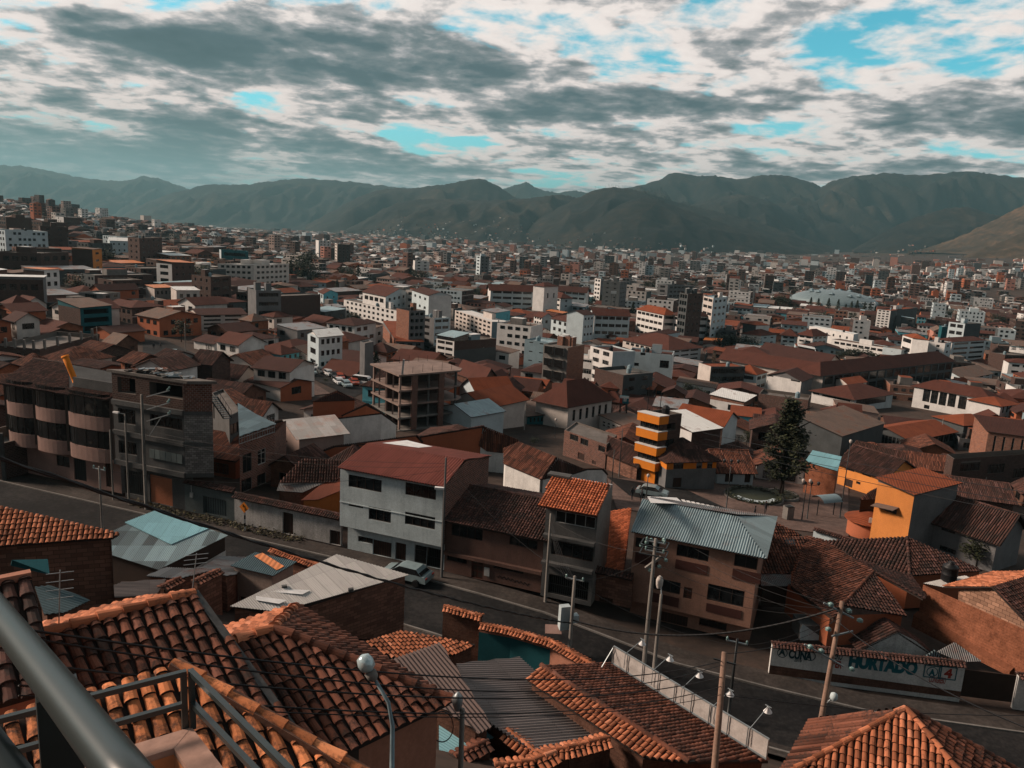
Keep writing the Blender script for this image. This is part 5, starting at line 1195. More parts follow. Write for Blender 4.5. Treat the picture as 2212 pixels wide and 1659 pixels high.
for i,(zg1,zg0,zb0) in enumerate(lev):
 for p,q in ((a,mid1),(mid1,mid2),(mid2,b)):
  if i==0: zz=(zg0 - 0.06,zg1 - .05)
  bow(t,p + SD*.12,q - SD*.12,zg0,zg1,0.55,GLASS,'window',8,False); bow(t,p,q,zb0,zg0,0.62,M['pinkbeige'],'balcony_band')
  for k in range(1,4): mb=MB(); pp=p + (q - p)*(k/4) - SN*.57; mb.bar(V((pp.x,pp.y,zg0)),V((pp.x,pp.y,zg1)),.05,.05,M['frame']); mb.obj('mullion',t)
for p in (a,mid1,mid2,b): mb=MB(); mb.box(V((p.x,p.y,(zlow + zt_)/2)),.3,.3,zt_ - zlow,M['frame'],0); mb.obj('pier',t)
zE=zt_ - .1; e0,e1=SP('B1',-10,455,sf - .7),SP('B1',590,527,sf - .7); e0.z=e1.z=zE; r0_,r1_=SP('B1',292,292,sf + 5),SP('B1',585,312,sf + 5); zR=r1_.z; r0_.z=zR
mb=MB(); tiles(mb,[e0,e1,r1_,r0_],M['dtile'],M['bed'],sp=.3); bk=e0 + SN*11; bk.z=zE; bk1=e1 + SN*11; bk1.z=zE; tiles(mb,[bk,e0,r0_],M['tile'],M['bed'],lod=1); tiles(mb,[bk1,bk,r0_,r1_],M['tile'],M['bed'],lod=1); ridge(mb,r0_,r1_,M['dtile']); mb.poly_wall([V((e1.x,e1.y,zE)),bk1,r1_],M['dconcrete']); mb.obj('roof',t)
p0,p1=V((mid2.x,mid2.y,0)),V((b.x,b.y,0)); zp0=SP('B1',590,545,sf).z; zp1=SP('B1',595,440,sf).z
mb=MB(); dd_=SN*.9
mb.prism([p0 + dd_,p1 + dd_,p1 + dd_ + SN*.2,p0 + dd_ + SN*.2],zp0 - .3,zp1,M['dconcrete']); mb.obj('roof_parapet',t)
mb=MB(); tiles(mb,[V((p0.x,p0.y,zp0 - .15)) - SN*.5,V((p1.x,p1.y,zp0 - .15)) - SN*.5,V((p1.x,p1.y,zp0 + .25)) + SN*.8,V((p0.x,p0.y,zp0 + .25)) + SN*.8],M['dtile'],M['bed'],sp=.28); mb.obj('tile_ledge',t)
HOLES.append(foot)
p,q=SP('B1',640,440,sf + 1.2),SP('B1',560,245,sf + 1.2)
t=thing('rubbish_chute','bright orange plastic tube leaning up from the roof parapet of the beige apartments','tube',p); mb=MB(); mb.tube([p - (q - p)*.15,p,p + (q - p)*.5,q],[.3,.3,.31,.34],M['oorange'],12); mb.obj('tube',t,True); mb=MB(); mb.tube([q - (q - p).normalized()*.12,q + (q - p).normalized()*.05],.40,M['oorange'],12); mb.obj('collar',t,True)
# bare concrete and block house
sb=5.7; a,_=col('B1',972,620,sb); b,_=col('B1',1583,700,sb); zs=[SP('B1',1583,y,sb).z for y in (478,640,742,895,1010,1172,1275)]
e=KL('B1',1825,480,zs[0]); R2=V((e.x,e.y,0)); foot=[a,b,R2,a + (R2 - b)]
t=thing('brick_house','four-storey house of raw brick and grey block with rubble on its flat roof','house',V((b.x,b.y,0)))
mats=[M['dbrick'],M['dconcrete'],M['dconcrete']]; zl=zs[6]
def storey(z0,z1,m0,m1,ops0,ops1):
 mb=MB(); facade(mb,t,foot[0],foot[1],z0,z1,m0,px_ops(foot[0],foot[1],z0,ops0),0,.25); facade(mb,t,foot[1],foot[2],z0,z1,m1,px_ops(foot[1],foot[2],z0,ops1),0,.2)
 mb.wallface(foot[2],foot[3],z0,z1,m1); mb.wallface(foot[3],foot[0],z0,z1,m1); mb.obj('wall',t)
M['lightglass']=plain('milky_glass',(0.10,0.125,0.125),.3,0,.5)
storey(SP('B1',1583,740,sb).z,zs[0],M['dbrick'],M['brick'],[('B1',1010,420,1170,580,'open'),('B1',1285,462,1575,622,'open')],[('B1',1748,405,1812,460,'win')])
storey(SP('B1',1583,1010,sb).z,SP('B1',1583,740,sb).z,M['dconcrete'],M['block'],[('B1',1015,690,1170,845,'wwin'),('B1',1290,742,1573,893,'wwin')],[('B1',1748,675,1805,728,'win')])
storey(zl,SP('B1',1583,1010,sb).z,M['dconcrete'],M['block'],[('B1',1020,968,1180,1108,'win')],[('B1',1705,945,1800,1010,'win')])
mb=MB(); p_,q_=VP('B1',1292,1040,foot[0],foot[1]),VP('B1',1580,1172,foot[0],foot[1]); d=(b - a).normalized(); n=V((d.y,-d.x,0)); x0,x1=(p_ - a).dot(d),(q_ - a).dot(d)
for i in range(6):
 c=a + d*(x0 + (x1 - x0)*(i + .5)/6) + n*.1; mb.box(V((c.x,c.y,(p_.z + q_.z)/2)),(x1 - x0)/6 - .06,.06,abs(p_.z - q_.z),M['lightglass'],math.atan2(d.y,d.x))
mb.obj('glazed_balcony',t)
for z in (SP('B1',1583,742,sb).z,SP('B1',1583,1010,sb).z,zl):
 band(t,foot[0],foot[1],z - .15,z + .35,.25,M['dconcrete'],'floor_slab'); band(t,foot[1],foot[2],z - .15,z + .25,.06,M['dconcrete'],'floor_slab')
g0,g1=a + SN*1.0,b + SN*1.0 - SD*.0; mb=MB()
facade(mb,t,g0,g1,0,zl,M['dconcrete'],px_ops(g0,g1,0,[('B1',1050,1215,1240,1455,'garage'),('B1',1285,1262,1490,1555,'oshut')]),0); mb.wallface(g1,foot[2],0,zl,M['wood']); mb.face([V((q.x,q.y,zl)) for q in (foot[0],g0,g1,foot[1])],M['dconcrete']); mb.obj('ground_floor',t)
c=sum(foot,V())/4; big=[p + (p - c).normalized()*.6 for p in foot]; mb=MB(); mb.prism(big,zs[0],zs[0] + .28,M['slab']); mb.obj('roof_slab',t); HOLES.append(foot)
mb=MB()
for i in range(70):
 f,g=rnd.uniform(.1,.8),rnd.uniform(.25,.9); p=foot[0] + (foot[1] - foot[0])*f + (foot[3] - foot[0])*g; h=max(0,.55 - 1.3*abs(f - .45))*rnd.random()
 mb.box(V((p.x,p.y,zs[0] + .34 + h)),rnd.uniform(.3,1.3),rnd.uniform(.2,.7),rnd.uniform(.05,.16),M[rnd.choice(['concrete','slab','wood','galv','brick'])],M3=Matrix.Rotation(rnd.uniform(0,6),3,'Z') @ Matrix.Rotation(rnd.uniform(-.35,.35),3,'X'))
o=mb.obj('rubble'); o['kind']='stuff'
# stair house behind
f=[KL('B1',x,y,6.2) for x,y in ((1830,560),(1975,760),(2075,715))]
a,b,c=[V((p.x,p.y,0)) for p in f]
t=bld('concrete_house','narrow concrete house with a dark outside steel stair behind the raw brick block','house',[a,b,c,a + c - b],0,6.2,M['dconcrete'],{0: [(.5,1.6,2.7,4.8,'open')],1: ('px',[('B1',1985,840,2055,900,'win'),('B1',1985,1130,2050,1250,'open')])},('flat',.3,M['slab']),0)
mb=MB(); p,q=KL('B1',1840,600,9.0),KL('B1',1960,780,6.4)
for i in range(11): mb.box(p + (q - p)*(i/10),.9,.3,.05,M['steel'],.6)
for o_ in (V((.4,.2,0)),V((-.4,-.2,0))):
 mb.bar(p + o_,q + o_,.05,.15,M['steel']); mb.bar(p + o_ + V((0,0,.9)),q + o_ + V((0,0,.9)),.05,.05,M['steel'])
 for i in range(0,11,2): r=p + (q - p)*(i/10) + o_; mb.bar(r,r + V((0,0,.9)),.03,.03,M['steel'])
mb.obj('stair',t)
a=[KL('B1',x,y,6.2) for x,y in ((1860,420),(1960,470),(2206,430))]
# brick house with the blue grey roof terrace
zq=5.6; n_,r_=KL('B2',160,905,zq),KL('B2',260,800,zq); l_=KL('B1',2062,1010,zq); foot=[V((p.x,p.y,0)) for p in (l_,n_,r_)]; foot.append(foot[0] + foot[2] - foot[1])
t=bld('brick_house','small brick house with blue grey sheet roof and balcony grille behind the garage wall','house',foot,0,zq,M['brick'],{0: ('px',[('B1',2090,1100,2170,1230,'win'),('B2',15,1060,85,1160,'lwin'),('B2',10,1275,85,1360,'wwin'),('B1',2080,1320,2170,1420,'wwin')])},None,0)
p3=[KL('B1',1990,700,zq + 2.2),KL('B2',175,835,zq + 2.0),KL('B2',-120,940,zq + 1.6)]
mb=MB(); roofplane(mb,[RP('B1',x,y,p3) for x,y in ((2065,935),(2380,828),(2206,745),(2050,650))],'s_blue'); mb.obj('roof',t)
mb=MB(); A_,B_=foot[0],foot[1]
for i in range(15): p=A_ + (B_ - A_)*(i/14); mb.bar(V((p.x,p.y,zq)),V((p.x,p.y,zq + 1.9)),.05,.05,M['galv'])
for z in (.1,.7,1.3): mb.bar(V((A_.x,A_.y,zq + z)),V((B_.x,B_.y,zq + z)),.04,.04,M['galv'])
mb.obj('balcony_grille',t); HOLES.append(foot)
# rusted-roof beige house
Np,base=K('B2',165,800),HT('B2',175,1050)
z1=zat(base,Np[1]*1.0); l_,n_,r_=KL('B1',2206,830,z1 - .4),KL('B2',168,805,z1),KL('B2',535,768,z1); foot=[V((p.x,p.y,0)) for p in (n_ + (n_ - r_).cross(V((0,0,1))).normalized()*-9,n_,r_)]; foot.append(foot[0] + foot[2] - foot[1]); foot=[foot[1],foot[2],foot[3],foot[0]]
t=bld('town_house','beige two-storey house with a rusty zinc roof and orange floor line behind dark trees','house',foot,base.z,z1,M['beige'],{0: ('px',[('B2',185,808,282,866,'win'),('B2',390,785,480,845,'win'),('B2',180,928,278,990,'win'),('B2',388,895,475,968,'win')])},('gable',0,1.3,'s_rust',.6),0,base=-6)
band(t,foot[0],foot[1],base.z + (z1 - base.z)*.5 - .1,base.z + (z1 - base.z)*.5 + .12,.05,M['ochre']); HOLES.append(foot)
# brick lot at the left edge
sl=5.0; b_=SP('B1',430,895,sl); a_=SP('B1',-60,1010,sl); a_,b_=V((a_.x,a_.y,0)),V((b_.x,b_.y,0))
n_=KL('B1',15,1000,4.2); l_=n_ + V((-6,1.5,0)); r_=KL('B1',430,895,4.2); foot=[V((p.x,p.y,0)) for p in (l_,n_,r_)]; foot.append(foot[0] + foot[2] - foot[1])
t=bld('unfinished_house','roofless brick shell with bare concrete posts at the left edge of the road','house',foot,0,4.2,M['dbrick'],None,('flat',1.2,M['dconcrete']),1)
for q,hh in ((foot[1],5.4),(foot[1] + (foot[2] - foot[1])*.72,5.6),(foot[2],4.6)): mb=MB(); mb.box(V((q.x,q.y,hh/2)),.35,.35,hh,M['dconcrete'],0.3); mb.obj('post',t)
# garage wall and the long white garden wall
a,_=col('B1',1590,1330,6.6); b,_=col('B1',2018,1400,6.6); zg=(SP('B1',1590,1320,6.6).z + SP('B1',2018,1405,6.6).z)/2
t=thing('garage_wall','grey green street wall with a wide dark garage door and tile coping','wall',b); mb=MB(); facade(mb,t,a,b,0,zg,M['greyteal'],px_ops(a,b,0,[('B1',1748,1450,1955,1640,'garage')]),0,.3); mb.wallface(b,b + SN*.3,0,zg,M['greyteal']); mb.wallface(b + SN*.3,a + SN*.3,0,zg,M['greyteal']); mb.obj('wall',t)
mb=MB(); tiles(mb,[V((a.x,a.y,zg - .1)) - SN*.25,V((b.x,b.y,zg - .1)) - SN*.25,V((b.x,b.y,zg + .2)) + SN*.3,V((a.x,a.y,zg + .2)) + SN*.3],M['dtile'],M['bed']); mb.obj('coping',t)
mb=MB(); p=VP('B1',1655,1440,a,b); mb.box(p - SN*.08,.35,.14,.5,M['lframe'],math.atan2(SD.y,SD.x)); p2=VP('B1',1650,1340,a,b); mb.bar(p - SN*.06,p2 - SN*.06,.05,.05,M['lframe']); mb.obj('meter_box',t)
a,_=col('B1',2018,1425,6.4); b,_=col('c2',735,640,6.4); za,zb2=SP('B1',2020,1425,6.4).z,SP('c2',735,612,6.4).z; zw=(za + zb2)/2
t=thing('garden_wall','long flaking white street wall with two red brown doors and a dark tile coping','wall',b); mb=MB(); facade(mb,t,a,b,0,zw,plaster((0.34,0.33,0.32),1.0),px_ops(a,b,0,[('c2',228,528,322,735,'wdoor'),('c2',636,682,727,850,'wdoor')]),0,.2); mb.wallface(b,b + SN*.3,0,zw,M['white']); mb.wallface(b + SN*.3,a + SN*.3,0,zw,M['white']); mb.obj('wall',t)
mb=MB(); A_,B_=V((a.x,a.y,zw)),V((b.x,b.y,zw)); u=V((0,0,.3)); tiles(mb,[A_ - SN*.35,B_ - SN*.35,B_ + SN*.15 + u,A_ + SN*.15 + u],M['dtile'],M['bed']); tiles(mb,[B_ + SN*.65,A_ + SN*.65,A_ + SN*.15 + u,B_ + SN*.15 + u],M['dtile'],M['bed']); ridge(mb,A_ + SN*.15 + u,B_ + SN*.15 + u,M['dtile']); mb.obj('coping',t)
# tiled houses behind that wall
def proofs(name,label,plane,polys,kind,zb=None,wallm='beige',caps=(),lod=0,sp=.27,cat='house',wpoly=None):
 """roof read on one plane: plane is three (crop, x, y, z)"""
 p3=[KL(*q) for q in plane]; pp=[[RP(c,x,y,p3) for c,x,y in poly] for poly in polys]
 return roofed(name,label,pp,kind,caps=[(RP(*a,p3),RP(*b,p3)) for a,b in caps],walls=[(pp[0],zb)] if zb is not None else None,wallm=wallm,lod=lod,sp=sp,cat=cat)
proofs('tile_roof_house','dark ribbed clay tile roof facing the road behind the flaking white wall',[('B2',215,1325,3.2),('B2',700,1330,3.2),('B2',395,1132,5.2)],[[('B2',205,1330),('B2',690,1330),('B2',800,1150),('B2',395,1130)]],'dtile',-.5,'white')
proofs('yard_roof','grey sheet lean-to at the foot of the dark ribbed tile roof',[('B2',185,1400,2.4),('B2',410,1415,2.4),('B2',200,1330,3.0)],[[('B2',180,1402),('B2',400,1418),('B2',560,1345),('B2',205,1332)]],'s_rust',-.5,'dadobe',cat='shed')
proofs('yard_roof','rusty orange lean-to roof over an orange yard wall beside the white three-storey house',[('B2',400,1480,2.0),('B2',530,1490,2.0),('B2',560,1350,3.0)],[[('B2',390,1485),('B2',535,1480),('B2',760,1390),('B2',760,1280),('B2',560,1350)]],'s_rusty',-.5,'ochre',cat='shed')
proofs('tile_roof_house','low tiled house with a curved eave left of the red corrugated roof',[('B2',530,1080,.6),('B2',880,1075,.6),('B2',665,1020,1.6)],[[('B2',525,1078),('B2',880,1080),('B2',960,1000),('B2',665,1020)]],'tile',-5,'terracotta',lod=1)
proofs('tile_roof_house','long low clay tile roof running behind the red corrugated roof',[('B2',700,1010,1.2),('B2',1430,985,.4),('B2',1390,927,2.0)],[[('B2',800,1060),('B2',1440,985),('B2',1392,927),('B2',690,1018)]],'dtile',-5,'terracotta',lod=1)
proofs('tile_roof_house','large dark hipped clay tile roof right behind the red corrugated roof',[('B2',1440,985,.2),('B2',1910,1010,-.6),('B2',1955,850,2.6)],[[('B2',1445,990),('B2',1740,1045),('B2',1910,1005),('B2',1965,848),('B2',1410,940)]],'dtile',-6,'terracotta',lod=1,caps=[(('B2',1410,940),('B2',1965,848))])
proofs('tile_roof_house','hipped clay tile wing with a slope towards the plaza behind the white three-storey house',[('B2',1960,1040,-.6),('B2',2206,1085,-1.2),('B2',1968,852,2.6)],[[('B2',1920,1010),('B2',1990,1060),('B2',2260,1090),('B2',2260,965),('B2',1968,850)]],'tile',-6,'white',lod=1)
proofs('tile_roof_house','long striped clay tile roof over a low white house with dark trees in front',[('B2',650,905,-1.0),('B2',1215,832,-1.0),('B2',1090,735,1.4)],[[('B2',645,908),('B2',1220,832),('B2',1092,735),('B2',535,800)]],'dtile',-8,'white',lod=1)
proofs('tile_roof_house','plain brown gabled roof between the striped tile roof and the concrete frame',[('B2',775,770,-.4),('B2',1110,742,-.2),('B2',960,652,1.8)],[[('B2',735,757),('B2',775,772),('B2',1112,742),('B2',962,650)]],'rtile2',-8,'terracotta',lod=1)
proofs('tile_roof_house','maroon walled house with a brown hipped roof behind the rusty zinc roof',[('B2',480,635,1.5),('B2',862,622,1.5),('B2',690,542,3.0)],[[('B2',478,636),('B2',862,622),('B2',700,540)]],'rtile2',-8,'terracotta',lod=1)
# unfinished concrete frame
base=HT('B2',1240,888); zs=[zat(base,K('B2',1240,y)[1]) for y in (403,540,660,775,885)]; n_,l_=KL('B2',1238,405,zs[0]),KL('B2',1003,310,zs[0]); r_=KL('B2',1745,365,zs[0]); foot=[V((p.x,p.y,0)) for p in (l_,n_,r_)]; foot.append(foot[0] + foot[2] - foot[1])
t=thing('unfinished_building','open four-storey concrete frame of bare slabs and posts with two brick piers','building',V((base.x,base.y,base.z))); HOLES.append(foot)
dl,dr2=(foot[0] - foot[1]),(foot[2] - foot[1]); wl,wr=dl.length,dr2.length; dl.normalize(); dr2.normalize()
M['pinkconc']=plaster((0.20,0.145,0.125),.7,'pinkish_concrete')
for i,z in enumerate(zs):
 mb=MB(); o_=.3 if i==0 else .15; q=[foot[0] + dl*o_ - dr2*o_,foot[1] - dl*o_ - dr2*o_,foot[2] - dl*o_ + dr2*.2,foot[2] + dl*1.2 + dr2*1.5,foot[2] + dl*(wl*.6) + dr2*1.6,foot[3] + dl*o_ + dr2*.2]
 mb.prism(q,z - .28,z,M['pinkconc'] if i < 3 else M['concrete']); mb.obj('slab',t)
for i in range(5):
 for j in range(3):
  if j and 0 < i < 4 and j < 2: continue
  p=foot[1] + dr2*(wr*(.02 + .95*i/4)) + dl*(wl*(.02 + .95*j/2)); mb=MB(); mb.box(V((p.x,p.y,(zs[0] + zs[4])/2)),.32,.32,zs[0] - zs[4] - .29,M['pinkconc'] if i==0 else M['dconcrete'],math.atan2(dr2.y,dr2.x)); mb.obj('column',t)
for f in (.25,.75): p=foot[1] + dl*(wl*f) + dr2*.2; mb=MB(); mb.box(V((p.x,p.y,(zs[0] + zs[4])/2)),.25,.25,zs[0] - zs[4] - .29,M['pinkconc'],0); mb.obj('column',t)
for f in (.245,.70): p=foot[1] + dr2*(wr*f) - dl*.02; mb=MB(); mb.box(V((p.x,p.y,(zs[0] + zs[4])/2 - .2)),wr*.09,.5,zs[0] - zs[4] - .3,M['brick'],math.atan2(dr2.y,dr2.x)); mb.obj('brick_pier',t)
mb=MB(); mb.wallface(foot[3] - dl*(wl*.5),foot[2] + dl*(wl*.5),zs[4],zs[0] - .28,M['dconcrete']); mb.wallface(foot[1] + dl*(wl*.5),foot[2] + dl*(wl*.5),zs[4],zs[0] - .28,M['dbrick']); mb.obj('inner_wall',t)
mb=MB(); mb.prism(foot,-9,zs[4] - .28,M['brick']); mb.obj('base',t)
mb=MB()
for i in range(12):
 p=foot[1] + dr2*(wr*(i % 6 + .5)/6) + dl*(wl*(.08 if i < 6 else .9)); mb.bar(V((p.x,p.y,zs[0])),V((p.x + .05,p.y,zs[0] + rnd.uniform(.8,1.6))),.05,.05,M['wood'])
o=mb.obj('rebar',t); o['kind']='stuff'
mb=MB(); p=foot[1] + dr2*.5; mb.bar(V((p.x,p.y,zs[0])),V((p.x + .2,p.y,zs[0] + 2.6)),.3,.3,M['lframe']); mb.obj('white_chute',t)
# ---------------------------------------------------------------- buildings beyond the street, read one by one
M['w1']=plaster((0.50,0.49,0.475),0.28,'white_wall'); M['w2']=plaster((0.36,0.42,0.44),0.25,'cool_white_wall'); M['w3']=plaster((0.42,0.38,0.35),0.35,'cream_wall'); M['bluegrey']=plaster((0.155,0.215,0.24),0.25,'blue_grey_wall')
M['grey']=plaster((0.12,0.12,0.122),0.5,'grey_wall'); M['turq']=plaster((0.09,0.30,0.36),0.25,'turquoise_wall'); M['pink']=plaster((0.36,0.17,0.13),0.3,'pink_wall'); M['dgrey']=plaster((0.06,0.066,0.068),0.4,'dark_grey_wall')
FOOTS=[]; QB=[]
def qfoot(c,L,N,Rr,yb,near=1):
 if isinstance(yb,tuple): p=HT(c,*N,yb[1]); z0,z1=p.z - yb[1],p.z
 else: p=HT(c,N[0],yb); z0=p.z; z1=zat(p,K(c,*N)[1])
 if isinstance(yb,tuple): base=p
 n=pl(*K(c,*N),z1); l,r=pl(*K(c,*L),z1),pl(*K(c,*Rr),z1)
 f=[V((q.x,q.y,0)) for q in (l,n,r)]
 for i,mn in ((0,7.0 if near else 2.5),(2,6.0 if near else 2.5)):
  e=f[i] - f[1]; o=f[2 - i] - f[1]
  if e.length < mn:
   k=V((o.y,-o.x,0)).normalized(); k=k if (f[1] - V((CAM.x,CAM.y,0))).dot(k) > 0 else -k; f[i]=f[1] + k*(mn + (2 if near else 5))
 # square the ring up if the picture reading came out skewed
 a,b=f[0] - f[1],f[2] - f[1];
 if abs(a.normalized().dot(b.normalized())) > 0.75:
  k=V((a.y,-a.x,0)).normalized(); k=k if k.dot(b) > 0 else -k; f[2]=f[1] + k*max(5,min(b.length,14))
 f.append(f[0] + f[2] - f[1]); return f,z0,z1
def qb(name,label,c,L,N,Rr,yb,wm,fac=None,roof=('flat',.5,'slab'),near=1,base=True,group=None,cat='building'):
 f,z0,z1=qfoot(c,L,N,Rr,yb,near); FOOTS.append(f); QB.append((f,z0,z1))
 wm=[M[q] for q in wm] if isinstance(wm,(list,tuple)) else M[wm]
 fx={}
 for k,o in (fac or {}).items():
  fx[k]=('px',[(c,*q) for q in o]) if isinstance(o,list) else o
 if roof and roof[0]=='flat': roof=('flat',roof[1],M[roof[2]])
 t=bld(name,label,cat,f,z0,z1,wm,fx,roof,near,2,group,base=z0 - 3 if base else None)
 if roof and roof[0]=='flat' and z1 - z0 > 6 and cat != 'tank':
  a,b=f[0] - f[1],f[2] - f[1]
  for i in range(rnd.randint(1,3)):
   o=f[1] + a*rnd.uniform(.12,.6) + b*rnd.uniform(.15,.6); mb=MB()
   if rnd.random() < .5: mb.lathe(V((o.x,o.y,z1 - .4)),[(.6,0),(.62,1.2),(.3,1.55),(.2,1.6)],M[rnd.choice(['black','bluegrey'])],10); mb.obj('water_tank',t)
   else: k=.22; q=[o + a*k,o,o + b*k,o + a*k + b*k]; mb.prism(q,z1 - .4,z1 + 2.2,wm[0] if isinstance(wm,list) else wm,M[rnd.choice(['rzinc','slab','rwhite'])]); mb.obj('roof_room',t)
  for i in range(rnd.randint(0,2)): mb=MB(); o=f[1] + a*rnd.random() + b*rnd.random(); mb.bar(V((o.x,o.y,z1 - .4)),V((o.x,o.y,z1 + rnd.uniform(2,4))),.09,.09,M['steel']); mb.obj('aerial',t)
 return t,f,z0,z1
W=lambda rows,cols,**k: ('g',rows,cols,k)
STRIP=dict(w=.86,h=.42,sill=.36,kind='band',mx=.03)
# --- white long school block and its neighbours, centre left
qb('school_block','long white block with a zigzag of dark window slots and flat brown roof','E1',(50,60),(735,205),(900,190),470,['w1','w2','w1','w1'],{0: W(4,11,w=.5,h=.5,mx=.04),1: W(4,2)},('flat',.4,'slab'))
qb('office_block','cool white four-storey block with gabled brown roof behind the zigzag windowed block','D2',(920,1100),(1118,1140),(1340,1098),('h',13),['w1','w2','w2','w1'],{0: W(3,4,w=.75,h=.4),1: W(4,5,w=.4,h=.35)},('gable',0,2.2,'rtile',.6))
qb('office_block','tall cool white gabled block standing just behind the brick tower with broken roof','D2',(1320,1082),(1345,1085),(1490,1132),('h',17),['w2','w2','w1','w1'],{1: W(5,3,w=.35,h=.3)},('gable',1,1.4,'rtile2',.3))
qb('brick_tower','narrow six-storey raw brick tower with a broken top and rows of balconies','E1',(728,172),(890,205),(1085,230),745,['obrick','grey','dbrick','dbrick'],{1: W(6,3,w=.7,h=.5,kind='open')},('flat',.8,'slab'))
qb('brick_house','raw orange brick house stepped in front of the six-storey brick tower','E1',(555,385),(720,600),(885,560),740,['obrick','grey','dbrick','dbrick'],{1: W(2,3,w=.6,h=.45)},('shed',(1.5,.2,.2,1.5),'rtile3'))
qb('apartment_block','grey apartment block with pale floor bands right of the brick tower','E1',(1090,275),(1215,300),(1410,290),735,['grey','w2','grey','grey'],{0: W(5,1,w=.5,h=.45),1: W(5,2,**STRIP)},('flat',.5,'slab'))
qb('office_block','white five-storey slab with brown window ribs and a plain blue grey end wall','E1',(1480,195),(1955,345),(2125,345),620,['w3','bluegrey','w1','w1'],{0: W(5,9,w=.62,h=.5,mx=.02)},('flat',.2,'w1'))
t,f,z0,z1=qb('apartment_block','brick and grey apartment block with white balcony bands and blue glass roof rooms','E1',(1240,560),(1470,600),(2010,560),900,['w1','dbrick','dgrey','dgrey'],{0: W(4,2,w=.9,h=.5,kind='band'),1: [(1840,665,1865,705,'win'),(1825,770,1860,815,'win'),(1825,870,1855,910,'win')]},('flat',.4,'slab'))
pp=[V((p.x,p.y,z1 + h)) for p,h in zip((f[0],f[1],f[1] + (f[2] - f[1])*.35,f[0] + (f[2] - f[1])*.35),(1.2,1.2,2.4,2.4))]; mb=MB(); slab(mb,pp,M['rzincb'],.1); drop_walls(mb,pp,z1,GLASS); mb.obj('glass_roof_room',t)
pp=[V((p.x,p.y,z1 + 1.8)) for p in (f[1] + (f[2] - f[1])*.4,f[1] + (f[2] - f[1])*.62,f[0] + (f[2] - f[1])*.62,f[0] + (f[2] - f[1])*.4)]; mb=MB(); slab(mb,pp,M['palesheet'],.1); drop_walls(mb,pp,z1,M['bluegrey']); mb.obj('roof_room',t)
# wall base below brick end is render grey
mb=MB(); d=(f[2] - f[1]).normalized(); n=V((d.y,-d.x,0)); a,b=f[1] + n*.03,f[2] + n*.03; mb.wallface(a,b,z0,z0 + (z1 - z0)*.62,M['dgrey']); mb.obj('rendered_base',t)
qb('town_house','white three-storey house with a patched sheet roof and balcony windows among brown roofs','D2',(445,1450),(540,1490),(745,1470),('h',8.5),['w2','w1','w1','w1'],{1: W(3,4,w=.6,h=.45),0: W(3,1)},('gable',1,1.2,'rwhite',.4),cat='house')
qb('concrete_box','raised grey concrete water box on legs above the brown roofs','E1',(258,600),(320,622),(432,600),('h',9.5),'grey',None,('flat',.2,'slab'),near=0,cat='tank')
qb('town_house','blue grey house block with dark bands and white balcony side','E2',(-60,735),(138,745),(392,780),1130,['w1','bluegrey','w1','w1'],{0: W(4,3,w=.55,h=.45),1: W(4,2,w=.35,h=.12,sill=.7)},('flat',.5,'rzincb'),cat='house')
qb('brick_house','thin slab of raw orange brick with open concrete floors beside the white apartments','E2',(540,820),(605,835),(770,860),('h',13.5),['obrick','concrete','dbrick','dbrick'],{1: W(4,2,w=.75,h=.62,kind='open')},('flat',.4,'slab'),cat='house')
t,f,z0,z1=qb('apartment_block','tall white apartment block with curtained window bays in the middle of town','E2',(848,815),(1090,880),(1255,870),1345,['w1','w2','w1','w1'],{0: W(5,2,w=.62,h=.5,kind='lwin')},('flat',.4,'rtile2'))
t2,f2,_,_=qb('apartment_block','lower white stair wing with two slit windows joined to the tall white apartment block','E2',(748,930),(890,965),(970,945),1285,['w1','w2','w1','w1'],{0: [(760,960,858,1000,'lwin'),(750,1055,880,1130,'lwin'),(778,1155,792,1190,'win'),(815,1163,828,1198,'win')]},('flat',.4,'w3'))
qb('apartment_block','broad cool white rear wing with glazed gap behind the tall white apartment block','E2',(1258,870),(1262,872),(1735,915),('h',11.5),['w2','w2','w1','w1'],{1: [(1265,885,1315,965,'win'),(1255,990,1368,1035,'win'),(1390,880,1440,920,'win'),(1600,970,1690,1060,'win')]},('flat',.5,'rtile'))
t,f,z0,z1=qb('brick_house','big brick block with concrete floor lines and a dark grey rendered side with pale windows','E2',(1212,1028),(1525,1105),(1790,1190),1490,['brick','dgrey','dbrick','dbrick'],{0: [(1322,1115,1410,1160,'open'),(1420,1140,1512,1190,'open'),(1440,1245,1475,1265,'win')],1: W(4,2,w=.42,h=.42,kind='lwin')},('flat',.8,'slab'),cat='house')
for k in range(1,4): band(t,f[0],f[1],z0 + (z1 - z0)*k/4 - .12,z0 + (z1 - z0)*k/4 + .12,.04,M['concrete'])
# --- red roofed institutes, centre
qb('hospital_wing','long white hospital wing with dark window strips and a brown tiled roof','E2',(-260,190),(-230,205),(345,225),('h',14),['w1','w2','w1','w1'],{1: W(4,5,**STRIP)},('gable',1,3,'rtile',1.2))
qb('hospital_wing','hospital wing with a hipped brown roof pointing towards the road','E2',(335,262),(525,300),(650,300),('h',13),['w1','w2','w1','w1'],{0: W(4,5,**STRIP),1: W(4,1,w=.2,h=.3)},('hip',3,'rtile',1.0))
qb('hospital_wing','rear hospital wing with strip windows beside tall dark trees','E2',(490,205),(500,212),(800,235),('h',14),['w1','w2','w1','w1'],{1: W(4,4,**STRIP)},('gable',1,3,'rtile2',1.0))
qb('stair_tower','small white tower with a red pitched cap above the hospital roofs','E2',(305,165),(350,175),(500,172),('h',20),'w1',{1: W(2,2,w=.2,h=.3)},('hip',2.2,'rtile',.6),cat='tower')
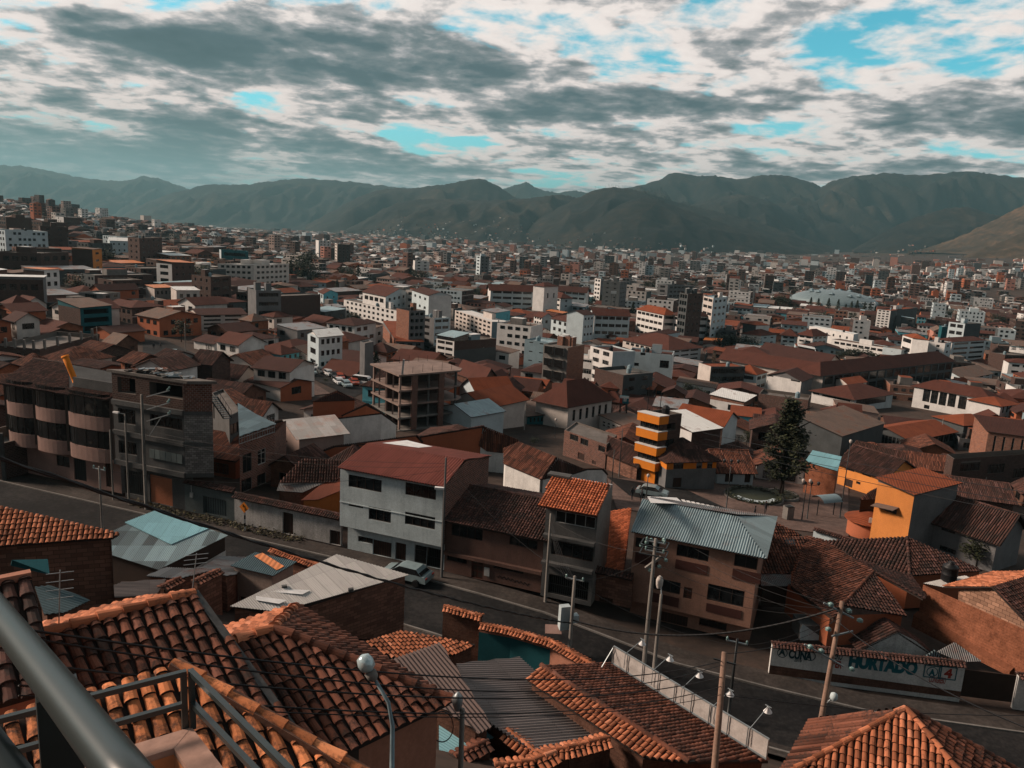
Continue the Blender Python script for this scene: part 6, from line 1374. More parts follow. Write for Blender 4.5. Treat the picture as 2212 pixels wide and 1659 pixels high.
qb('school_block','white school wing with a round emblem window on its gable end','E2',(215,490),(325,505),(440,505),655,['w1','w2','w1','w1'],{0: W(3,3,w=.7,h=.55),1: [(362,540,385,572,'win')]},('gable',0,2,'rtile',.6))
qb('school_block','white school wing with a long brown roof between emblem gable and stair block','E2',(425,515),(620,560),(755,530),('h',9.5),['w2','w2','w1','w1'],{0: W(3,3,w=.5,h=.5),1: W(3,2,w=.6,h=.4)},('hip',2,'rtile',.6))
qb('school_block','cool white four-storey stair block with small square windows at the school','E2',(755,470),(775,480),(890,470),('h',14),'w2',{1: W(4,3,w=.5,h=.3)},('gable',1,1.5,'rtile2',.4))
qb('school_block','wide white school block with dark strip windows and brown roofs with white gables','E2',(885,470),(892,478),(1275,490),('h',13.5),['w1','w2','w1','w1'],{1: W(4,5,**STRIP)},('gable',1,2.5,'rtile',.6))
qb('office_block','white institute with a bright red roof and curved corner','E2',(1350,420),(1640,480),(1735,480),('h',13.5),['w1','w1','w1','w1'],{0: W(4,6,**STRIP),1: W(4,1,**STRIP)},('hip',3,'rtile3',.8))
qb('office_block','white institute block with wide bands of dark windows right of the red roof','E2',(1745,470),(1810,490),(2125,495),('h',14),['w1','w2','w1','w1'],{0: W(4,1,w=.6,h=.4),1: W(4,3,**STRIP)},('hip',2.5,'rtile2',1.0))
qb('school_block','long low school range with pale balcony panels under a wide brown roof','E2',(745,655),(1070,715),(1260,690),810,['w3','w1','w1','w1'],{0: W(2,7,w=.86,h=.45,sill=.4,kind='band')},('hip',3.2,'rtile',.8))
qb('school_block','low school hall with a broad brown hipped roof and white end wall','E2',(1200,745),(1690,860),(2045,830),1000,['w3','w2','w1','w1'],{0: W(2,8,w=.7,h=.4),1: W(3,3,w=.8,h=.35)},('hip',4,'rtile',.9))
qb('school_hall','flat white hall carrying a white dish aerial in front of the orange earth','E2',(1350,690),(1530,715),(1815,665),('h',7),['w2','w2','w1','w1'],None,('hip',1.2,'rtile2',.5))
qb('tower_block','slim white tower with stacked windows far beyond the school roofs','E2',(895,85),(960,95),(995,90),('h',22),['w1','grey','w1','w1'],{0: W(7,2,w=.7,h=.5)},('flat',.5,'slab'))
qb('tower_block','wide dark grey apartment tower with a pale window column','E2',(985,110),(1170,125),(1420,145),('h',24),['dgrey','grey','grey','grey'],{1: W(8,4,w=.4,h=.4),0: W(8,2,w=.3,h=.3)},('flat',.6,'slab'))
qb('tower_block','pale grey long tower block with rows of windows left of the radio mast','E2',(1575,150),(1685,160),(1970,165),('h',20),['grey','grey','grey','grey'],{1: W(6,6,w=.7,h=.4),0: W(6,1)},('flat',.8,'slab'))
qb('tower_block','bare brown brick tower with open floors at one side','E2',(1812,240),(1900,255),(2065,245),('h',26),['dgrey','dbrick','dbrick','dbrick'],{0: W(8,3,w=.8,h=.6,kind='open'),1: W(8,3,w=.3,h=.3)},('flat',.6,'slab'))
qb('tower_block','cream and teal striped apartment tower next to the bare brick tower','E2',(2070,275),(2175,300),(2330,285),('h',24),['w3','w2','w1','w1'],{0: W(7,2,**STRIP),1: W(7,3,w=.5,h=.35)},('flat',.5,'rzincb'))
# --- right
qb('office_block','white office with a dark glass front and red roof left of the arena trees','E3',(215,640),(285,655),(425,680),('h',12),['w1','dgrey','w1','w1'],{0: W(4,1,w=.4,h=.3)},('hip',1.5,'rtile3',.4))
qb('office_block','white block with a pale blue end wall beside the row of dark round trees','E3',(265,770),(480,790),(645,780),945,['w1','w2','w1','w1'],{1: W(3,2,w=.4,h=.25),0: W(3,2,w=.25,h=.2)},('hip',2.5,'rtile',.8))
qb('office_block','white clinic front with three rows of windows under a brown hipped roof','E3',(700,785),(860,800),(945,800),930,['w2','w2','w1','w1'],{0: W(3,2,w=.7,h=.45),1: W(3,2,w=.6,h=.45)},('hip',3.5,'rtile',1.2))
qb('office_block','white clinic corner with pink lit windows under the second brown hipped roof','E3',(945,790),(1040,800),(1200,790),935,['w1','w2','w1','w1'],{0: W(3,2,w=.7,h=.45),1: W(3,3,w=.6,h=.45)},('hip',3.2,'rtile',1.2))
qb('office_block','long low white market hall with a strip of dark windows and white roof edge','E3',(1235,830),(1840,930),(1915,930),1060,['w1','w2','w1','w1'],{0: W(2,8,w=.8,h=.42,kind='band')},('flat',.2,'rfibre'))
qb('office_block','long white rear hall with a grey roof strip behind the clinic','E3',(1000,690),(1480,780),(1530,770),('h',9),['w1','w2','w1','w1'],{0: W(2,6,w=.25,h=.3)},('flat',.2,'rwhite'))
qb('tower_block','tall white and dark slate apartment tower on the right of the domed arena','E3',(1735,510),(1880,525),(2170,490),770,['w1','dgrey','grey','grey'],{0: W(9,3,w=.62,h=.5),1: W(9,3,w=.14,h=.2)},('flat',.6,'rtile3'))
qb('office_block','low teal and white office wing with square windows in front of the tall white office','E4',(460,840),(560,850),(960,800),1035,['w2','w2','w1','w1'],{1: W(3,6,w=.55,h=.3),0: W(3,1,w=.1,h=.1)},('flat',.3,'rfibre'))
qb('office_block','tall white office wall with one column of square windows','E4',(915,735),(1150,765),(1235,745),1100,['w1','w2','w1','w1'],{0: [(1030,780,1070,818,'win'),(1022,852,1062,892,'win'),(1010,925,1050,965,'win'),(1000,998,1040,1038,'win')],1: W(4,1,w=.3,h=.35)},('flat',.4,'rtile'))
qb('office_block','cool white office with long dark window bands right of the single window column','E4',(1235,740),(1245,745),(1705,720),1075,['w1','w2','w1','w1'],{1: W(5,2,**STRIP)},('hip',1.5,'rtile',.4))
qb('office_block','white office with two bands of dark glass and a rounded red roof','E4',(575,650),(710,690),(930,720),('h',13),['w1','w1','w1','w1'],{0: W(3,1,w=.9,h=.45)},('hip',1.8,'rtile3',.4))
qb('office_block','dark teal glass office with a curved top behind the red roofed office','E4',(1070,520),(1110,540),(1245,540),('h',15),'teal',None,('flat',.3,'rzincb'))
qb('tower_block','grey slab tower with pale balconies behind the cool white office','E4',(1250,490),(1418,500),(1635,495),('h',19),['w2','dgrey','grey','grey'],{0: W(5,2,w=.8,h=.5)},('flat',.5,'slab'))
qb('town_house','white gable ended house with a plain reddish brown roof','E4',(945,1150),(1395,1240),(1790,1165),1330,['w1','w2','w1','w1'],{0: [(985,1155,1098,1230,'win'),(1140,1168,1205,1235,'win'),(1268,1205,1330,1272,'win')],1: W(2,4,w=.5,h=.5)},('gable',1,2.4,'rfibre',.5),cat='house')
t,f,z0,z1=qb('office_block','modern white hall with tall dark window bays and a projecting brown roof','E4',(735,1345),(1725,1520),(1880,1490),1800,['w1','w2','w1','w1'],{0: [(862,1375,930,1560,'win'),(968,1395,1035,1585,'win'),(1080,1420,1150,1610,'win'),(1200,1440,1275,1630,'win'),(1340,1475,1420,1660,'win'),(865,1590,930,1660,'win')],1: W(1,2,w=.5,h=.7,sill=.2)},('hip',2.6,'rtile',1.0))
wall_poly(t,f[0],f[1],'E4',[(1535,1605,1665,1655)],M['teal'],'name_board',.08)
qb('town_house','small white wing with two dark windows and red hipped roof beside the modern hall','E4',(1880,1600),(1900,1610),(2140,1580),('h',6),['w1','w2','w1','w1'],{1: W(2,4,w=.4,h=.6)},('hip',1.5,'rtile3',.6),cat='house')
qb('apartment_block','white terrace block with wide windows cut by the right edge','E4',(2000,1010),(2010,1015),(2500,1060),1260,'w1',{1: W(3,3,w=.7,h=.4)},('hip',1.5,'rtile',.5))
t,f,z0,z1=qb('commercial_block','brown building carrying a white roof billboard at the right edge','E4',(1900,900),(1960,920),(2400,930),('h',9),'dbrick',{1: W(2,4)},('flat',.4,'slab'))
n_,r_=KL('E4',2005,880,z1 + .2),KL('E4',2420,935,z1 + .2); n_.z=r_.z=0
bt=thing('billboard','white billboard with black lettering on a roof at the right edge','billboard',V((n_.x,n_.y,z1))); h0,h1=z1 + .3,z1 + 3.3; d=(r_ - n_).normalized(); n=V((d.y,-d.x,0)); mb=MB(); mb.prism([n_,r_,r_ - n*.3,n_ - n*.3],h0,h1,M['w1']); mb.obj('board',bt)
mb=MB(); mb.prism([n_ + n*.02,r_ + n*.02,r_,n_],h1 - .45,h1 + .003,M['pdark']); mb.obj('top_stripe',bt)
lettering(bt,'SBS','E4',2040,850,2112,812,M['black'],n_,r_,bold=.03); lettering(bt,'OSRS','E4',2148,850,2230,825,M['black'],n_,r_,bold=.02)
# --- big brown roofed court
qb('market_range','long two-storey range with a colonnade of posts and a wide brown roof','E3',(1130,1195),(1150,1225),(2560,1070),('h',7),['w3','dgrey','w3','w3'],{1: W(2,16,w=.82,h=.75,sill=.1,kind='win',mx=.01)},('hip',3.5,'rtile',1.4))
qb('market_range','very long dark brown roof range running along the court beside the colonnade','E3',(40,1035),(1080,1215),(1200,1165),('h',6.5),'w3',None,('gable',0,3,'rtile',.8))
qb('market_range','inner brown roof range of the court with a pale lit ridge','E3',(450,960),(1180,1105),(1330,1060),('h',6.5),'w3',None,('gable',0,3,'rtile2',.8))
qb('market_range','low white hall with a strip of slot windows below the long brown roofs','E3',(545,1215),(915,1285),(1040,1235),('h',6),['w1','grey','w1','w1'],{0: [(560,1215,610,1240,'win'),(800,1262,900,1300,'win')]},('gable',1,2,'rtile2',.4))
qb('office_block','white corner building with a rounded grey glass front and red hipped roof','E3',(305,1185),(430,1215),(545,1185),1400,['w2','w2','w1','w1'],{0: W(2,2,w=.8,h=.42),1: W(2,2,w=.8,h=.42)},('hip',2.2,'rtile3',.4))
qb('office_block','dark glazed office slab with pale stripes and a blank white end wall','B3',(1610,300),(1715,335),(1920,400),545,['w3','dgrey','w3','w3'],{1: W(3,1,w=.96,h=.6,kind='band',sill=.15,mx=.01)},('flat',.3,'rtile3'))
t,f,z0,z1=qb('office_block','white two-storey house with dark ribbon windows and a brown hipped roof in the centre right','E3',(1030,1385),(1490,1480),(1905,1420),1605,['w1','w2','w1','w1'],{0: [(1140,1425,1440,1510,'band'),(1040,1385,1105,1435,'win'),(1150,1530,1290,1570,'band')],1: [(1508,1490,1822,1510,'band'),(1590,1570,1650,1595,'win')]},('hip',2.6,'rtile',1.0))
qb('town_house','small house with an orange red sheet roof between the court and the ribbon windowed house','E3',(1255,1265),(1420,1320),(1620,1290),('h',5),'w3',None,('gable',1,1.2,'rtile3',.4),cat='house')
qb('town_house','white three-storey house with a pale sheet awning next to the tall brick wall','E3',(110,1480),(290,1545),(410,1500),1700,['w1','obrick','w1','w1'],{0: [(122,1535,185,1608,'win'),(225,1565,300,1635,'win')],1: W(2,1,w=.7,h=.5,kind='open')},('shed',(1.3,.9,1.6,2),'rwhite'),cat='house')
qb('brick_house','tall blank raw brick house behind the dark pine tree','E3',(455,1420),(990,1490),(1040,1470),1760,['brick','dbrick','dbrick','dbrick'],{0: []},('flat',.8,'slab'),cat='house')
qb('warehouse','wide low warehouse with a weathered brown sheet roof right of the pine tree','B4',(365,870),(640,940),(1000,830),('h',4.5),'dgrey',None,('shed',(2.2,.2,.2,2.2),'rfibre'))
t,f,z0,z1=qb('warehouse','open shed with a bright orange metal roof and wire mesh sides','B4',(815,870),(1215,965),(1620,890),1060,'dgrey',{0: W(1,12,w=.8,h=.8,sill=.1,kind='win',mx=.01),1: W(1,8,w=.8,h=.8,sill=.1,kind='win',mx=.01)},('gable',1,1.6,'rtile3',.5))
qb('house','house with a dark brown roof and orange walls at the right edge','B4',(1770,830),(1900,900),(2350,960),('h',6),['obrick','obrick','dbrick','dbrick'],{1: W(1,5,w=.25,h=.8,sill=.1)},('shed',(2.2,.2,.2,2.2),'rtile2'),cat='house')
qb('house','small house under a red orange roof behind the dark roofed house at the right edge','B4',(1660,820),(1690,840),(2000,830),('h',5),'dgrey',None,('hip',1.6,'rtile3',.5),cat='house')
qb('brick_house','dark raw brick house with an outside stair and blue rooftop sheet at the right edge','B4',(1540,1090),(1600,1130),(2350,1080),1420,['dbrick','dbrick','dbrick','dbrick'],{1: [(1665,1155,1820,1230,'win'),(1900,1180,2030,1250,'win'),(2120,1215,2206,1290,'win'),(1760,1040,1890,1080,'open')]},('flat',.9,'slab'),near=0,cat='house')
# --- yellow and orange houses
pp=dict(cat='house',near=0)
qb('town_house','bright yellow orange house with a brown door and a dark ribbed tile roof','B4',(618,1160),(1012,1290),(1270,1215),1475,['yellow','yellow','yellow','yellow'],{0: [(672,1190,742,1245,'win'),(815,1235,885,1290,'win'),(665,1295,720,1410,'wdoor'),(762,1320,795,1355,'win'),(948,1280,1005,1325,'win')]},('gable',0,2.2,'dtile',.5),**pp)
proofs('tile_roof_house','dark tiled roof peeking behind the yellow orange house',[('B4',690,1050,-5),('B4',1190,1180,-5),('B4',760,970,-3.2)],[[('B4',655,1090),('B4',1190,1180),('B4',1190,1080),('B4',765,968)]],'dtile',-8,'dadobe',lod=1)
proofs('shed','pale turquoise sheet roof over a tan street wall beside the pine tree',[('B4',330,1150,-1.6),('B4',610,1220,-1.6),('B4',620,1120,-.6)],[[('B4',320,1150),('B4',600,1235),('B4',635,1110),('B4',385,1055)]],'s_cyan',-8,'adobe',lod=1,cat='shed')
zq=4.2
t,f,z0,z1=qb('town_house','orange rendered house with a red sheet roof and a small canopy over its window','c4',(948,92),(1262,205),(1300,180),('h',7.2),['ochre','grey','ochre','ochre'],{0: [(975,285,1105,378,'win')]},('shed',(.5,.1,.7,1.0),'rtile3'),**pp)
mb=MB(); a,b=VP('c4',935,275,f[0],f[1]),VP('c4',1130,318,f[0],f[1]); d=(f[1] - f[0]).normalized(); n=V((d.y,-d.x,0)); mb.face([a,b,b + n*1.0 + V((0,0,-.25)),a + n*1.0 + V((0,0,-.25))],M['rfibre']); mb.face([a + V((0,0,.05)),a + n*1.0 + V((0,0,-.2)),b + n*1.0 + V((0,0,-.2)),b + V((0,0,.05))],M['rfibre']); mb.obj('canopy',t)
t,f,z0,z1=qb('town_house','grey two-storey house with orange shutters and a big ribbed clay tile roof','c4',(1240,350),(1978,590),(2200,480),872,['grey','grey','grey','grey'],{0: [(1500,455,1610,545,'wwin'),(1700,535,1905,620,'wwin'),(1480,635,1615,725,'win')]},('gable',0,2.3,'dtile',.6),**pp)
mb=MB(); d=(f[1] - f[0]).normalized(); n=V((d.y,-d.x,0))
for x in (1300,1330,1362,1395): p,q=VP('c4',x,375 + (x - 1300)*.36,f[0],f[1]),VP('c4',x + 12,530 + (x - 1300)*.36,f[0],f[1]); mb.box((p + q)/2 + n*.12,.28,.2,p.z - q.z,M['ochre'],math.atan2(d.y,d.x))
mb.obj('shutter',t)
c0=HT('c4',840,575); c0=V((c0.x,c0.y,zt(c0.x,c0.y))) + V((0.6,1.2,0)); zc=zat(c0,K('c4',730,410)[1]); rr=abs(KL('c4',725,400,zc).x - c0.x)
t=thing('round_tower','round terracotta stair tower with an arched door and a brown tiled cone roof','tower',c0); mb=MB(); mb.lathe(c0,[(2.3,-1),(2.3,zc - c0.z)],M['terracotta'],24); mb.obj('wall',t,True)
mb=MB(); mb.lathe(V((c0.x,c0.y,zc - .1)),[(2.75,0),(2.7,.1),(1.2,.75),(.05,1.0)],M['rtile3'],20); mb.obj('roof',t)
mb=MB(); vd=(V((CAM.x,CAM.y,0)) - V((c0.x,c0.y,0))).normalized(); vs=Matrix.Rotation(.55,3,'Z') @ vd; mb.box(c0 + vs*2.28 + V((0,0,1.1)),.2,1.0,2.2,M['wood'],math.atan2(vs.y,vs.x)); mb.obj('door',t)
mb=MB(); vs=Matrix.Rotation(.15,3,'Z') @ vd; mb.box(c0 + vs*2.28 + V((0,0,2.6)),.1,.5,.6,M['w1'],math.atan2(vs.y,vs.x)); mb.obj('sign',t)
proofs('tile_roof_house','small brown tiled porch roof left of the orange rendered house',[('c4',800,245,.2),('c4',975,235,.2),('c4',975,130,1.3)],[[('c4',790,245),('c4',980,240),('c4',980,125),('c4',870,180)]],'dtile',-5,'wood',lod=1)
coping('garden_wall','short pale teal wall with a tile coping at the corner of the plaza',[KL('c4',400,490,-1.6),KL('c4',720,585,-1.6)],2.5,M['w2'],'dtile')
# orange balcony tower and corner house
t,f,z0,z1=qb('corner_tower','four-storey corner tower with strong orange balcony bands and a bare brick side','B3',(1118,722),(1282,762),(1465,740),1350,['dbrick','dbrick','dbrick','dbrick'],{0: [(1125,1185,1160,1340,'wdoor')],1: [(1338,828,1405,880,'open'),(1326,965,1392,1028,'win')]},('flat',.8,'slab'),near=0,cat='house')
dA,dB=(f[0] - f[1]).normalized(),(f[2] - f[1]).normalized(); H=z1 - z0
for i,(h0,h1) in enumerate(((.885,1.0),(.655,.775),(.43,.545),(.205,.32))):
 a,b=f[1] - dB*.7 - dA*.4,f[0] - dB*.7 + dA*.1; mb=MB(); q=[b,a,a + dB*1.9,b + dB*1.5]; mb.prism(q,z0 + H*h0,z0 + H*h1,M['oorange']); mb.prism([p + (p - sum(q,V())/4).normalized()*.06 for p in q],z0 + H*h1,z0 + H*h1 + .12,M['w1']); mb.obj('balcony_band',t)
 if i < 3:
  mb=MB(); L_=(f[0] - f[1]).length; a=f[1] - dB*.03; b=f[0] - dB*.03; mb.wallface(b,a,z0 + H*(.775,.545,.32)[i] + .12,z0 + H*(.885,.655,.43)[i],GLASS)
  for k in range(5): p=a + (b - a)*((k + .1)/4.2) - dB*.05; mb.bar(V((p.x,p.y,z0 + H*(.775,.545,.32)[i] + .12)),V((p.x,p.y,z0 + H*(.885,.655,.43)[i])),.07,.07,M['frame'])
  mb.obj('window',t)
mb=MB(); a,b=f[1] - dB*.04,f[1] + (f[0] - f[1])*.72 - dB*.04; mb.wallface(b,a,z0,z0 + H*.205,M['oorange']); mb.obj('painted_wall',t)
t,f,z0,z1=qb('corner_house','corner house with an orange upper band over grey walls and a fanned clay tile roof','B3',(1240,1120),(1338,1152),(1765,1140),1385,['grey','grey','grey','grey'],{1: [(1395,1178,1475,1215,'win'),(1592,1188,1630,1214,'win'),(1685,1176,1725,1210,'win'),(1390,1295,1456,1375,'wdoor')]},('hip',2.4,'dtile',.6),near=0,cat='house')
for e in (0,1): band(t,f[e],f[e + 1],z1 - (z1 - z0)*.3,z1 - .02,.03,M['oorange'],'orange_band') if e==0 else [band(t,f[1] + (f[2] - f[1])*u0,f[1] + (f[2] - f[1])*u1,z1 - (z1 - z0)*.3,z1 - .02,.03,M['oorange'],'orange_band') for u0,u1 in ((0,.13),(.33,.59),(.71,.81),(.92,1))]
qb('town_house','low white house with a sagging clay tile roof right of the corner house','B3',(1760,1225),(1775,1230),(2085,1235),1345,'w2',{1: [(1840,1260,1900,1330,'wdoor'),(2010,1255,2050,1335,'wdoor')]},('gable',1,2.2,'tile',.5),near=0,cat='house')
t,f,z0,z1=qb('brick_house','two-storey raw brick house with a flat concrete roof and orange door','B3',(452,882),(815,1008),(905,925),1218,['brick','dbrick','dbrick','dbrick'],{0: [('B3' and 502,912,568,985,'win'),(592,948,655,1025,'win'),(745,1010,802,1080,'win'),(568,1072,620,1160,'wdoor'),(690,1140,722,1185,'door')]},('flat',.25,'slab'),near=0,cat='house')
qb('adobe_house','rough adobe walled house with a clay tile roof left of the orange balcony tower','B3',(815,1070),(1080,1180),(1110,1100),1315,['adobeblock','dadobe','dadobe','dadobe'],None,('gable',0,1.8,'dtile',.4),near=0,cat='house')
proofs('tile_roof_house','long clay tile slope over a white walled house near the middle of the view',[('B3',0,1195,.4),('B3',250,1305,.4),('B3',375,1118,2.6)],[[('B3',-70,1170),('B3',250,1305),('B3',375,1115),('B3',60,985),('B3',-70,1040)]],'tile',-5,'white',lod=1,caps=[(('B3',250,1305),('B3',375,1115))])
proofs('tile_roof_house','dark end slope of a hipped clay tile roof above the new orange tiles',[('B3',255,1305,.4),('B3',640,1225,.2),('B3',375,1118,2.6)],[[('B3',255,1305),('B3',645,1225),('B3',375,1115)]],'dtile',-5,'white',lod=1)
proofs('tile_roof_house','small tile roof with a blue sheet edge near the plaza road',[('B3',480,1270,.2),('B3',800,1250,-.2),('B3',760,1215,.6)],[[('B3',480,1272),('B3',830,1262),('B3',790,1215),('B3',640,1215)]],'tile',-5,'white',lod=1)
t,f,z0,z1=qb('kiosk','small bright orange kiosk with an orange pitched roof by the lamp standard','B3',(425,720),(505,755),(640,745),830,['oorange','ochre','ochre','ochre'],{0: W(1,1,w=.4,h=.3)},('hip',1.0,'rtile3',.4),cat='kiosk')
qb('town_house','low shop row with teal glazed fronts and mixed sheet roofs by the lamp standard','B3',(-60,735),(130,770),(420,745),830,['w2','teal','w1','w1'],{1: W(1,8,w=.5,h=.6,sill=.2)},('shed',(1.2,.2,.3,1.2),'rfibre'),cat='shop')
qb('town_house','white walled shop row with banners left of the orange balcony tower','B3',(755,790),(1090,905),(1150,880),960,['w3','w3','w1','w1'],{0: W(2,7,w=.5,h=.5,prob=.8)},('shed',(1,.1,.1,1),'rfibre'),cat='shop')
qb('brick_house','small white gabled house with a pale sheet roof behind the orange balcony tower','B3',(1505,870),(1550,905),(1800,880),('h',6),['w1','dbrick','dbrick','dbrick'],None,('shed',(1.4,.2,.4,1.4),'rwhite'),cat='house')
qb('house','brick house with an orange tile roof behind the small white gabled house','B3',(1590,790),(1820,840),(1905,795),('h',6),['dbrick','w2','dbrick','dbrick'],None,('gable',0,1.8,'rtile3',.4),cat='house')
qb('house','long orange red roofed hall with a white gable right of the concrete frame','E1',(1480,1225),(1790,1290),(2130,1270),('h',5),'w2',None,('gable',1,2.6,'rtile3',.5),cat='house')
qb('house','second orange red roofed hall in front of the white gable','E1',(1480,1390),(1880,1440),(2400,1330),('h',4.5),'w3',None,('gable',1,2.0,'rtile3',.5),cat='house')
qb('house','brown roofed hall behind the orange red roofed hall','E1',(1500,990),(1840,1110),(2010,1040),('h',5.5),'dadobe',None,('gable',0,2.4,'rtile',.5),cat='house')
qb('house','broad brown hipped roof in front of the tall white apartment block','E2',(260,1400),(610,1470),(1080,1390),('h',4.5),'w3',{1: W(1,6,w=.4,h=.5)},('hip',4.2,'rtile',.8),cat='house')
qb('house','low grey greenhouse like roof with one white pane right of the concrete frame','E1',(1490,1500),(1690,1560),(1920,1520),('h',3.5),'w2',None,('gable',1,1.4,'rzincb',.3),cat='shed')
# turquoise houses and car park neighbours
qb('town_house','turquoise house with a brown roof beside the parked cars','E1',(30,1000),(175,1030),(300,1000),1110,['w2','turq','turq','turq'],{0: W(1,2,w=.3,h=.6),1: W(1,2,w=.3,h=.6)},('gable',0,2.4,'rtile',.5),cat='house')
qb('town_house','turquoise fronted shop house with a brown tiled roof at the end of the car park','B2',(120,215),(215,230),(372,205),285,['turq','turq','turq','turq'],{1: W(1,3,w=.4,h=.6,sill=.1,kind='wdoor')},('hip',1.8,'rtile',.5),cat='house')
qb('town_house','pale turquoise gabled house pair in front of the dark tree group','D2',(535,1100),(580,1120),(705,1110),('h',7),['w2','turq','turq','turq'],{0: W(2,2),1: W(2,2,w=.2,h=.3)},('gable',0,1.6,'rtile',.4),cat='house')
qb('town_house','pale blue gabled shed house left of the turquoise pair','D2',(225,1100),(240,1110),(375,1100),('h',5),['w2','w2','w2','w2'],{1: W(1,3)},('gable',1,1.6,'rtile3',.4),cat='house')
qb('town_house','white verandah house with a brown roof and roof shelter left of the car park','B2',(-140,340),(-20,335),(290,370),560,['w1','w3','w1','w1'],{1: W(2,3,w=.7,h=.5),0: W(2,2,w=.6,h=.4)},('gable',1,1.5,'rtile2',.5),cat='house')
qb('house','small brown walled house with a dark maroon roof in front of the car park','B2',(120,470),(210,510),(372,480),635,['w3','terracotta','dadobe','dadobe'],{1: W(1,1,w=.35,h=.5)},('gable',0,1.0,'rtile2',.4),cat='house')
# left town
for lab,c,L,N,Rr,yb,wm,fac,rf in (
('dark brick block of two tall storeys with a white sheet canopy at the far left','D1',(-160,990),(370,1000),(385,990),('h',9),['dbrick','grey','dbrick','dbrick'],{0: W(2,5,w=.7,h=.4)},('shed',(.8,.8,.8,.8),'rwhite')),
('striped block with orange balcony line and an orange and brown awning roof','D1',(300,915),(380,925),(510,920),('h',9),['dbrick','w1','dbrick','dbrick'],{1: W(3,2,w=.5,h=.5)},('shed',(.6,.6,.6,.6),'rorange')),
('large dark brick house with wide dark windows and a roof slab','D1',(-100,755),(350,770),(590,760),('h',10),['dbrick','dbrick','dbrick','dbrick'],{0: W(2,5,w=.7,h=.4),1: W(2,3,w=.6,h=.4)},('flat',.5,'slab')),
('tall dark brown tower like house among the hillside houses','D1',(330,530),(345,535),(495,530),('h',16),['dbrick','dbrick','dbrick','dbrick'],{1: W(5,2,w=.3,h=.3)},('flat',.5,'slab')),
('orange rendered slim tower house with a two tone roof','D1',(765,735),(795,740),(875,735),('h',13),['dbrick','ochre','dbrick','dbrick'],{1: W(4,1,w=.4,h=.3)},('shed',(.6,.2,.2,.6),'rfibre')),
('long row of dark brick tower blocks with one white strip','D1',(1100,630),(1200,640),(1395,635),('h',19),['dbrick','dbrick','dbrick','dbrick'],{0: W(6,2,w=.3,h=.4),1: W(6,4,w=.3,h=.4)},('flat',.5,'slab')),
('house with a glowing orange canopy roof and white corner windows','D1',(1440,860),(1480,865),(1675,860),('h',12),['w1','dbrick','dbrick','dbrick'],{0: W(4,1,w=.6,h=.5),1: W(4,3,w=.3,h=.3)},('shed',(1.6,1.0,.4,1.2),'rorange')),
('grey concrete two-storey house with a white roof terrace','D1',(845,1105),(885,1120),(1035,1105),1240,['grey','concrete','grey','grey'],{1: W(2,2,w=.5,h=.4),0: W(2,1)},('flat',.6,'rwhite')),
('brick house with teal glass balconies and a bright tile roof corner','D1',(500,1215),(690,1250),(800,1240),1470,['dbrick','teal','dbrick','dbrick'],{1: W(3,1,w=.9,h=.6,kind='open')},('shed',(1.6,.3,.6,1.6),'rfibre')),
('brick and beige apartment house with a turquoise column and pipe on top','D1',(1620,1260),(1710,1300),(1915,1240),1435,['brick','w3','dbrick','dbrick'],{1: W(4,2,w=.8,h=.45)},('gable',1,1.2,'rtile2',.4)),
('pinkish terrace house with striped orange and white roof sheets','D1',(1255,1060),(1330,1075),(1495,1070),1220,['w3','concrete','grey','grey'],{1: W(2,4,w=.4,h=.4)},('shed',(.8,.3,.3,.8),'rorange')),
('cream house with a striped white awning roof right of the orange striped one','D1',(1500,1085),(1520,1095),(1720,1095),('h',7),['w3','w3','grey','grey'],{1: W(2,3,w=.5,h=.4)},('shed',(.8,.3,.3,.8),'rwhite')),
('dark brick block with orange floor stripes above the brown roofs','D1',(1650,955),(1815,975),(1990,965),('h',12),['dbrick','dbrick','dbrick','dbrick'],{0: W(4,3,w=.3,h=.4),1: W(4,2,w=.7,h=.4)},('flat',.5,'slab')),
('grey round windowed block with a sheet on top at the edge of the brown roofs','D2',(-40,1080),(0,1090),(215,1090),('h',12),['grey','grey','grey','grey'],{1: W(4,1,w=.9,h=.4)},('flat',.5,'rzincb')),
('white gabled twin house on the hillside left of the dark tower row','D1',(925,650),(945,660),(1100,655),('h',12),['w2','w2','w2','w2'],{1: W(3,4,w=.3,h=.3)},('gable',1,1.8,'rwhite',.2)),
('wide teal and glass hall with a white lower front in the far left town','D1',(1890,735),(1905,740),(2140,755),('h',12),['w2','teal','w2','w2'],{1: W(2,1,w=.9,h=.4)},('flat',.4,'rwhite')),
('cream four-storey apartment row with dark windows behind the tree group','D2',(-330,860),(-20,870),(285,860),('h',12),['w3','w3','w3','w3'],{1: W(4,7,w=.6,h=.45),0: W(4,6,w=.6,h=.45)},('flat',.4,'rwhite')),
('slim white tower with two dark window columns in the far town','D2',(515,655),(540,660),(640,660),('h',26),['w1','w1','w1','w1'],{1: W(8,3,w=.3,h=.5)},('flat',.4,'slab')),
('dark brown tower right of the slim white tower','D2',(680,680),(700,690),(815,690),('h',26),['w3','dbrick','dbrick','dbrick'],{0: W(8,1,w=.6,h=.4),1: W(8,3,w=.3,h=.4)},('flat',.4,'slab')),
('stepped silver grey tower with a red edge in the far town','D2',(1900,790),(1935,795),(2005,800),('h',28),['w2','grey','grey','grey'],{0: W(9,1,w=.6,h=.4),1: W(9,2,w=.4,h=.4)},('flat',.4,'slab')),
('white far block with a bare side between dark conifers','D2',(1355,830),(1370,835),(1420,830),('h',18),['w1','w1','w1','w1'],{1: W(6,2,w=.4,h=.4)},('flat',.4,'slab'))):
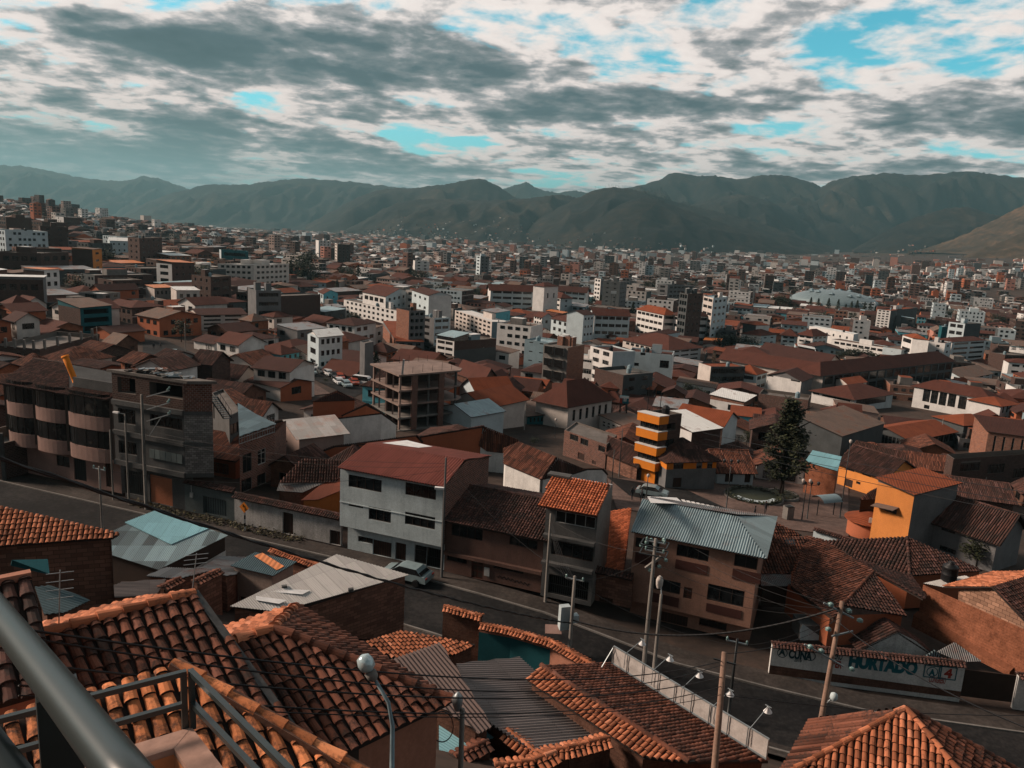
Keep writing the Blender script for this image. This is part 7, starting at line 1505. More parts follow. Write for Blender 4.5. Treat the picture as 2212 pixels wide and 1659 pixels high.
 qb('brick_house' if wm[1]=='dbrick' else ('tower_block' if yb[1] > 17 else 'town_house') if isinstance(yb,tuple) else 'town_house',lab,c,L,N,Rr,yb,wm,fac,rf,cat='house' if not isinstance(yb,tuple) or yb[1] < 14 else 'tower')
# unfinished brick range with concrete posts, left
t,f,z0,z1=qb('unfinished_house','long red brown brick upper floor with a row of bare concrete posts on its roof','B1',(-60,150),(340,185),(850,60),330,['dbrick','dbrick','dbrick','dbrick'],{0: [(5,205,75,262,'win'),(140,215,185,262,'win'),(255,222,332,275,'win'),(200,220,240,275,'door')]},('flat',.9,'slab'),cat='house')
for i in range(5):
 for e in ((0,1),(1,2)): p=f[e[0]] + (f[e[1]] - f[e[0]])*(.08 + .2*i); mb=MB(); mb.box(V((p.x,p.y,z1 + .7)),.4,.4,1.9,M['concrete']); mb.obj('post',t)
# ---------------------------------------------------------------- plaza, fields
HERO=[]
for f_,z0_,z1_ in QB:
 q_=[proj(V((p.x,p.y,z0_))) for p in f_]; d_=sum(p[2] for p in q_)/4; v_=max(p[1] for p in q_); HERO.append((min(p[0] for p in q_),max(p[0] for p in q_),v_ - (z1_ - z0_)*F/d_,v_,min(p[2] for p in q_)))
def drape(name,c,pts,m,dz,n=10):
 q=[HT(c,x,y) for x,y in pts]; vs,fs=[],[]
 for i in range(n + 1):
  for j in range(n + 1): a=q[0] + (q[1] - q[0])*(i/n); b=q[3] + (q[2] - q[3])*(i/n); p=a + (b - a)*(j/n); vs.append((p.x,p.y,zt(p.x,p.y) + dz))
 for i in range(n):
  for j in range(n): k=i*(n + 1) + j; fs.append((k,k + n + 1,k + n + 2,k + 1))
 mb=MB(); mb.quads(vs,fs,m); return structure(mb.obj(name,None,True))
drape('plaza_paving','B3',[(820,1300),(900,1560),(2900,1800),(2900,1320)],M['plaza'],.05,24)
drape('side_street','B3',[(820,1290),(1010,1450),(2206,1720),(1500,1400)],M['asphalt'],.09,14)
drape('car_park','B2',[(240,330),(330,310),(1010,520),(840,600)],M['asphalt'],.05,14)
drape('paved_yard','B2',[(325,385),(345,380),(640,570),(480,590)],M['plaza'],.1,10)
drape('side_street','B1',[(1230,110),(1430,110),(1900,330),(1230,360)],M['asphalt'],.05,14)
drape('field','D4',[(1340,735),(1700,712),(1850,772),(1560,775)],M['field'],1.2)
drape('field','D4',[(700,770),(1350,740),(1550,790),(900,790)],M['hilldry'],1.0)
drape('field','D3',[(690,915),(1100,925),(1120,950),(700,945)],M['hilldry'],.8); drape('field','D3',[(1560,985),(2206,1010),(2206,1030),(1560,1000)],M['hilldry'],.8)
drape('field','D1',[(1580,555),(1880,590),(1900,605),(1590,580)],M['hilldry'],.8); drape('field','E2',[(240,655),(740,690),(740,745),(320,745)],M['hilldry'],.2)
drape('field','E2',[(1650,640),(2200,650),(2200,720),(1750,740)],M['rbed'],.2)
mb=MB()
for i in range(9):
 a=HT('B3',1470 + i*42,1488 + i*9); b=HT('B3',1520 + i*42,1545 + i*7); mb.bar(V((a.x,a.y,zt(a.x,a.y) + .12)),V((b.x,b.y,zt(b.x,b.y) + .12)),.45,.012,M['palesheet'])
structure(mb.obj('zebra_crossing'))
def planter(label,c,x,y,rx,h,m,earth):
 p=HT(c,x,y); q=HT(c,x + rx,y); r=(q - p).length; t=thing('planter',label,'planter',p); mb=MB(); mb.lathe(p,[(r,-.2),(r,h),(r - .25,h),(r - .25,h - .12)],m,28); mb.obj('kerb',t); mb=MB(); mb.lathe(p + V((0,0,h - .12)),[(r - .24,0),(r*.5,.12),(.05,.2)],earth,28); mb.obj('earth',t); return p,r
pp,pr=planter('round brick planter around the trunk of the dark pine','B4',112,1462,118,.5,M['concrete'],M['foliage2'])
p2,r2=planter('large round planter bed beside a curved pale blue bench on the plaza','B3',2080,1470,205,.4,M['slab'],M['foliage'])
for o_,r_,nm_ in ((p2,r2,'shrub'),(pp,pr,'shrub')):
 mb=MB(); root_=[x for x in bpy.data.objects if x.get('category')=='planter' and (x.location - o_).length < .1][0]
 for k in range(500 if r_ > 3 else 160):
  an,q=rnd.uniform(0,6.283),r_*rnd.uniform(.78 if r_ > 3 else .3,.94); v_=V((rnd.uniform(-1,1),rnd.uniform(-1,1),rnd.uniform(-.4,.4))).normalized()*.2; w_=v_.cross(V((0,0,1))).normalized()*.15; c_=o_ + V((q*math.cos(an),q*math.sin(an),.4 + rnd.random()*.45)); mb.face([c_ - v_,c_ - w_,c_ + v_,c_ + w_],M['foliage'])
 mb.obj(nm_,root_)
t=thing('bench','curved pale blue bench around the large plaza bed','bench',p2); mb=MB(); pr_=None
for i in range(14):
 an=3.5 + i*.17; q=p2 + V((math.cos(an),math.sin(an),0))*(r2*.72)
 if pr_: mb.bar(pr_ + V((0,0,.55)),q + V((0,0,.55)),.9,.12,M['w2']); mb.bar(pr_ + V((0,0,.2)),q + V((0,0,.2)),.3,.6,M['w2'])
 pr_=q
mb.obj('seat',t)
b=HT('B4',490,1620); t=thing('bus_shelter','bus shelter with a rounded translucent roof on the plaza','shelter',b); mb=MB(); vs=[]; fs=[]
for i in range(9):
 an=math.pi*(.1 + .8*i/8)
 for s in (-1.6,1.6): vs.append(b + V((s*.93,s*.35,2.0)) + V((.35*math.cos(an)*1.3,-.93*math.cos(an)*1.3,.9*math.sin(an))))
for i in range(8): fs.append((2*i,2*i + 1,2*i + 3,2*i + 2))
mb.quads(vs,fs,M['bluegrey']); mb.obj('roof',t,True)
for s in (-1.4,1.4): mb=MB(); q=b + V((s*.93,s*.35,0)); mb.bar(q,q + V((0,0,2.4)),.1,.1,M['steel']); mb.obj('post',t)
b=HT('B4',168,1650); t=thing('pedestal','small stone pedestal with a dark plaque beside the plaza road','monument',b); mb=MB(); mb.box(b + V((0,0,.9)),1.1,.9,1.8,M['concrete'],.4); mb.obj('block',t); mb=MB(); mb.box(b + V((-.1,-.3,1.85)),.9,.7,.1,M['steel'],.4); mb.obj('plaque',t)
# ---------------------------------------------------------------- arena, mast, boards, sign
c0=HT('E3',1240,560); c0=ground(c0.x*1.075,c0.y*1.075); z0=c0.z; dd=(c0 - CAM).dot(_f); rr=91.5*dd/F; zc=zat(c0,K('E3',1240,445)[1]); zt2=zat(c0,K('E3',1240,300)[1])
HERO.append((proj(c0)[0] - 92,proj(c0)[0] + 92,K('E3',0,300)[1],K('E3',0,540)[1],dd - rr)); t=thing('domed_arena','wide blue grey domed arena with small vents behind a row of conifers','arena',c0); mb=MB(); n=40; hh=zt2 - zc
mb.lathe(V((c0.x,c0.y,zc)),[(rr*math.cos(a*.15708),hh*math.sin(a*.15708)) for a in range(10)] + [(.5,hh)],plain('dome_metal',(.15,.20,.215),.45,.2,.4),n); mb.obj('dome',t)
mb=MB(); mb.lathe(V((c0.x,c0.y,zc - 2.2)),[(rr*.98,0),(rr*1.01,.4),(rr*1.01,2.3),(rr*.97,2.5)],M['w3'],n); mb.obj('rim',t); mb=MB(); mb.lathe(V((c0.x,c0.y,z0 - 3)),[(rr*.86,0),(rr*.86,zc - z0 + 1)],M['pink'],n); mb.obj('wall',t)
for i in range(13):
 a,q=i*2.4,rr*(.35 + .5*((i*.37) % 1)); al=math.acos(q/rr); p=V((c0.x + q*math.cos(a),c0.y + q*math.sin(a),zc + hh*math.sin(al) + .3)); mb=MB(); mb.lathe(p,[(3.2,0),(.1,1.6)],M['bluegrey'],4); mb.obj('vent',t)
for i in range(14): a=math.pi + i*math.pi/13; mb=MB(); p=c0 + V((math.cos(a),math.sin(a),0))*rr*.95; mb.bar(V((p.x,p.y,z0 - 2)),V((p.x,p.y,zc - 2)),1.0,1.0,M['concrete']); mb.obj('column',t)
def upright(name,label,cat,base,top_v,r0,r1,m,arms=(),group=None,lean=None,n=8):
 """pole on a ground point up to picture row top_v (a number of the full picture)"""
 z1=zat(base,top_v); t=thing(name,label,cat,base,group); mb=MB(); top=V((base.x,base.y,z1)) if lean is None else P(*lean); mb.tube([base - V((0,0,.3)),base + (top - base)*.5,top],[r0,(r0 + r1)/2,r1],m,n); mb.obj('pole',t,True); return t,top
b=HT('E3',1378,420); t,top=upright('radio_mast','tall thin radio mast standing just behind the domed arena','mast',V((b.x,b.y + 30,zt(b.x,b.y + 30))),K('E3',1400,30)[1],.5,.25,M['steel'])
def board(name,label,c,x0,y0,x1,y1,h,faces,th=.3):
 a,b=HT(c,x0,y1,h),HT(c,x1,y1 + (x1 - x0)*.05,h); d=V((b.x - a.x,b.y - a.y,0)); d=V((1,-.1,0))*((x1 - x0)*(625/2206 if c != 'E2' else .226)*.8848*(a - CAM).dot(_f)/F); zz=zat(a,K(c,x0,y0)[1]); t=thing(name,label,'billboard',V((a.x,a.y,a.z - h)))
 mb=MB(); q=[V((p.x,p.y,0)) for p in (a,a + d,a + d + V((.03,th,0)),a + V((.03,th,0)))]; mb.prism(q,a.z,zz,faces); mb.obj('board',t)
 for f in (.15,.85): mb=MB(); p=a + d*f + V((0,th/2,0)); mb.bar(V((p.x,p.y,zt(p.x,p.y))),V((p.x,p.y,a.z)),.25,.25,M['steel']); mb.obj('post',t)
 return t,q,a.z,zz
t,q,za,zb=board('billboard','teal billboard with white digits and a red side strip above brown roofs','B3',925,585,1003,650,5.5,M['pteal'])
mb=MB(); d=q[1] - q[0]; e=V((0,-.03,0)); mb.wallface(q[0] + e,q[0] + d*.3 + e,za,zb,M['pred']); mb.wallface(q[0] + e*1.3,q[1] + e*1.3,zb - .5,zb,M['w1']); mb.obj('printed_panel',t)
cu=(q[0] + q[1])/2; mb=MB()
for i,x in enumerate((.5,.68)):
 for j in range(3): p=q[0] + d*x + e*1.5; mb.box(V((p.x,p.y,za + (zb - za)*(.35 + .16*j))),d.length*.12,.03,.22,M['w1'])
mb.obj('digit',t)
board('billboard','orange billboard on posts beside the dark hedge trees','D3',872,1155,940,1205,8,M['oorange']); board('billboard','small white sign on a tall post above the orange billboard','D3',852,1095,898,1118,17,M['w1'])
for i,(x0,x1,lab) in enumerate(((1158,1245,'longest of three far white billboards at the foot of the central hill'),(1250,1330,'pinkish middle one of three far billboards at the foot of the central hill'),(1335,1385,'shortest of three far white billboards at the foot of the central hill'))): board('billboard',lab,'D3',x0,765,x1,795,14,M['w1' if i != 1 else 'pink'],2)
b=HT('c2',-90,640) if False else V((SP('B1',2110,1640,5.2).x,SP('B1',2110,1640,5.2).y,0)); t=thing('road_sign','orange diamond road sign with a black bend arrow on a striped post','sign',b); zs_=SP('B1',2100,1545,5.2).z
mb=MB()
for i in range(6): mb.box(b + V((0,0,(i + .5)*zs_/6)),.12,.12,zs_/6,M['black' if i % 2 else 'w1'])
mb.obj('post',t); mb=MB(); M3=Matrix.Rotation(math.atan2(SD.y,SD.x),3,'Z') @ Matrix.Rotation(R(45),3,'Y'); mb.box(V((b.x,b.y,zs_)) - SN*.09,.8,.03,.8,M['oorange'],M3=M3); mb.obj('plate',t)
mb=MB(); o=V((b.x,b.y,zs_)) - SN*.12; mb.bar(o + SD*.12 - V((0,0,.3)),o + SD*.12,.07,.02,M['black']); mb.bar(o + SD*.14 + V((0,0,0)),o - SD*.12 + V((0,0,.1)),.07,.02,M['black']); mb.bar(o - SD*.1 + V((0,0,.08)),o - SD*.1 + V((0,0,.32)),.12,.02,M['black']); mb.obj('arrow',t)
# ---------------------------------------------------------------- trees
def leaf(mb,p,s,m,flat=0.0):
 a,b=rnd.uniform(0,6.283),rnd.uniform(-.9,.9); x=V((math.cos(a),math.sin(a),b*.6)).normalized(); y=x.cross(V((rnd.uniform(-.5,.5),rnd.uniform(-.5,.5),1))).normalized(); k=s*rnd.uniform(.6,1.3)
 mb.face([p - x*k,p - y*k*.6,p + x*k,p + y*k*.55 + V((0,0,k*.2))],m)
def crown_mesh(kind,n,seed):
 mb=MB(); rnd.seed(seed); m=M['foliage']
 if kind=='round':
  lobes=[(V((rnd.uniform(-.34,.34),rnd.uniform(-.34,.34),rnd.uniform(.45,.86))),rnd.uniform(.16,.30)) for _ in range(13)]
  for i in range(n):
   c,r=rnd.choice(lobes); q=V((rnd.gauss(0,1),rnd.gauss(0,1),rnd.gauss(0,.8))).normalized()*r*rnd.uniform(.55,1.08); leaf(mb,c + q,.055,m)
 elif kind=='conifer':
  for i in range(n):
   h=rnd.random() ** .8; tier=(h*9) % 1; r=(1 - h) ** .8*(.34 - .12*tier)*rnd.uniform(.25,1.1); a=rnd.choice(range(7))*.9 + rnd.gauss(0,.22) + int(h*9)*.5; leaf(mb,V((r*math.cos(a),r*math.sin(a),.12 + .88*h - r*.22)),.042,m)
 elif kind=='poplar':
  for i in range(n): h=rnd.random(); r=.11*math.sin(math.pi*(.12 + .86*h)) ** .6*rnd.uniform(.5,1.15); a=rnd.uniform(0,6.283); leaf(mb,V((r*math.cos(a),r*math.sin(a),.06 + .94*h)),.03,m)
 elif kind=='pine':
  for k in range(46):
   h=.22 + .76*(k/46) + rnd.uniform(-.02,.02); L=(.31 - .1*h if h < .45 else .265*(1 - h)/.55 + .03)*rnd.uniform(.6,1.15); a=k*2.4 + rnd.uniform(-.4,.4)
   for j in range(n // 46):
    f=rnd.random() ** .7; leaf(mb,V((L*f*math.cos(a),L*f*math.sin(a),h + L*f*.35 - .02)) + V((rnd.gauss(0,.022),rnd.gauss(0,.022),rnd.gauss(0,.022))),.022,m)
 return mb.mesh('crown')
def trunk_mesh(kind,seed):
 mb=MB(); rnd.seed(seed + 50); mb.tube([V((0,0,-.05)),V((.01,0,.3)),V((-.01,.01,.6 if kind != 'pine' else .97))],[.03,.022,.006],M['bark'],6)
 for k in range(6 if kind != 'pine' else 12): a=k*2.1; h=.3 + .05*k; mb.tube([V((0,0,h)),V((.2*math.cos(a),.2*math.sin(a),h + .14))],[.012,.004],M['bark'],4)
 return mb.mesh('trunk')
TREES={(k,i): (crown_mesh(k,n,31*i + len(k)),trunk_mesh(k,i)) for k,n in (('round',750),('conifer',700),('poplar',420),('pine',7000)) for i in range(1 if k=='pine' else 3)}
rnd.seed(5)
def tree(label,c,x,yb,yt,kind='round',wide=1.0,group=None,h=None,name=None,base=None):
 b=base or (HT(c,x,yb) if h is None else HT(c,x,yt,h) - V((0,0,h))); hh=h or max(1.2,zat(b,K(c,x,yt)[1]) - b.z); u_,v_,d_=proj(b); HERO.append((u_ - hh*.25*F/d_,u_ + hh*.25*F/d_,v_ - hh*F/d_,v_,d_)); HERO.pop() if not c else 0; t=thing(name or {'round': 'tree','conifer': 'conifer','poplar': 'poplar','pine': 'pine_tree'}[kind],label,'tree',b,group,rnd.uniform(0,6)); cm,tm=TREES[(kind,0 if kind=='pine' else rnd.randrange(3))]
 for nm,me in (('crown',cm),('trunk',tm)):
  o=bpy.data.objects.new(nm,me); COL.objects.link(o); o.parent=t; o.scale=(hh*wide,hh*wide,hh)
 return t
tree('tall dark pine with loose branches beside the plaza','B4',112,1455,600,'pine',.9,base=V((pp.x,pp.y,pp.z)))
TL=[('D2','dark tall tree of the group left of the turquoise gables',[(300,1020,830,'conifer',.9),(350,1030,780,'round',.8),(410,1045,840,'round',.9),(470,1040,760,'round',.7),(540,1050,930,'round',1.2)]),('D2','dark tree among houses in front of the far town',[(770,1030,890,'round',1),(830,1020,910,'round',1),(880,1025,870,'conifer',1),(1050,1040,970,'round',1.3),(1330,1000,890,'conifer',.9),(1400,1030,920,'round',1.4),(1455,1030,930,'round',1),(1850,1190,1100,'round',1.2),(1900,1180,1070,'round',1.2),(2030,1180,1070,'conifer',1.2)]),
 ('D3','dark tree of the thick group beside the orange billboard',[(570,1240,1130,'conifer',1),(610,1240,1140,'conifer',1.1),(650,1250,1120,'conifer',1),(700,1250,1150,'round',1.1),(760,1250,1130,'conifer',1),(810,1245,1160,'round',1.3),(1190,1120,1010,'round',1.4),(1560,1080,1010,'round',1.2),(1830,1110,1020,'round',1.3)]),('D3','tall narrow dark tree between the school blocks',[(1032,1360,1190,'conifer',.8),(1575,1540,1350,'poplar',1.3),(1640,1550,1390,'poplar',1.3),(1672,1560,1400,'poplar',1.2)]),
 ('E3','rounded dark tree in the row left of the white clinic',[(20,960,780,'round',.9),(110,970,790,'round',.9),(200,975,800,'round',.9),(290,975,800,'round',.9),(380,960,810,'round',1)]),('E3','broad dark tree in front of the long market hall',[(1340,1070,960,'round',1.5),(1460,1085,940,'round',1.4),(1560,1085,930,'round',1.4),(1680,1080,980,'round',1.5),(1790,1060,990,'round',1.4)]),
 ('E3','dark conifer in the row before the domed arena',[(1000,560,380,'conifer',.9),(1080,570,390,'conifer',.9),(1190,580,390,'conifer',.9),(1295,585,400,'conifer',.8),(1380,580,450,'conifer',.9),(1440,580,420,'conifer',.8),(1500,585,410,'conifer',.8),(1580,585,430,'conifer',.8),(1645,580,430,'conifer',.8),(1700,585,470,'conifer',.9)]),('E3','dark tree left of the domed arena',[(590,480,370,'round',1),(660,500,350,'round',1),(720,510,360,'round',1),(780,520,420,'conifer',1),(80,340,230,'round',1.2)]),
 ('B2','dark leafy tree in front of the low white tiled house',[(590,1010,830,'round',1.1),(660,1000,880,'round',1),(870,985,860,'round',1),(1160,945,845,'round',1.2)]),('B3','dark shrubby tree among the middle houses',[(190,1010,945,'round',1.2),(1500,600,480,'round',1.1),(1580,610,510,'round',1.2),(1650,610,540,'round',1.2),(2020,1010,890,'round',1.0),(410,220,130,'conifer',1.2),(500,190,120,'round',1.1)]),
 ('B3','slim dark cypress in front of the white apartments',[(1243,400,205,'poplar',1.5)]),('B4','dark tree beside the wire mesh shed',[(1150,1010,880,'round',.9)]),('c4','round dry bush against the grey house with orange shutters',[(1790,830,610,'round',1.1)]),('B2','small dark tree among the parked cars',[(370,320,250,'round',1),(565,330,270,'round',1.1),(600,480,440,'round',1.0)]),('E1','dark tree before the zigzag windowed block',[(150,360,230,'round',1.3),(230,350,260,'round',1.2)]),('D1','dark tree standing on the far left hillside',[(125,500,400,'round',1),(635,420,390,'round',1.5),(920,510,465,'round',1.6),(970,515,485,'round',1.5)])]
for c,lab,lst in TL:
 for i,(x,yb,yt,k,w) in enumerate(lst): tree(lab if len(lst)==1 else f"{['first', 'second', 'third', 'fourth', 'fifth', 'sixth', 'seventh', 'eighth', 'ninth', 'tenth'][i]} {lab}, counted left to right",c,x,yb,yt,k,w,lab)
mb=MB()
for k in range(420):
 y=rnd.uniform(700,4800); x=rnd.uniform(-.72,.72)*y
 if noise.noise(V((x*.003,y*.003,9))) < -.02: continue
 for j in range(rnd.randint(2,7)):
  px_,py_=x + rnd.gauss(0,22),y + rnd.gauss(0,22); h=rnd.uniform(6,15); b=ground(px_,py_)
  for q in range(26): f=rnd.random(); r=h*.3*math.sin(math.pi*(.15 + .8*f)); a=rnd.uniform(0,6.3); leaf(mb,b + V((r*math.cos(a),r*math.sin(a),h*f)),h*.11,M['foliage'])
for hi,f0,f1 in ((7,.30,.75),(7,.5,.6)):
 g,nb=HILLS[hi][1],HILLS[hi][2]
 for k in range(170):
  b=g[int(len(g)*rnd.uniform(f0,f1))][nb + rnd.choice([0,0,1,1,2,3])]; b=b + V((rnd.uniform(-25,25),rnd.uniform(-10,10),-2)); h=rnd.uniform(12,24)
  for q in range(10): f=rnd.random(); r=h*.2; a=rnd.uniform(0,6.3); leaf(mb,b + V((r*math.cos(a)*(1 - f),r*math.sin(a)*(1 - f),h*f)),h*.12,M['foliage'])
o=mb.obj('distant_trees'); o['kind']='stuff'
mb=MB()
for k in range(900):
 a=rnd.uniform(-34,-13); p=st(a,rnd.uniform(4.9,6.2)); h=abs(rnd.gauss(0,.18)) + .05; leaf(mb,p + V((0,0,h)),.16,M['foliage2'])
o=mb.obj('weeds'); o['kind']='stuff'
# ---------------------------------------------------------------- the packed town: one thing per house
MARKS=[(a,*b) for a,b in (('the concrete frame',(900,850)),('the orange tower',(1425,950)),('the domed arena',(1800,655)),('the white apartments',(1330,790)),('the zigzag block',(800,680)),('the hospital wings',(1180,640)),('the parked cars',(720,810)),
  ('the block building',(350,900)),('the dark tower row',(310,540)),('the modern white hall',(2080,860)),('the brown court',(1800,780)),('the red institute',(1460,690)),('the slate tower',(1930,690)),('the dark tree group',(660,580)),('the orange canopy',(390,565)),
  ('the white twin gables',(255,520)),('the slim tower',(700,530)),('the silver tower',(1040,570)),('the post range',(130,720)),('the turquoise gables',(700,640)),('the yellow orange house',(1880,1010)),('the dark pine',(1690,960)),('the ribbon house',(1840,860)),('the roof billboard',(2190,750)),('the pale slab',(1090,700)))]
FOOTS += HOLES + ROOFS
CELLS={}
def occupy(f):
 c=sum(f,V())/4; r=max((p - c).length for p in f); CELLS.setdefault((int(c.x // 60),int(c.y // 60)),[]).append((c,r,f))
 return c,r
def inside(p,f,pad=0.0):
 for i in range(4):
  a,b=f[i],f[(i + 1) % 4]
  if (b.x - a.x)*(p.y - a.y) - (b.y - a.y)*(p.x - a.x) < -pad*(b - a).length: return False
 return True
def clear_of(f):
 c=sum(f,V())/4; r=max((p - c).length for p in f); pts=list(f) + [c] + [(f[i] + f[(i + 1) % 4])/2 for i in range(4)]
 for i in range(-2,3):
  for j in range(-2,3):
   for c2,r2,g in CELLS.get((int(c.x // 60) + i,int(c.y // 60) + j),()):
    if (c - c2).length < r + r2:
     if any(inside(p,g,-.3) for p in pts) or any(inside(p,f,-.3) for p in list(g) + [c2]): return False
 return True
for f in FOOTS: occupy([V((p.x,p.y,0)) for p in f])
def keep_open(c,pts):
 p=[HT(c,x,y) for x,y in pts]; occupy([V((q.x,q.y,0)) for q in p])
# plaza, side street, car park, avenue stay free of houses
keep_open('B3',[(850,1290),(1250,1480),(2206,1640),(2206,1330)]); keep_open('B4',[(-100,1320),(-100,1640),(700,1640),(620,1420)])
keep_open('B2',[(180,700),(930,740),(1000,460),(220,310)])
keep_open('B1',[(1180,480),(1950,480),(1660,190),(1180,120)]); keep_open('B3',[(850,1330),(1000,1330),(480,1120),(420,1160)]); keep_open('B3',[(-100,1060),(300,1090),(480,900),(-100,780)]); keep_open('B4',[(300,1330),(700,1500),(700,1200),(300,1150)]); keep_open('B4',[(1050,850),(1250,870),(1900,800),(1050,640)])
for a in (-95,-75,-55,-40,-22,-5,12): occupy([st(a,-9),st(a + 20,-9),st(a + 20,9.5),st(a,9.5)])
for q in ((-12,9,60,28),(10,12,40,22),(24,44,62,62)): x,y,w,h=q
occupy([V((-14,55,0)),V((62,36,0)),V((78,106,0)),V((2,112,0))])
USED={}
def labelled(bits,u,v,d,unit='house'):
 m=min(MARKS,key=lambda q: (q[1] - u) ** 2 + 2.2*(q[2] - v) ** 2); du,dv=u - m[1],v - m[2]
 rel=('left of' if du < 0 else 'right of') if abs(du) > 1.3*abs(dv) else ('behind' if dv < 0 else 'in front of'); far=(du*du + dv*dv) ** .5
 how='close' if far < 45 else '' if far < 120 else 'well'
 for n,tail in enumerate(['','second','third','fourth','fifth','sixth','seventh','eighth','ninth','tenth','next']):
  s=f"{tail} {bits} {how} {rel} {m[0]}".split()
  if len(s) > 16: s=f"{tail} {bits} {rel} {m[0]}".replace(' with',',').split()
  s=' '.join(s[:1] + s[1:])
  if s not in USED: USED[s]=1; return s
 for w in ('beside a lane','at a corner','set back','on a slope','by a yard','facing a lane','in a terrace','behind a wall','above a lane','below a lane'):
  s=' '.join(f"{bits} {w} {how} {rel} {m[0]}".split())
  if s not in USED: USED[s]=1; return s
 return s
WALLS={'brick_house': [('dbrick','dark brick'),('brick','raw brick'),('obrick','orange brick'),('concrete','bare concrete'),('dgrey','dark grey')],
  'tiled_house': [('dadobe','mud brown'),('terracotta','terracotta'),('w3','cream'),('white','white'),('dbrick','dark brick'),('adobe','red adobe')],
  'plaster_house': [('w1','white'),('w3','cream'),('w2','bluish white'),('beige','beige'),('pink','pinkish'),('bluegrey','blue grey'),('turq','turquoise'),('ochre','ochre'),('grey','grey')],
  'apartment_block': [('w1','white'),('w1','white'),('w2','cool white'),('w2','cool white'),('grey','grey'),('dbrick','dark brick'),('w3','cream')]}
NUMW=['','single-storey','two-storey','three-storey','four-storey','five-storey','six-storey','seven-storey','eight-storey']
COUNT={}; LIMIT={'brick_house': 285,'tiled_house': 290,'plaster_house': 230,'apartment_block': 190}
FAR=[]
def town_house(f,z0,kind,dist,floors=None):
 fl={'tiled_house': rnd.choice([1,1,2,2]),'brick_house': rnd.choice([2,2,3,3,4]),'plaster_house': rnd.choice([1,2,2,3,3]),'apartment_block': rnd.choice([3,3,4,4,5,6])}[kind]
 fl=floors or fl
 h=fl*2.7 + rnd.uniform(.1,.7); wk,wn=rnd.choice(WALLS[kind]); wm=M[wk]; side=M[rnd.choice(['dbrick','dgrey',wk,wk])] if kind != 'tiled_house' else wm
 c=sum(f,V())/4; top=V((c.x,c.y,z0 + h)); u,v,d=proj(top)
 t=bpy.data.objects.new(kind,None); COL.objects.link(t); t.location=(f[1].x,f[1].y,z0); t['category']='house' if kind != 'apartment_block' else 'apartments'; t['group']={'tiled_house': 'tiled houses of the town','brick_house': 'brick and concrete houses of the town','plaster_house': 'plastered houses of the town','apartment_block': 'apartment blocks of the town'}[kind]
 mb,rb=MB(),MB()
 wins=[]
 for i in range(4):
  a,b=f[i],f[(i + 1) % 4]; L=(b - a).length; n=V(((b - a).y,-(b - a).x,0)).normalized(); see=n.dot(CAM - V((a.x,a.y,0))) > 0
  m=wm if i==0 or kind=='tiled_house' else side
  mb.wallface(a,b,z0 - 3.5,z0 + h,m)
  if see and (i==0 or rnd.random() < .6):
   cols=max(1,int(L/rnd.uniform(2.2,3.4))); ww=rnd.uniform(.4,.62); wh=rnd.uniform(.36,.5)
   for x0,x1,q0,q1,k in grid_ops(L,h,fl,cols,ww,wh,.3,'win',.05,0,.82):
    dd=(b - a).normalized(); p,q=a + dd*x0,a + dd*x1
    wins.append((p,dd,n,x1 - x0,z0 + q0,q1 - q0))
   if rnd.random() < .35:
    for k in range(1,fl): zz=z0 + h*k/fl; p,q=a + n*.06,b + n*.06; mb.prism([p,q,b,a],zz - .12,zz + .12,M[rnd.choice(['concrete','w3',wk])])
 near=dist < 190
 for p,dd,n,w,z,hh in wins:
  if near:
   w1,_=window_mesh('lwin' if wk in ('w1','w2') else 'win',round(w*4)/4,round(hh*4)/4,1); put_part('window',w1,t,p + n*.03,dd,n,z)
  else:
   o=p + n*.05; q=o + dd*w; mb.face([V((o.x,o.y,z)),V((q.x,q.y,z)),V((q.x,q.y,z + hh)),V((o.x,o.y,z + hh))],GLASS)
 roof=rnd.random(); lod=1 if dist < 165 else 2; ex=''
 if kind=='tiled_house' or (kind=='plaster_house' and roof < .45):
  rk=rnd.choice(['rtile','rtile','rtile2','rtile2','rtile','rtile2','rtile3','rfibre']) if lod==2 else rnd.choice(['tile','dtile','dtile'])
  if roof < .25: hip_roof(rb,f,z0 + h,rnd.uniform(1.2,2.2),rk,.5,lod); rn='hipped tile roof'
  else: gable_roof(rb,mb,f,z0 + h,rnd.uniform(1.0,2.0),rnd.choice([0,1]),rk,.5,lod,wm,False); rn='gabled tile roof'
  rn={'rtile3': 'bright ','rtile2': 'dark ','dtile': 'dark ','rfibre': 'faded '}.get(rk,'') + rn
 elif roof < .62 or kind=='apartment_block':
  flat_roof(rb,f,z0 + h,.5,wm,M[rnd.choice(['slab','concrete','rfibre'])]); rn='flat roof'
  dl,dr_=f[0] - f[1],f[2] - f[1]
  if rnd.random() < .55:
   k=rnd.uniform(.1,.4); o=f[1] + dl*k + dr_*rnd.uniform(.2,.5); s=.35; q=[o + dl*s,o,o + dr_*s,o + dl*s + dr_*s]; rb.prism(q,z0 + h - .5,z0 + h + 2.1,M[rnd.choice([wk,'dbrick','concrete'])],M[rnd.choice(['rwhite','rzinc','slab','rtile3'])]); ex=', roof room'
  if rnd.random() < .5: o=f[1] + dl*rnd.uniform(.6,.9) + dr_*rnd.uniform(.2,.9); rb.lathe(V((o.x,o.y,z0 + h - .5)),[(.55,0),(.6,1.2),(.3,1.5)],M[rnd.choice(['black','bluegrey','black'])],8); ex=ex or ', tank'
  if rnd.random() < .4 and dist < 420:
   for p in f: q=p + (c - p).normalized()*.5; rb.box(V((q.x,q.y,z0 + h + .5)),.3,.3,1.2,M['concrete'])
   ex=ex or ', corner posts'
 else:
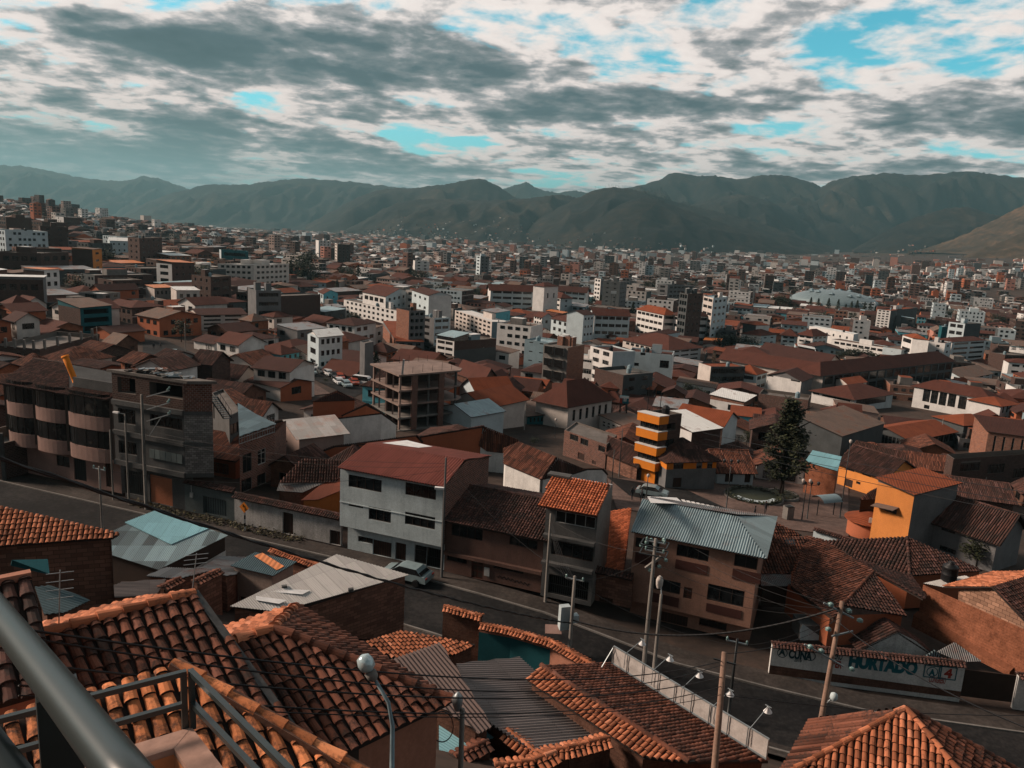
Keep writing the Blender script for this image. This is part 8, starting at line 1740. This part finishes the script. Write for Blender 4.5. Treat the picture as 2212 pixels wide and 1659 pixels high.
  rk=rnd.choice(['rzinc','rzinc','rwhite','rfibre','rzincb','rfibre','rtile3'] if rnd.random() < .96 else ['rorange']); k=rnd.choice([0,1])
  rn={'rzinc': 'grey zinc roof','rwhite': 'white sheet roof','rfibre': 'brown sheet roof','rzincb': 'blue grey sheet roof','rtile3': 'red sheet roof','rorange': 'orange sheet roof'}[rk]
  hs=[(1.0,.2,.2,1.0),(.2,.2,1.0,1.0)][k]; pts=[V((p.x,p.y,z0 + h + q)) for p,q in zip(f,hs)]; roofplane(rb,[p + V((p.x - c.x,p.y - c.y,0)).normalized()*.3 for p in pts],rk,2)
  for i in range(4):
   a,b=f[i],f[(i + 1) % 4]; ha,hb=hs[i],hs[(i + 1) % 4]
   if max(ha,hb) > .3: mb.poly_wall([V((a.x,a.y,z0 + h)),V((b.x,b.y,z0 + h)),V((b.x,b.y,z0 + h + hb - .08)),V((a.x,a.y,z0 + h + ha - .08))],wm)
 t['label']=labelled(f"{wn} {NUMW[fl]} {'block' if kind == 'apartment_block' else 'house'} with {rn}{ex}",u,v,d)
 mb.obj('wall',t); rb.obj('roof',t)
def far_house(c,yaw,w,l,h,z0,pal):
 FAR.append((c,yaw,w,l,h,z0,pal))
def yaw_at(x,y): return 24 + 14*noise.noise(V((x*.004,y*.004,2.2))) + (8 if x < -60 else -4)
cands=[]
y=70.0
while y < 760:
 g=8.5 if y < 190 else 11.5 if y < 330 else 14.5; x=-.74*y - 12
 while x < .74*y + 12: cands.append((x + rnd.uniform(-.25,.25)*g,y + rnd.uniform(-.25,.25)*g,g)); x += g
 y += g*.92
cands.sort(key=lambda q: q[1])
def urban(x,y,k=.008): return noise.noise(V((x*k,y*k,7)))
for x,y,g in cands:
 s=street_s(x,y)
 if s < 11 or abs(x) > .8*y: continue
 un=urban(x,y)
 low=y < 128
 r=rnd.random(); kind='tiled_house' if r < (.7 if y < 235 else .46) - .3*un else 'brick_house' if r < .72 + (.15 if x < -.25*y else -.08) else 'plaster_house'
 if y > 235 and rnd.random() < (.035 if y < 330 else .09) + .12*max(0,un): kind='apartment_block'
 if low: kind='tiled_house'
 if -.2*y < x < .56*y and y > 235 and un > -.25 and rnd.random() < .15: kind='apartment_block'
 w,l=g*rnd.uniform(.8,1.02),g*rnd.uniform(.8,1.15)
 if kind=='apartment_block': w,l=w*1.25,l*1.15
 elif y > 250 and rnd.random() < .15: l *= 2.0
 f=box_foot(V((x,y,0)),yaw_at(x,y) + rnd.choice([0,0,0,90])*0,w,l)
 if not clear_of(f):
  f=box_foot(V((x,y,0)),yaw_at(x,y),w*.6,l*.6)
  if not clear_of(f): continue
 if rnd.random() < (.05 if y < 235 else .085):
  c_=sum(f,V())/4; b_=ground(c_.x,c_.y); h_=rnd.uniform(4.5,11); u,v,d=proj(b_ + V((0,0,h_)))
  if not any(dh > d - 2 and a_ < u < bb_ and v < vb - .4*(vb - vt) for a_,bb_,vt,vb,dh in HERO): tree(labelled(rnd.choice(['dark leafy tree','small dark tree','dark bushy tree','bare brownish tree']),u,v,d),'',0,0,0,rnd.choice(['round','round','round','conifer','poplar']),rnd.uniform(.9,1.25),'trees among the town houses',h_,base=b_); occupy(f)
  continue
 z0=min(zt(p.x,p.y) for p in f); ctr=sum(f,V())/4; u,v,d=proj(V((ctr.x,ctr.y,z0 + 4)))
 if u < -60 or u > 2270: continue
 hmax={'tiled_house': 5.6,'brick_house': 9.5,'plaster_house': 7.5,'apartment_block': 15}[kind]; k_=F/d; wu=max(w,l)*.5*k_; cap=99
 for a_,b_,vt,vb,dh in HERO:
  if dh > d - 2:
   ov=min(u + wu,b_) - max(u - wu,a_)
   if ov > .25*min(2*wu,b_ - a_): cap=min(cap,(v + 4*k_ - (vb - .4*(vb - vt)))/k_)
 if cap < 2.6: continue
 cap=max(cap,2.8)
 fcap=None if cap > hmax else 1 if cap < 6.5 else 2
 if fcap and kind=='apartment_block': kind='plaster_house'
 occupy(f)
 if COUNT.get(kind,0) >= LIMIT[kind]:
  far_house(ctr,R(-yaw_at(x,y)),w,l,min(cap,rnd.choice([3,5.5,6,8,9]) if kind != 'apartment_block' else rnd.uniform(12,19)),z0,kind); continue
 COUNT[kind]=COUNT.get(kind,0) + 1; town_house(f,z0,kind,y,fcap or 1 if low or fcap else rnd.choice([1,2,2]) if y < 235 and x > -.3*y else None)
# farther out nobody could count them: one mass of houses on the valley floor and lower slopes
y=760.0
while y < 5200:
 g=12.5 + (y - 760)*.0092; x=-.76*y; dens=.86 if y < 1500 else .62 if y < 2600 else .42
 while x < .76*y:
  xx,yy=x + rnd.uniform(-.4,.4)*g,y + rnd.uniform(-.4,.4)*g; tt=xx/yy; nn=urban(xx,yy,.0035) + .5*urban(xx,yy,.012)
  dd=dens*(1.0 if nn > -.28 else .12)
  if tt > .33 and yy > 2300: dd *= .12
  if tt > .1 and yy > 3400: dd *= .3
  if -.05 < tt < .75 and 1500 + 800*tt < yy < 1640 + 800*tt: dd=0
  if rnd.random() < dd: far_house(V((xx,yy,0)),R(-yaw_at(xx,yy)) + rnd.choice([0,R(90)]),g*rnd.uniform(.42,.8),g*rnd.uniform(.42,.9),rnd.choice([3,4,5.5,6,8]) + (rnd.uniform(6,18) if rnd.random() < .028*(1 + 2*(tt > .0)) else 0),zt(xx,yy),rnd.choice(['tiled_house','brick_house','plaster_house','plaster_house'] if y > 1100 else ['tiled_house','brick_house','brick_house','plaster_house']))
  x += g
 y += g
for hi,n,qa,qb_ in ((6,520,.5,1.0),(7,170,.8,1.0),(8,130,.8,1.0),(9,40,.7,1.0),(10,60,.65,1),(4,20,.85,1),(5,16,.85,1)):
 name,grid,nb=HILLS[hi]
 for k in range(n):
  col_=grid[rnd.randrange(len(grid))]; q=qa + (1 - qa)*rnd.random() ** .6; p=col_[nb + int(q*(len(col_) - nb - 1))]
  if noise.noise(V((p.x*.004,p.y*.004,3))) > -.1 - .5*(q - .6): far_house(V((p.x + rnd.uniform(-20,20),p.y + rnd.uniform(-20,20),0)),rnd.random()*3,rnd.uniform(5,11),rnd.uniform(6,12),rnd.choice([3,4,5]),p.z - 1,rnd.choice(['brick_house','brick_house','tiled_house','plaster_house']))
def build_far():
 mb=MB(); PAL={'tiled_house': ['dadobe','w3','terracotta','dbrick'],'brick_house': ['dbrick','dgrey','brick','concrete','dbrick'],'plaster_house': ['w1','w3','w2','w1','beige','w2','pink','grey'],'apartment_block': ['w1','w2','grey','dbrick']}
 RF=['rtile','rtile2','rtile2','rfibre','slab','rzinc','rwhite','rzinc']
 for c,yaw,w,l,h,z0,pal in FAR:
  m=M[rnd.choice(PAL[pal])]; M3=Matrix.Rotation(yaw,3,'Z'); q=[c + M3 @ V((sx*w/2,sy*l/2,0)) for sx,sy in ((-1,-1),(1,-1),(1,1),(-1,1))]; z1=z0 + h
  r=M[rnd.choice(RF[:4] if pal=='tiled_house' else RF[2:])]
  for i in range(4):
   a,b=q[i],q[(i + 1) % 4]; n=V(((b - a).y,-(b - a).x,0)).normalized()
   if n.dot(CAM - c) < 0: continue
   mb.wallface(a,b,z0 - 4,z1,m)
   if c.y < 1500 and h > 4:
    k=max(1,int(h/2.8)); cols=max(1,int((b - a).length/4)); d=(b - a)
    for j in range(k):
     for e in range(cols):
      if rnd.random() < .8: p,s=a + d*((e + .22)/cols) + n*.08,a + d*((e + .78)/cols) + n*.08; zz=z0 + (j + .32)*h/k; mb.face([V((p.x,p.y,zz)),V((s.x,s.y,zz)),V((s.x,s.y,zz + .42*h/k)),V((p.x,p.y,zz + .42*h/k))],GLASS)
  if pal=='tiled_house' or (h < 7 and rnd.random() < .4):
   e=1.2 + .1*w; m1,m2=(q[0] + q[3])/2,(q[1] + q[2])/2; A=[V((p.x,p.y,z1)) for p in q]; B1,B2=V((m1.x,m1.y,z1 + e)),V((m2.x,m2.y,z1 + e))
   mb.face([A[0],A[1],B2,B1],r); mb.face([A[2],A[3],B1,B2],r); mb.face([A[1],A[2],B2],m); mb.face([A[3],A[0],B1],m)
  else: mb.face([V((p.x,p.y,z1)) for p in q],r)
 o=mb.obj('distant_houses'); o['kind']='stuff'
build_far()
# ---------------------------------------------------------------- cars
def car_proto(paint,van=False):
 ms={}; mb=MB(); L,Wd=(4.3,1.72) if not van else (5.0,1.9); pr=[(-.5,.35),(-.5,.78),(-.46,.9),(-.30,.95),(.34,.92),(.48,.80),(.5,.6),(.5,.33)] if not van else [(-.5,.35),(-.5,1.1),(.36,1.1),(.5,.95),(.5,.35)]
 cab=[(-.40,.93),(-.27,1.40),(.10,1.43),(.30,.93)] if not van else [(-.49,1.1),(-.46,2.1),(.30,2.1),(.42,1.1)]
 def loft(mb,prof,w0,w1,m,sides=None):
  n=len(prof); zlo,zhi=min(p[1] for p in prof),max(p[1] for p in prof); vs=[]
  for s in (-1,1):
   for x,z in prof: vs.append(V((x*L,s*Wd/2*(w0 + (w1 - w0)*(z - zlo)/(zhi - zlo)),z)))
  for i in range(n): j=(i + 1) % n; mb.face([vs[i],vs[j],vs[n + j],vs[n + i]],m)
  mb.face(vs[:n][::-1],sides or m); mb.face(vs[n:],sides or m)
 loft(mb,pr,1.0,.97,paint); loft(mb,[(x,z if z < 1.2 else z + .0) for x,z in cab],.96,.80,paint,GLASS); ms['body']=mb.mesh('body')
 mb=MB()
 for (xa,za),(xb,zb) in ((cab[0],cab[1]),(cab[3],cab[2])):
  sx=-1 if xa < 0 else 1; w0,w1=Wd*.44,Wd*.38; mb.face([V((xa*L + sx*.012,-w0,za + .04)),V((xa*L + sx*.012,w0,za + .04)),V((xb*L + sx*.012,w1,zb - .06)),V((xb*L + sx*.012,-w1,zb - .06))],GLASS)
 ms['windscreen']=mb.mesh('windscreen')
 mb=MB(); M3=Matrix.Rotation(R(90),3,'X'); mb.lathe(V((0,-.1,0)),[(.31,0),(.31,-.2),(.29,-.21)],M['black'],14,M3); mb.lathe(V((0,-.1,0)),[(.2,.005),(.05,.03)],M['galv'],10,M3); ms['wheel']=mb.mesh('wheel')
 for nm,m in (('headlight',M['palesheet']),('taillight',M['pred'])): mb=MB(); mb.box(V((0,0,0)),.1,.36,.16,m); ms[nm]=mb.mesh(nm)
 return ms,L,Wd
PAINT={'white': plain('paint_white',(.55,.56,.57),.25,0,.5),'silver': plain('paint_silver',(.24,.32,.34),.28,.3,.5),'black': plain('paint_black',(.015,.016,.018),.2,0,.5),'red': plain('paint_red_car',(.30,.05,.02),.25,0,.5),'grey': plain('paint_grey',(.10,.115,.12),.25,.3,.5)}
PROTO={}
def car(label,p,yaw,paint,van=False,group='cars of the town streets'):
 k=(paint,van)
 if k not in PROTO: PROTO[k]=car_proto(PAINT[paint],van)
 ms,L,Wd=PROTO[k]; t=thing('van' if van else 'car',label,'van' if van else 'car',p,group,yaw)
 for nm,x,y,z in (('body',0,0,0),('windscreen',0,0,0),('wheel',.30*L,-Wd/2 + .02,.31),('wheel',.30*L,Wd/2 + .1,.31),('wheel',-.30*L,-Wd/2 + .02,.31),('wheel',-.30*L,Wd/2 + .1,.31),('headlight',L/2 - .04,.6,.66),('headlight',L/2 - .04,-.6,.66),('taillight',-L/2 + .04,.62,.74),('taillight',-L/2 + .04,-.62,.74)):
  o=bpy.data.objects.new(nm,ms[nm]); COL.objects.link(o); o.parent=t; o.location=(x,y,z)
car('white sedan parked by the kerb below the white three-storey house',st(-0.2,3.0) + V((0,0,.04)),math.atan2(SD.y,SD.x) + math.pi,'silver')
OD=['first','second','third','fourth','fifth','sixth','seventh','eighth','ninth','tenth','eleventh','twelfth','thirteenth']
for i,(x,y,pc) in enumerate(((355,352,'white'),(452,340,'silver'),(502,360,'white'),(412,380,'white'),(466,402,'silver'),(567,392,'grey'),(622,412,'white'),(676,432,'black'),(722,447,'red'),(715,487,'white'),(777,510,'silver'),(845,490,'red'))):
 p=HT('B2',x,y); car(f"{pc} car in the crowded car park, {OD[i]} along from the far end",V((p.x,p.y,zt(p.x,p.y) + .1)),R(-60 + rnd.uniform(-12,12)),pc)
p=HT('B2',920,495); car('white minibus parked at the near end of the crowded car park',V((p.x,p.y,zt(p.x,p.y) + .1)),R(-20),'white',True)
for lab,c,x,y,yaw,pc in (('silver car on the side street below the white street wall','B1',1495,245,-80,'silver'),('white car parked nearest on the side street behind the raw block building','B1',1515,295,10,'white'),('pale car beside the nearest one on the side street','B1',1590,285,15,'silver'),('dark teal car on the plaza road behind the narrow grey house','B3',1205,1455,-20,'silver')):
 p=HT(c,x,y); car(lab,V((p.x,p.y,zt(p.x,p.y) + .12)),R(yaw),pc)
# ---------------------------------------------------------------- people
M['cloth']=plain('dark_clothes',(.02,.02,.024),.9); M['skin']=plain('skin',(.22,.11,.075),.6); M['hair']=plain('dark_hair',(.01,.008,.007),.6)
def person(label,p,yaw,m):
 J=[(0,0,.95),(.09,.02,.90),(.11,.12,.5),(.1,.02,.08),(.1,.16,.04),(-.09,-.02,.90),(-.1,-.1,.5),(-.1,-.26,.1),(-.1,-.12,.05),(0,0,1.2),(0,.01,1.42),(.19,0,1.4),(.25,-.08,1.12),(.24,.04,.88),(-.19,0,1.4),(-.25,.06,1.12),(-.24,.14,.9),(0,.01,1.52),(0,.02,1.66)]
 E=[(0,1),(1,2),(2,3),(3,4),(0,5),(5,6),(6,7),(7,8),(0,9),(9,10),(10,11),(11,12),(12,13),(10,14),(14,15),(15,16),(10,17),(17,18)]; rad=[.15,.1,.07,.05,.045,.1,.07,.05,.045,.15,.15,.07,.055,.04,.07,.055,.04,.055,.1]
 me=bpy.data.meshes.new('person'); me.from_pydata([V(j) for j in J],E,[]); me.materials.append(m); o=bpy.data.objects.new('person',me); COL.objects.link(o); o.location=p; o.rotation_euler=(0,0,yaw); s=o.modifiers.new('skin','SKIN'); s.use_smooth_shade=True
 for i,r in enumerate(rad): me.skin_vertices[0].data[i].radius=(r,r*.8)
 me.skin_vertices[0].data[0].use_root=True; o.modifiers.new('sub','SUBSURF').render_levels=2; tag(o,label,'person','people on the streets')
 mb=MB(); mb.lathe(V((0,.0,1.62)),[(.09,0),(.125,.06),(.11,.13),(.04,.17)],M['hair'],10); mb.obj('hair',o,True).matrix_parent_inverse=Matrix(); mb=MB(); mb.lathe(V((0,.055,1.56)),[(.02,0),(.075,.04),(.08,.1),(.05,.14)],M['skin'],10); mb.obj('face',o,True).matrix_parent_inverse=Matrix()
for lab,c,x,y,yaw,m in (('person in dark clothes walking across the plaza paving','B3',2085,1655,1.2,M['cloth']),('person standing by the railing next to the teal car','B3',1113,1500,2,M['cloth']),('person in dark clothes left of the teal car','B3',1030,1490,.4,M['cloth']),('person stooping at the plaza bed','B3',2180,1610,3,M['cloth']),('person walking up the middle of the side street','B1',1325,195,.2,M['cloth']),('person riding by on the far side of the side street','B1',1385,185,2.6,M['cloth'])):
 p=HT(c,x,y); person(lab,V((p.x,p.y,zt(p.x,p.y) + .1)),yaw,m)
# ---------------------------------------------------------------- poles, lamps, wires
M['insul']=plain('glass_insulator',(.16,.26,.25),.2,0,.6)
def insulators(t,pts,s=.09):
 for p in pts: mb=MB(); mb.lathe(p,[(s*.3,-.1),(s,-.06),(s*.5,0),(s,.05),(s*.3,.14)],M['insul'],8); mb.obj('insulator',t,True)
def arm(t,a,b,m='galv',w=.08): mb=MB(); mb.bar(a,b,w,w,M[m]); mb.obj('crossarm',t)
def stp(c,x,y,s): p=SP(c,x,y,s); return V((p.x,p.y,0))
GP='utility poles'
def pole(label,base,topv,r=.13,m='pole',arms=0,lean=None,side=SD):
 t,top=upright('utility_pole',label,'pole',base,topv,r,r*.7,M[m],group=GP,lean=lean)
 for k in range(arms):
  c=top - (top - base).normalized()*(.25 + .7*k); arm(t,c - side*.7,c + side*.7); insulators(t,[c - side*.62 + V((0,0,.14)),c + side*.62 + V((0,0,.14))])
 return t,top
TOP={}
t,TOP['big']=pole('tall pale concrete pole with three slanting arms before the raw block building',stp('B1',1262,1590,5.0),K('B1',1255,575)[1],.19)
b=stp('B1',1262,1590,5.0)
for y0,x1,y1 in ((595,1460,540),(705,1460,645),(805,1465,745)):
 p,q=SP('B1',1265,y0,5.0),SP('B1',x1,y1,5.0); arm(t,p,q,'galv',.1); insulators(t,[q + V((0,0,.25)),q + V((0,0,.1)) - SN*.2],.12)
arm(t,SP('B1',1285,935,5.0),SP('B1',1390,770,5.0),'galv',.07)
t,TOP['l2']=pole('thin grey pole with a short street lamp arm left of the tall pale pole',stp('B1',1112,1510,5.4),K('B1',1100,745)[1],.12); p=TOP['l2']; arm(t,p,SP('B1',985,728,5.2),'galv',.07); mb=MB(); q=SP('B1',1000,730,5.2); mb.box(q,.7,.25,.16,M['palesheet'],math.atan2(SD.y,SD.x)); mb.obj('lamp_head',t)
t,_=pole('thin grey pole beside the beige apartment doorway',stp('B1',980,1540,5.4),K('B1',985,880)[1],.1)
t,TOP['l3']=pole('short pole on the near pavement below the beige apartments',stp('B1',880,1700,-5.0),K('B1',868,1195)[1],.11,arms=1)
t,TOP['wh']=pole('dark pole at the right corner of the white three-storey house',stp('c2',1600,1165,4.8),K('c2',1652,62)[1],.12,'dconcrete'); mb=MB(); q=SP('c2',1585,325,4.5); mb.box(q,.8,.3,.18,M['palesheet'],math.atan2(SD.y,SD.x) + .3); mb.obj('lamp_head',t)
t,TOP['p2']=pole('grey pole at the left corner of the narrow grey house with fanned wires',stp('c3',283,1330,4.8),K('c3',335,545)[1],.12)
b1=KL('c7',490,645,0); t,TOP['p1']=pole('pole with a white transformer cabinet at the near kerb',V((b1.x,b1.y,0)),K('c3',525,1082)[1],.15,arms=1)
for x0,y0,x1,y1,w,nm in ((408,1315,492,1555,.75,'cabinet'),(522,1405,562,1480,.45,'meter_box')):
 d_=(b1 - CAM).dot(_f); p,q=P(*K('c3',x0,y0),d_),P(*K('c3',x1,y1),d_); mb=MB(); c=(p + q)/2; mb.box(c,w,.5,abs(p.z - q.z)*.93,M['bluewhite'],.3); mb.obj(nm,t)
d_=(b1 - CAM).dot(_f); p=P(*K('c3',355,1560),d_); mb=MB(); slab(mb,[p + V((-.6,-.3,0)),p + V((.6,-.3,0)),p + V((.6,.4,.35)),p + V((-.6,.4,.35))],M['pinkbeige'],.05); mb.obj('small_roof',t)
b3=KL('c7',1128,742,0); t,TOP['p3']=pole('tall pole with transformer rack and round insulators before the tan house',V((b3.x,b3.y,0)),K('c3',1200,760)[1],.17,lean=None,arms=2)
d_=(b3 - CAM).dot(_f); q=TOP['p3']; arm(t,P(*K('c3',1150,1015),d_),P(*K('c3',1285,915),d_),'pole',.18); insulators(t,[P(*K('c3',x,y),d_) for x,y in ((1325,945),(1270,1000),(1115,815),(1160,790),(1200,770),(1230,800),(1190,1030),(1310,770))],.16)
mb=MB()
for z in (-.25,-.9):
 for s in (-1,1): mb.bar(q + SD*(s*.9) + SN*.3 + V((0,0,z)),q + SD*(s*.9) - SN*.9 + V((0,0,z)),.07,.07,M['steel'])
 for s in (.3,-.9): mb.bar(q - SD*.9 + SN*s + V((0,0,z)),q + SD*.9 + SN*s + V((0,0,z)),.07,.07,M['steel'])
mb.obj('transformer_rack',t)
b4=KL('c7',1212,805,0); lt,top=upright('street_lamp','concrete street lamp with a pale hooded head beside the transformer pole','street lamp',V((b4.x,b4.y,0)),K('c3',1285,1240)[1],.15,.1,M['pole']); d_=(b4 - CAM).dot(_f); mb=MB(); mb.tube([top,P(*K('c3',1285,1175),d_),P(*K('c3',1272,1140),d_)],.045,M['galv'],6); mb.obj('neck',lt,True)
mb=MB(); q=P(*K('c3',1270,1150),d_); mb.lathe(q + V((0,0,-.3)),[(.16,0),(.24,.25),(.26,.6),(.16,.85),(.03,.95)],M['w3'],12); mb.obj('lamp_head',lt,True)
b5=ground(P(1543,1700,29.6).x,P(1543,1700,29.6).y); t,TOP['p5']=pole('stained concrete pole in front of the banner roof',b5,0,.15,'polewarm',0,(*K('c7',1812,672),30.2)); arm(t,TOP['p5'] - V((.4,0,.3)),TOP['p5'] + V((.5,0,-.5)),'steel',.05)
b6=KL('c7',1845,1200,-.8); t,TOP['p6']=pole('slim dark pole just behind the stained concrete pole',V((b6.x,b6.y,-1)),K('c7',1885,558)[1],.11,'steel',1)
b7=KL('c8',395,1560,-1.0); d7=(b7 - CAM).dot(_f); t,TOP['p7']=pole('reddish concrete pole with glass insulators in front of the lettered wall',V((b7.x,b7.y,-1.2)),0,.19,'polewarm',0,(*K('c8',632,240),d7*.985)); D7=(TOP['p7'] - CAM).dot(_f)
for a,b in (((475,252),(730,382)),((545,535),(725,492)),((310,605),(640,790))): arm(t,P(*K('c8',*a),D7),P(*K('c8',*b),D7),'galv',.09)
insulators(t,[P(*K('c8',x,y),D7) for x,y in ((535,265),(690,318),(785,400),(515,475),(360,625),(455,660),(715,815))],.2)
mb=MB(); mb.bar(P(*K('c8',505,1105),D7),P(*K('c8',545,1060),D7),.06,.06,M['galv']); mb.lathe(P(*K('c8',560,1060),D7),[(.1,-.2),(.24,.0),(.2,.25),(.05,.35)],M['bluewhite'],10); mb.obj('lamp_head',t,True)
b8=ground(P(996,1700,18).x,P(996,1700,18).y); t,TOP['p8']=pole('grey pole with a dented cap and cable coil beside the peach wall',b8,0,.08,'pole',0,(999,1531,18)); mb=MB(); mb.lathe(TOP['p8'] + V((-.12,0,0)),[(.06,-.05),(.12,.1),(.12,.3),(.03,.42)],M['galv'],10); mb.obj('lamp_head',t,True)
mb=MB(); q=P(955,1570,18)
for i in range(24): a0,a1=i*.2618,(i + 1)*.2618; mb.bar(q + V((.26*math.cos(a0),0,.4*math.sin(a0))),q + V((.26*math.cos(a1),0,.4*math.sin(a1))),.02,.02,M['black'])
mb.obj('cable_coil',t)
b9=P(845,1800,13.5); lt=thing('street_lamp','nearest street lamp with a round silvery head on a bent blue grey pole','street lamp',b9); mb=MB(); mb.tube([b9,P(848,1568,14),P(839,1517,14),P(806,1462,14)],[.05,.04,.035,.03],M['bluegrey'],10); mb.obj('pole',lt,True)
d=(P(790,1434,14) - P(806,1464,14)).normalized(); q=d.to_track_quat('Z','X').to_matrix(); mb=MB(); mb.lathe(P(806,1464,14),[(.05,-.06),(.10,.0),(.11,.12),(.06,.14)],M['concrete'],10,q); mb.obj('socket',lt,True); mb=MB(); mb.lathe(P(805,1460,14) + d*.10,[(.06,0),(.14,.06),(.155,.18),(.12,.29),(.03,.33)],plain('lamp_shell',(.40,.50,.52),.2,.3,.6),16,q); mb.obj('lamp_head',lt,True)
for lab,c,x,yb,yt,n in (('dark iron lamp standard with globes right of the plaza bench','B4',335,1650,1350,3),('dark iron lamp standard before the tan street wall','B4',532,1425,1245,2),('iron lantern post beside the plaza road railing','B3',1155,1480,1285,1),('tall iron lamp standard with hanging lanterns on the plaza','B3',1845,1560,1160,3),('white arc lamp post at the paved sports ground','B3',368,950,800,1),('arc lamp post on the brick lane by the adobe house','B3',920,1285,870,0),('thin dark post at the plaza road corner','B3',850,1450,1050,0),('street lamp post at the corner of the yellow orange house','B4',618,1640,990,1),('blue grey double lamp post on the plaza','B4',290,1659,1330,2)):
 p=HT(c,x,yb); p=V((p.x,p.y,zt(p.x,p.y))); lt,top=upright('lamp_post',lab,'lamp post',p,K(c,x + 8,yt)[1],.09,.05,M['steel'])
 for k in range(n): o=V(((k - (n - 1)/2)*.9,0,0)); mb=MB(); mb.bar(top - V((0,0,.2)),top + o,.05,.05,M['steel']); mb.lathe(top + o,[(.08,-.1),(.2,.1),(.2,.3),(.05,.42)],M['w3' if n != 3 else 'steel'],8); mb.obj('lantern',lt,True)
for lab,c,x,yb,yt in (('grey pole behind the brick post range','D1',845,1640,1400),('pole on the left avenue','D1',1600,1659,1370),('thin pole rising from the turquoise shop house','B2',165,240,20),('pole beside the small orange kiosk','B3',105,880,660),('lamp mast over the small orange kiosk','B3',520,800,630),('pole at the mesh shed','B4',1475,1000,780),('pole at the far right court','B4',1855,1440,1290)):
 p=HT(c,x,yb); pole(lab,V((p.x,p.y,zt(p.x,p.y))),K(c,x,yt)[1],.11)
def wire(label,a,b,sag,r=.012,n=26,twist=0):
 t=thing('overhead_wire',label,'wire',a,'overhead wires')
 for k in range(max(1,twist)):
  mb=MB(); pts=[a + (b - a)*(i/n) + V((0,0,-4*sag*(i/n)*(1 - i/n))) + (V((0,math.cos(i*1.7 + k*2.1),math.sin(i*1.7 + k*2.1)))*.035 if twist else V()) for i in range(n + 1)]; mb.tube(pts,r,M['black'],5); mb.obj('cable',t,True)
wire('thick black twisted cable slanting across the roofs from the left edge',P(-80,962,17),P(1232,1346,54.4),.55,.035,60,2)
wire('thick twisted black cable sagging past the tan house to the reddish pole',P(1238,1340,54.4),P(1815,1312,D7),1.5,.04,60,3)
for i,(y0,y1,s,r) in enumerate(((1358,1428,.75,.018),(1375,1436,.95,.016),(1432,1462,.7,.018),(1480,1482,.75,.016),(1502,1500,.6,.012))): wire(f"{OD[i]} of the long black cables over the nearest tiled roofs, counted from the top",P(40,y0,9.5),P(1560,y1,30.2),s,r)
for i in range(3): wire(f"{OD[i]} of three thin pale wires crossing the town to the right edge",P(1285,872 + i*8,190),P(2290,1075 + i*26,60),1.2,.03)
wire('black cable from the stained pole up to the reddish pole',P(1566,1412,30.2),P(1812,1335,D7),.5,.018); wire('black cable from the stained pole to the right edge',P(1560,1500,30.2),P(2290,1545,33),.3,.016); wire('heavy cable dropping from the reddish pole to the lower right',P(1812,1345,D7),P(2260,1590,27),.5,.03)
for i,(y0,y1) in enumerate(((1225,1308),(1245,1322),(1262,1345))): wire(f"{OD[i]} wire between the tan house and the reddish pole",P(1500,y0 - 40,60),P(1806,y1,D7),.35,.014)
for i in range(5): wire(f"{OD[i]} of the fanned service wires by the narrow grey house",TOP['p2'] - V((0,0,.3 + .1*i)),TOP['p1'] - V((0,0,.2)),.5 + .3*i,.012)
for i,(k0,k1,z,s) in enumerate((('big','wh',3.6,.9),('big','wh',4.2,1.1),('wh','p2',2.0,.5),('wh','p2',2.6,.6),('l2','big',1.0,.2),('p2','p3',.5,.6),('p3','p7',1.8,.8),('p3','p7',2.6,1.0),('p1','p3',.3,.6),('p1','p6',.4,.7),('p6','p7',.5,.5),('l3','wh',.3,1.2),('p1','wh',.3,.9))):
 za=z if k0=='big' else .3; wire(f"{OD[i]} thin street wire counted along the road from the left",TOP[k0] - V((0,0,z)),TOP[k1] - V((0,0,.5 + .3*(i % 3))),s,.014)
# roof aerials and small things
for lab,c,x,y,d0,h in (('thin television aerial on the bright ridge tiles','c5',500,560,15.5,1.5),('bent metal aerial at the end of the gabled tile roof','c5',1640,150,17,.9)):
 b=P(*K(c,x,y),d0); t=thing('aerial',lab,'aerial',b); mb=MB(); top=b + V((.12,0,h)); mb.tube([b,top],.012,M['galv'],5); mb.obj('mast',t)
 for k in range(4): mb=MB(); q=b + (top - b)*(.6 + .12*k); mb.bar(q - V((.22,.1,0)),q + V((.22,.1,0)),.012,.012,M['galv']); mb.obj('element',t)
# ---------------------------------------------------------------- haze
def make_haze():
 mb=MB(); mb.box(V((0,8500,500)),34000,24000,1400,None);
 me=bpy.data.meshes.new('haze'); me.from_pydata(mb.v,[],mb.f)
 m=bpy.data.materials.new('haze_air'); m.use_nodes=True; nt=m.node_tree; nt.nodes.clear()
 nd,plug,mth=nodes_of(nt); o=nd('ShaderNodeOutputMaterial'); v=nd('ShaderNodeVolumePrincipled')
 v.inputs['Color'].default_value=(0.27,0.52,0.60,1); v.inputs['Density'].default_value=HAZE; v.inputs['Anisotropy'].default_value=0.2
 plug(v.outputs[0],o.inputs['Volume']); me.materials.append(m)
 ob=bpy.data.objects.new('haze',me); COL.objects.link(ob); ob['kind']='stuff'
HAZE=6.0e-5
make_haze()
